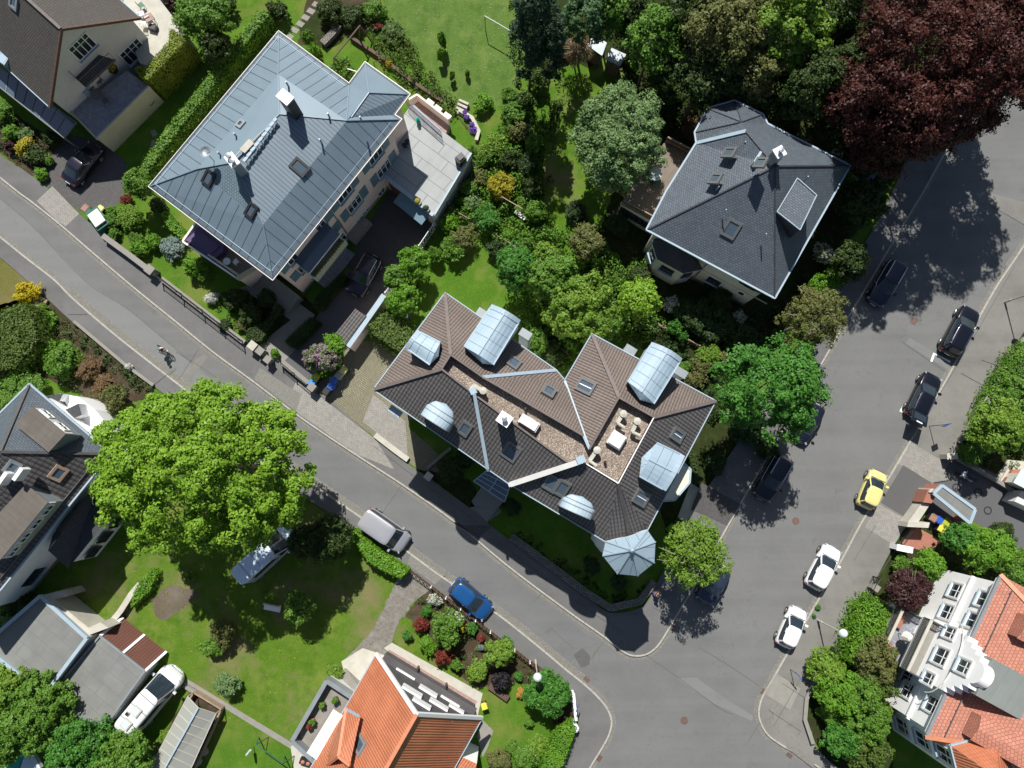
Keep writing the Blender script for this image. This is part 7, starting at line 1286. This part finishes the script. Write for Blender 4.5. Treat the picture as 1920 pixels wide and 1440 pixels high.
tree('low copper crown added under the big beech to shade the road', 1835, 125, 105, 10, 'copper', rpy=80, zc=6.5, depth=3.5, low=-.7, leaf=.105, cr=.8)  # extra low crown, added to fill in the beech shadow on the road
tree('dark maroon tree above the slate villa drive', 1605, 190, 70, 13.5, 'copper', rpy=95, zc=9.5, leaf=.12, cr=.8, rugged=.4)
tree('dark red tree at the right edge above the road', 1935, 70, 120, 18.5, 'copper', zc=12.5, depth=6, leaf=.125, cr=.9)
tree('yellow green sunlit tree at the top beside the copper beech', 1475, 50, 92, 14, 'lime', zc=9.5, leaf=.125, cr=.9)
tree('olive green tree at the top centre', 1350, 60, 105, 13.5, 'olive', rpy=110, zc=9, leaf=.115, cr=.8, dens=.8, rugged=.4)
tree('dark olive tree above the slate villa', 1320, 150, 95, 10.5, 'dark', rpy=65, zc=7, leaf=.12, cr=.8, rugged=.4)
tree('dark green tree between the slate villa and the copper beech', 1520, 165, 75, 12, 'dark', rpy=70, zc=8, leaf=.12, cr=.8)
tree('mid green tree in the shade above the slate villa roof', 1540, 175, 38, 10.5, 'green', zc=7, leaf=.11)
tree('green tree right of the garden sheds', 1225, 75, 62, 11, 'green', rpy=70, zc=7.5, leaf=.115, rugged=.35, dens=.8)
tree('small leafy tree behind the right garden shed', 1190, 35, 45, 9, 'dark', zc=6, leaf=.11)
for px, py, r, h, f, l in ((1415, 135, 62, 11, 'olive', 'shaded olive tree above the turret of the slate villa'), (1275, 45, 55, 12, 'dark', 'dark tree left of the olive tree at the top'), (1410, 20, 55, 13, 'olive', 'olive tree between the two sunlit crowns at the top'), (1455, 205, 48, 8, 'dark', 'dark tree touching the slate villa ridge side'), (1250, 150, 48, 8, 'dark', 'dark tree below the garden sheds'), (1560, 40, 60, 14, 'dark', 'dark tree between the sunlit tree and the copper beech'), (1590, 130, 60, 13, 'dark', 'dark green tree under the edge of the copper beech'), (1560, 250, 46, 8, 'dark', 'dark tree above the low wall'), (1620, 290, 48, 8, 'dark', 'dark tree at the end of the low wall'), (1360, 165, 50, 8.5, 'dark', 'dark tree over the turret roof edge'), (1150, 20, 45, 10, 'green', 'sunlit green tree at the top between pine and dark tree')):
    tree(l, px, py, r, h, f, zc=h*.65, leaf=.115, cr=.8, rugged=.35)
tree('soft green pine at the top centre', 1098, 32, 52, 10, 'pine', zc=7, leaf=.095, cr=.6, spread=.5)
tree('tall dark spruce with blue green needles by the meadow', 997, 60, 48, 17, 'conifer', rpy=95, zc=9, leaf=.10, cr=.6, dens=1.1, rugged=.45)
tree('thin dark conifer beside the shaded lawn', 1035, 100, 26, 13, 'conifer', rpy=60, zc=7, leaf=.095, cr=.45)
tree('bare branched shrub under the pine', 1082, 98, 34, 4.0, 'brown', zc=2.5, leaf=.05, dens=.12, cr=.4, branches=26, bark='barkl')
tree('leafy lilac tree beside the white terrace', 384, 34, 60, 5.2, 'green', rpy=55, zc=3.2, leaf=.10, cr=.6)
tree('dark shadowed tree behind the clipped hedge at the top left', 404, 90, 36, 4.0, 'dark', zc=2.4, leaf=.10)
tree('light green tree below the middle garden, largest of its group', 1088, 575, 78, 7.5, 'lime', rpy=75, zc=4.8, leaf=.105, cr=.6, rugged=.35)
tree('bright green tree in the middle garden above the balcony house', 1036, 520, 60, 7.0, 'green', rpy=52, zc=4.5, leaf=.105, cr=.6, rugged=.35)
tree('yellow green tree right of the middle garden group', 1196, 562, 42, 6.5, 'maple', zc=4.5, leaf=.11, cr=.6)
tree('feathery green tree left of the middle garden group', 964, 500, 42, 6.5, 'vivid', rpy=50, zc=4.5, leaf=.095, cr=.5)
tree('small bright tree at the top of the middle garden group', 1024, 478, 24, 5.5, 'lime', zc=4, leaf=.10)
tree('soft green tree below the middle garden group', 1120, 605, 50, 6.0, 'green', rpy=45, zc=4, leaf=.10)
tree('brownish leaved tree in the shaded middle garden', 1100, 456, 38, 4.8, 'olive', zc=3.2, leaf=.085, dens=.5, cr=.4)
tree('dark dense tree at the pavement beside the navy car', 1612, 382, 50, 6.5, 'dark', zc=4, leaf=.105)
tree('olive tree between the slate villa and the pavement', 1590, 490, 36, 5.5, 'dark', rpy=45, zc=3.5, leaf=.10)
tree('yellow green tree over the right pavement wall', 1868, 800, 68, 6.5, 'lime', rpy=58, zc=4.2, leaf=.10, cr=.6, rugged=.35)
tree('leafy green tree at the right edge below the street lamp', 1905, 745, 40, 5.5, 'green', zc=3.5, leaf=.10)
tree('young apple tree in the shade of the big maple', 560, 1136, 34, 4.0, 'green', zc=2.6, leaf=.09, dens=.35, cr=.4, rugged=.5)
tree('dark evergreen at the side street below the big maple', 622, 1006, 44, 6.0, 'dark', rpy=48, zc=3.4, leaf=.09, cr=.5)
tree('dark tree behind the evergreen in the maple shade', 570, 1015, 32, 5, 'dark', zc=3, leaf=.095)
for px, py, r, f, l in ((60, 1330, 82, 'green', 'large bright green bush tree in the bottom left corner'), (150, 1400, 62, 'vivid', 'bright green bush tree below the flat roofed garages'), (235, 1425, 60, 'green', 'green bush tree left of the greenhouse'), (10, 1290, 45, 'lime', 'yellow green bush tree at the left edge below the garage'), (10, 1385, 45, 'green', 'green bush tree above the turquoise tarp')):
    tree(l, px, py, r, 5.5, f, zc=3.2, leaf=.10, cr=.55, rugged=.35)
for px, py, r, ry_, f, h, l in ((1640, 1230, 42, 50, 'olive', 4.5, 'olive conifer in the hedge group left of the white house'), (1640, 1275, 40, 36, 'thuja', 4.2, 'dark spreading conifer left of the white house balconies'), (1570, 1300, 48, 52, 'hedgev', 4.0, 'bright green conifer at the lower right pavement corner'), (1620, 1350, 52, 46, 'green', 4.2, 'spreading green conifer below the lower right hedge group'), (1580, 1385, 45, 40, 'vivid', 3.6, 'mid green conifer above the bottom right junction'), (1625, 1410, 42, 40, 'thuja', 3.8, 'yellow green conifer at the bottom beside the white house'), (1545, 1250, 36, 40, 'lime', 3.2, 'yellow green bush conifer by the blue sign'), (1610, 1300, 40, 40, 'green', 4.4, 'green conifer in the middle of the lower right hedge group')):
    tree(l, px, py, r, h, f, rpy=ry_, zc=h*.5, leaf=.085, cr=.45, rugged=.4, spread=.6, dens=.9)
tree('dark red branching shrub tree beside the white house', 1705, 1105, 42, 4.5, 'maroon', zc=3, leaf=.08, cr=.4, dens=.6, branches=16)
tree('green leafy tree above the dark red shrub tree', 1740, 1058, 30, 4, 'hedgev', zc=2.6, leaf=.095); tree('bright green tree at the shaded yard on the right', 1845, 1030, 55, 5, 'hedgev', rpy=42, zc=3.2, leaf=.095, cr=.5)
tree('green tree at the right edge below the shaded drive', 1905, 1060, 38, 4.5, 'green', zc=3, leaf=.095); tree('green tree behind the bin shelter', 1800, 1008, 32, 4, 'vivid', zc=2.6, leaf=.095)
tree('rhododendron like tree in front of the villa drive', 603, 672, 38, 3.6, 'lilac', rpy=30, zc=2.2, leaf=.085, cr=.35, name='lilac_tree') ; tree('light green tree beside the lilac blossoms', 627, 648, 24, 3.2, 'hedgev', zc=2.2, leaf=.095)
tree('round green tree under the lower white lamp', 1026, 1298, 45, 3.6, 'vivid', rpy=42, zc=2.2, leaf=.09, cr=.45); tree('yellow green tree above the orange house', 838, 1175, 32, 3.4, 'green', rpy=40, zc=2.3, leaf=.085, cr=.3, dens=.35, rugged=.6, core=False)
tree('green tree at the west corner of the pink villa', 262, 345, 32, 4.5, 'green', zc=3, leaf=.095); tree('light green tree above the villa drive wall', 776, 492, 34, 4.2, 'hedgev', zc=2.8, leaf=.095); tree('light green tree in the middle of the drive wall planting', 742, 520, 26, 4, 'green', zc=2.6, leaf=.095); tree('green tree left of the courtyard fence', 757, 562, 34, 4.4, 'hedgev', zc=2.8, leaf=.095)
tree('weeping green shrub tree by the lower garden fence', 935, 1222, 28, 3, 'lime', rpy=26, zc=1.8, leaf=.08, cr=.3)
# ---------------------------------------------------------------- hedges
hedge('tall clipped box hedge beside the white terrace', [(318, 53), (326, 56), (328, 62), (346, 71), (350, 76), (278, 150), (264, 145), (253, 128), (262, 124), (270, 129), (318, 76)], 3.4, 'hedge'); hedge('bright clipped hedge beside the silver van', [(660, 993), (672, 1000), (706, 1030), (735, 1050), (765, 1070), (752, 1084), (722, 1072), (690, 1052), (668, 1020)], 1.3, 'hedgev', leaf=.1)
hedge('bright clipped hedge at the bottom corner of the orange house garden', [(1046, 1368), (1068, 1356), (1080, 1366), (1062, 1420), (1040, 1470), (1010, 1470), (1020, 1420)], 1.5, 'hedgev'); hedge('long hedge along the north side of the pink villa', [(490, 20), (505, 30), (440, 110), (380, 190), (310, 280), (275, 330), (262, 318), (300, 262), (360, 185), (420, 108)], 1.3, 'green', leaf=.1, wob=.2)
hedge('dark low hedge between villa path and drive, lower piece', [(580, 595), (598, 604), (565, 640), (548, 650), (534, 640), (552, 622)], 1.0, 'dark'); hedge('dark low hedge between villa path and drive, upper piece', [(640, 512), (650, 520), (600, 580), (587, 575), (590, 560)], .9, 'dark'); hedge('dark hedge left of the villa path', [(520, 570), (530, 580), (490, 640), (465, 640), (460, 620), (500, 600)], .8, 'dark')
hedge('low green hedge in the villa front garden', [(300, 400), (310, 396), (352, 442), (345, 452), (318, 430)], .9, 'hedgev'); hedge('shaded green hedge at the left edge below the yellow bush', [(-10, 590), (45, 570), (66, 590), (72, 640), (30, 690), (-20, 700)], 2.2, 'thuja', leaf=.09, wob=.25); hedge('rough conifer hedge by the courtyard wall', [(730, 580), (758, 600), (778, 628), (748, 660), (700, 628), (692, 610)], 2.2, 'thuja', leaf=.09, wob=.25)
hedge('ivy hedge along the dry stone wall', [(262, 1090), (285, 1068), (295, 1075), (280, 1110), (245, 1140), (250, 1112)], .8, 'hedgev'); hedge('green hedge below the turret house bay', [(1293, 838), (1306, 850), (1310, 880), (1320, 900), (1305, 905), (1290, 870)], 2.0, 'dark'); hedge('overgrown hedge along the right pavement fence', [(1620, 1130), (1650, 1130), (1665, 1190), (1630, 1250), (1590, 1240), (1600, 1180)], 1.8, 'hedgev', leaf=.09, wob=.3)
hedge('ivy hedge on the wall along the upper right pavement', [(1895, 670), (1925, 640), (1930, 720), (1880, 780), (1830, 800), (1850, 745)], 1.2, 'green', leaf=.09, wob=.25)
# ---------------------------------------------------------------- shrubs (px, py, radius px, height, foliage, label)
for a in (
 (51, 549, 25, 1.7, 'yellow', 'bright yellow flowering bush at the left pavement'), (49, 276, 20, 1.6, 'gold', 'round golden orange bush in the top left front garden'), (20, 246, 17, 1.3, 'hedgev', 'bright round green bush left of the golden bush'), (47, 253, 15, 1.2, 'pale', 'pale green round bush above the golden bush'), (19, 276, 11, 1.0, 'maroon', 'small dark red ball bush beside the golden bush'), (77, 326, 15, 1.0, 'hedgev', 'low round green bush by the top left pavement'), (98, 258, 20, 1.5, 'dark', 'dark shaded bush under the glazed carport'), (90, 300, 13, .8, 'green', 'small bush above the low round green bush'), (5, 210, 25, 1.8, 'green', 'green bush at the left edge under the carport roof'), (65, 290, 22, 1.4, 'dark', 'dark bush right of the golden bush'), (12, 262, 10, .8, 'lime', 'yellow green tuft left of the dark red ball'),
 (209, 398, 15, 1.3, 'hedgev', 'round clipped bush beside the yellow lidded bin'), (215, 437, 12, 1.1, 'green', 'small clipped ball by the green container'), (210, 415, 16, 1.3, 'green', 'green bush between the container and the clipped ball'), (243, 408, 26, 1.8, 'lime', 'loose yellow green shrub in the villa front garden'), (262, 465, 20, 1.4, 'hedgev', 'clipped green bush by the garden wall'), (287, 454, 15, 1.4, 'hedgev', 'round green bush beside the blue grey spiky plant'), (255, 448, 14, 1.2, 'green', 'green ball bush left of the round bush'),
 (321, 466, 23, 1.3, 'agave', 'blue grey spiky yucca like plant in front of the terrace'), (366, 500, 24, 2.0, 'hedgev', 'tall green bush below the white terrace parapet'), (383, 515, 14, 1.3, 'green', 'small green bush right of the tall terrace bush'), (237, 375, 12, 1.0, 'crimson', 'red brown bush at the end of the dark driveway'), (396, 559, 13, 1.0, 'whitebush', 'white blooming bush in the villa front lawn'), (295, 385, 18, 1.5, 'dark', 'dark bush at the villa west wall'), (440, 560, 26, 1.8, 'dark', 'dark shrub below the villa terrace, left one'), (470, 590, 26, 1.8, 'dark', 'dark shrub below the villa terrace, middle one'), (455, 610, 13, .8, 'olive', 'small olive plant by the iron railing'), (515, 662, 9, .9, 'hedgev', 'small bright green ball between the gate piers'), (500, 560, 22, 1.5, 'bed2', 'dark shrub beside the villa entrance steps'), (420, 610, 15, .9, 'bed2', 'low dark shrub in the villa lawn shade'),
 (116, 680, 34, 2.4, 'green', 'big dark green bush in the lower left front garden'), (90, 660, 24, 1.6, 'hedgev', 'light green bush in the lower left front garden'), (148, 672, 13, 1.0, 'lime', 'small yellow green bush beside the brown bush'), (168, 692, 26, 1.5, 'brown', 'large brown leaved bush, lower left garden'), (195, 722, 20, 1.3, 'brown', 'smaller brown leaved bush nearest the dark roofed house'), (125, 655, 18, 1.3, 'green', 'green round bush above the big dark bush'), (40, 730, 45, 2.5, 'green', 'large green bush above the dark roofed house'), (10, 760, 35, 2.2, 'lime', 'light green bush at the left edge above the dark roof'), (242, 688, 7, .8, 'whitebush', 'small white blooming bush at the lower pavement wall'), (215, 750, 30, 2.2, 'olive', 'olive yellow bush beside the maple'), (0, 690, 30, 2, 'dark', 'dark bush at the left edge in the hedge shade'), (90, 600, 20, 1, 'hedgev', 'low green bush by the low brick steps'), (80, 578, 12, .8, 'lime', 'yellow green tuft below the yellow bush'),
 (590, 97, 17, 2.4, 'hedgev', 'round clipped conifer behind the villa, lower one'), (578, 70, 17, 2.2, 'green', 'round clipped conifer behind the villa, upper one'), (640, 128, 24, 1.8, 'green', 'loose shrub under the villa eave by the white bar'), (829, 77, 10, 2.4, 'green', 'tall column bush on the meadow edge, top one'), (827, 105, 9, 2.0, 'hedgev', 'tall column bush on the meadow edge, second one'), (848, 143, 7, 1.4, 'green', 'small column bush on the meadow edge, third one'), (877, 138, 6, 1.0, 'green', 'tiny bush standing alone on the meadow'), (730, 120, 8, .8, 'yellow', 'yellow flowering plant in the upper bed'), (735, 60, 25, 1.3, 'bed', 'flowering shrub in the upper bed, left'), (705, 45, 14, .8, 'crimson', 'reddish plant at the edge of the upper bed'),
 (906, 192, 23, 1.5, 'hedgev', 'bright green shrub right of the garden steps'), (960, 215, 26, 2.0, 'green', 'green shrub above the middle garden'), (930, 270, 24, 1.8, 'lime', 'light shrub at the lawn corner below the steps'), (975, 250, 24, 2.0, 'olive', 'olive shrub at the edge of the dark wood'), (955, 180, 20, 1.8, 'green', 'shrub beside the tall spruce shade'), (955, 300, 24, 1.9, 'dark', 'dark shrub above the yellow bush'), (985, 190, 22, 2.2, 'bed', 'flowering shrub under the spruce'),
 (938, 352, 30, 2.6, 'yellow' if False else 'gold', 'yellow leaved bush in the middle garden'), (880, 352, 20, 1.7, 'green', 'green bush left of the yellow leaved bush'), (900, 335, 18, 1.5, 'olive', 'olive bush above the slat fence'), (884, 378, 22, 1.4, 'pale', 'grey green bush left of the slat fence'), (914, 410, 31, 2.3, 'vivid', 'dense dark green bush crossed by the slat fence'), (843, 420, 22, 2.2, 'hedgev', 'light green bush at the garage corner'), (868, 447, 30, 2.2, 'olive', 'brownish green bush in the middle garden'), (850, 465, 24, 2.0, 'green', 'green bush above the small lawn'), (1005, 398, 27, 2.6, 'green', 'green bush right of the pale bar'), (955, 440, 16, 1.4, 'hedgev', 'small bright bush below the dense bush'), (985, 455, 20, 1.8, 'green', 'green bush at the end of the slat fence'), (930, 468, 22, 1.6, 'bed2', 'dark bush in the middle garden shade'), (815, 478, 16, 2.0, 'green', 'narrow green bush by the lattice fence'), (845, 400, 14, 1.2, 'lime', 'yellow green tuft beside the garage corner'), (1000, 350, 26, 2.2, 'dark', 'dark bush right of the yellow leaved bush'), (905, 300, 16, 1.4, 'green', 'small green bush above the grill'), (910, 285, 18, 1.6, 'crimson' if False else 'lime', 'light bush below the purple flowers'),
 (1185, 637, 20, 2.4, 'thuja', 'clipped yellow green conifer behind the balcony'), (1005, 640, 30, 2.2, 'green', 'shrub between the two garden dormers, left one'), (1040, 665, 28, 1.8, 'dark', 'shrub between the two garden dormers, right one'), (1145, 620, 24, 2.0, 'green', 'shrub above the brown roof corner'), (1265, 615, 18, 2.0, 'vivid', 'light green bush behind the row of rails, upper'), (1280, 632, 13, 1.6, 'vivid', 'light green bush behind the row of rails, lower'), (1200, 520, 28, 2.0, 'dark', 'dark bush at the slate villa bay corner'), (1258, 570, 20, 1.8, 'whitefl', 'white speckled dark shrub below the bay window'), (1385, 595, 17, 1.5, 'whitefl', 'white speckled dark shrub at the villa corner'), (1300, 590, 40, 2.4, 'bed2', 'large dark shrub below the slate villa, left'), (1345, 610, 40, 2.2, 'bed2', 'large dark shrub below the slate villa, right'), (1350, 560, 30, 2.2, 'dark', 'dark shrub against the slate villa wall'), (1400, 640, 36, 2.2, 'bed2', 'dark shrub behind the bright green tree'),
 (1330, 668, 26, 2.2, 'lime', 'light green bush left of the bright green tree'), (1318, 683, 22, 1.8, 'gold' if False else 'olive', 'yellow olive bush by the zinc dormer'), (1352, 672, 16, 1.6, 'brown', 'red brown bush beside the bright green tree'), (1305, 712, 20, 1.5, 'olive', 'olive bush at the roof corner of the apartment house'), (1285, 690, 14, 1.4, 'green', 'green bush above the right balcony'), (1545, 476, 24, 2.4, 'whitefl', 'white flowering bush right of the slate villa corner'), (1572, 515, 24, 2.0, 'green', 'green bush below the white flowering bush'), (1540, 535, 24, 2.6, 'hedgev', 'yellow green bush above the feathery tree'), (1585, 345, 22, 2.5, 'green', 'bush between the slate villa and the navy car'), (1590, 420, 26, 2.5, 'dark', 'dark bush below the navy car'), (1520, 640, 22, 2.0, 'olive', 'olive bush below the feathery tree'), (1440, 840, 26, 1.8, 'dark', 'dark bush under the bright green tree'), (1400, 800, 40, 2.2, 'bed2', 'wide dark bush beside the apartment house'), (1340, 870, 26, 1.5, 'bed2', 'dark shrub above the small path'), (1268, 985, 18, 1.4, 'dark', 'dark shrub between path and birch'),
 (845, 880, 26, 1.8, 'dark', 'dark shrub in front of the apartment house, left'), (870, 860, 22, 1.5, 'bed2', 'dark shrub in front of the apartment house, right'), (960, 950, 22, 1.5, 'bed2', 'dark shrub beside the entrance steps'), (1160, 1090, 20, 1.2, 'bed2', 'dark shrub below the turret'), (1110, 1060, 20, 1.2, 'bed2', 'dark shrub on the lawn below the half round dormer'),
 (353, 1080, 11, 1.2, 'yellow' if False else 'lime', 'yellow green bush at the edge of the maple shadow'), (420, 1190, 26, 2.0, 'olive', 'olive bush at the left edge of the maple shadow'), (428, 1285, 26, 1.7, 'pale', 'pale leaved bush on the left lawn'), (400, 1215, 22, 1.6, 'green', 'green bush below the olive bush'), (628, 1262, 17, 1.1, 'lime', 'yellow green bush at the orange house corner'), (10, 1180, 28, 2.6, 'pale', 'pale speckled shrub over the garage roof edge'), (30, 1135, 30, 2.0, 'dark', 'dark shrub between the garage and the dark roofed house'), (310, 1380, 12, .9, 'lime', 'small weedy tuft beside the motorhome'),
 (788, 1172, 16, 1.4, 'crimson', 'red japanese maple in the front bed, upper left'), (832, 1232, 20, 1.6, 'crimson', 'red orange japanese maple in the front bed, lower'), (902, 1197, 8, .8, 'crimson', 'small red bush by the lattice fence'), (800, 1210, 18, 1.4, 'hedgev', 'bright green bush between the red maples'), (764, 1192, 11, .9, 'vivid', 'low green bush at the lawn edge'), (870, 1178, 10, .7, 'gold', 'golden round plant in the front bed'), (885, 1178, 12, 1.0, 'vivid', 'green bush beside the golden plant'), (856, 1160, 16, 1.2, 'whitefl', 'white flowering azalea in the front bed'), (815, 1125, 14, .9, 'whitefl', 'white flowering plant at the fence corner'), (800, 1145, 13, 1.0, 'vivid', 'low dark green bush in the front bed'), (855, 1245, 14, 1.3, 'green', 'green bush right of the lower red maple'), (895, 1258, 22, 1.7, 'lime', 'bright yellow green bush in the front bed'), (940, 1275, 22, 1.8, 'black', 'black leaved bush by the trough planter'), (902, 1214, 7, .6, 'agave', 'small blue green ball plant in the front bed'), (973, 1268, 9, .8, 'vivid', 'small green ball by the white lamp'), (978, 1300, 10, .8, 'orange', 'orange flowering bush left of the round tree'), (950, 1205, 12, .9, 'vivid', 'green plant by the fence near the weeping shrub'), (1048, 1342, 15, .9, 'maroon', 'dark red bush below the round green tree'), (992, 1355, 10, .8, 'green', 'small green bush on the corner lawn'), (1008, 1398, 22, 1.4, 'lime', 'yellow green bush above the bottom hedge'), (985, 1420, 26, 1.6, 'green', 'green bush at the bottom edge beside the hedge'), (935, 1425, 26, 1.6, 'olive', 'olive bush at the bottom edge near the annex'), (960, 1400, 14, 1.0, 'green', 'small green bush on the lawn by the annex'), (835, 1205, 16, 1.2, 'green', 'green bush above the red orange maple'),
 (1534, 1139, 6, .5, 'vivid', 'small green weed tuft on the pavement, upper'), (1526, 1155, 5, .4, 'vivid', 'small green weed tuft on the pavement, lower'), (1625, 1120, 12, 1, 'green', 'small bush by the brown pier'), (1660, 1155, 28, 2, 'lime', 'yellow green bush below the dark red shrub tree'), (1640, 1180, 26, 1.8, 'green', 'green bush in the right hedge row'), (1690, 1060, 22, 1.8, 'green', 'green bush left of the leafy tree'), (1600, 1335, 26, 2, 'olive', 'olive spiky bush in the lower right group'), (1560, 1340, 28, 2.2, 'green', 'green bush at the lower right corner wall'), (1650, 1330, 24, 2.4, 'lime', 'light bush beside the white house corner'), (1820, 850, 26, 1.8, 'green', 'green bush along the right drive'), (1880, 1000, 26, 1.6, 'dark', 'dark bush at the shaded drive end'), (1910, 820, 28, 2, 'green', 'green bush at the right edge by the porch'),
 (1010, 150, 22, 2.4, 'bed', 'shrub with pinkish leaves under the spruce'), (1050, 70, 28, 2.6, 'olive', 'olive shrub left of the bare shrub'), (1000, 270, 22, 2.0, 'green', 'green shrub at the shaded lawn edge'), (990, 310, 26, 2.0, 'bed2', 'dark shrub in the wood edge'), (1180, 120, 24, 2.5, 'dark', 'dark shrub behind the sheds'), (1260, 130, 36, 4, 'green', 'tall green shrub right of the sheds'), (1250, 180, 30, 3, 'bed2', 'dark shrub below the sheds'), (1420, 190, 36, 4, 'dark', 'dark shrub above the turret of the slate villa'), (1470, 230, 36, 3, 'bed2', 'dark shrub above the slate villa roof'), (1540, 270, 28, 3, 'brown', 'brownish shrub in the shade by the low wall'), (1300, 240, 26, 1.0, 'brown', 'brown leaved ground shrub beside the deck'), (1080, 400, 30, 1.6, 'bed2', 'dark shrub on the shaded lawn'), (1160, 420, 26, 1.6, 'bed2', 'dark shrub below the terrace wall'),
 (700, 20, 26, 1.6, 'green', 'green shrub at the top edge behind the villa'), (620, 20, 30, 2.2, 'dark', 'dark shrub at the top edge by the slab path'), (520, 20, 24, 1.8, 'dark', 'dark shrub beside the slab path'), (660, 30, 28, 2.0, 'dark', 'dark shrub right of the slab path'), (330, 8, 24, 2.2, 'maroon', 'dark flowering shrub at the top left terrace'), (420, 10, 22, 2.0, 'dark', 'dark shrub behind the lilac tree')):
    fo = a[4]
    if fo in ('bed', 'bed2'): M.setdefault('f_'+fo, M['f_green'])
    shrub(a[5], *a[:5])
for k, (x, y) in enumerate(((872, 212), (876, 220), (885, 235), (888, 243))): shrub('purple flower cushion beside the garden steps, '+('top', 'second', 'third', 'lowest')[k]+' in the row', x, y, 7, .5, 'lilacp', name='flower_cushion', cat='flowers', group='purple flower cushions') if 'f_lilacp' in M else None
st = gp([(862, 190), (880, 198), (868, 222), (852, 214)])
for k in range(4): f0, f1 = k/4, (k+.6)/4; p = [st[0].lerp(st[3], f0), st[0].lerp(st[3], f1), st[1].lerp(st[2], f1), st[1].lerp(st[2], f0)]; MB().prism([(v.x, v.y) for v in p], 0, .5-.11*k).build('garden_step', M['concrete_l'], None, ('top', 'second', 'third', 'lowest')[k]+' pale slab step in the upper garden', 'step', 'pale garden steps')
for x, y, l in ((80, 566, 'old brick steps beside the yellow bush'),): c = G(x, y); MB().box((c.x, c.y, .15), (1.0, .7, .3), -.5).box((c.x-.3, c.y-.3, .35), (.6, .6, .2), -.5).build('brick_steps', M['timber'], None, l, 'steps')
# ---------------------------------------------------------------- ground cover nobody could count
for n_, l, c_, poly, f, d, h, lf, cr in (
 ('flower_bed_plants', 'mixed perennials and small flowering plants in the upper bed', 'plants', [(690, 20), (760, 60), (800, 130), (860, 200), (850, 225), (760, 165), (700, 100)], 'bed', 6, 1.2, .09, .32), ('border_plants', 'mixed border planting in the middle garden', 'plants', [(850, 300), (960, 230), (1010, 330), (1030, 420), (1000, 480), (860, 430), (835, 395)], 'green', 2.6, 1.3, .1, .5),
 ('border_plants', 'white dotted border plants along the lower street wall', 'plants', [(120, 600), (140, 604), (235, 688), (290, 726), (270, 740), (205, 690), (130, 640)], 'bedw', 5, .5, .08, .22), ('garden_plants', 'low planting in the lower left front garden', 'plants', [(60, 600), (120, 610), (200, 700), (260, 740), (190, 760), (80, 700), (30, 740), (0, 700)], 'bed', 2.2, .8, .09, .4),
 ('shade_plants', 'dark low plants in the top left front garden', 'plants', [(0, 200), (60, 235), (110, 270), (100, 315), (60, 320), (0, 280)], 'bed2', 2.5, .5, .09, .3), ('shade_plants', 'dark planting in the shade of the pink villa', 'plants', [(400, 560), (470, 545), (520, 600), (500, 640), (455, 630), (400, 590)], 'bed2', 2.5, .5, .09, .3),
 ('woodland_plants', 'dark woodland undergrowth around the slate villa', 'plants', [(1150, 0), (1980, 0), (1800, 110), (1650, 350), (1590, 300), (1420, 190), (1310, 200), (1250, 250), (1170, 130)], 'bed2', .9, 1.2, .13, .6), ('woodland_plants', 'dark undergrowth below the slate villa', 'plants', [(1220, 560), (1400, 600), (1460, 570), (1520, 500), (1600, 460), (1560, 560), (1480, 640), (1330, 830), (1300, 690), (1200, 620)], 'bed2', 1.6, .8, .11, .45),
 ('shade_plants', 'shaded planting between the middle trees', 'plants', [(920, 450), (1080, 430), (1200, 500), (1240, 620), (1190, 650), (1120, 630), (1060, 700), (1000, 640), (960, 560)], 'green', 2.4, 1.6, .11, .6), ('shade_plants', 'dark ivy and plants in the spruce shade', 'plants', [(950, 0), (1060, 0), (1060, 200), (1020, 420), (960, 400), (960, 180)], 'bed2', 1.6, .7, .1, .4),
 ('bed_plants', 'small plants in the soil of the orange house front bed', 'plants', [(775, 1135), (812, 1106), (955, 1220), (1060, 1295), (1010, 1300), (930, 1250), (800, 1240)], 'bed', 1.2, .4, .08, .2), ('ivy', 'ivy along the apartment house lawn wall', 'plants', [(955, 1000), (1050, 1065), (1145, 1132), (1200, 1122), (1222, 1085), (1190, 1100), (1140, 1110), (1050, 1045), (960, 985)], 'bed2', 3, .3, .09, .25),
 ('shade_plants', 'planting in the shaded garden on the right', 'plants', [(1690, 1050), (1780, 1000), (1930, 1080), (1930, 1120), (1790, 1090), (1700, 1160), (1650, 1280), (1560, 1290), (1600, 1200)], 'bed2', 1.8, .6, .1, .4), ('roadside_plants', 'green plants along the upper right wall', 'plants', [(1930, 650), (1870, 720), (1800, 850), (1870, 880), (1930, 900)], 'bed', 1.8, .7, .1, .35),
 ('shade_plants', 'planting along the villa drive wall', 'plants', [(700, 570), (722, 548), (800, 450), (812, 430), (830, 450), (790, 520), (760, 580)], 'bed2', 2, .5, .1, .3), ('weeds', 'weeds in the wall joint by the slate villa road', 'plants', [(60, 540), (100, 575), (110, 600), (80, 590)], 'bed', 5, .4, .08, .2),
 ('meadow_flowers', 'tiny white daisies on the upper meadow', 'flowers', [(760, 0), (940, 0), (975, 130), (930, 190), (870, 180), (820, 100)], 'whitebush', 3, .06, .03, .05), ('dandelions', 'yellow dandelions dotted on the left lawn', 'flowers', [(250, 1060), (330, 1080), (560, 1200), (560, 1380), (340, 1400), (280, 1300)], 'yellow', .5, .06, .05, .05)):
    cover(n_, l, c_, poly, f, d, h, lf, cr, per=(26 if cr < .45 else 60) if lf > .06 else 4)
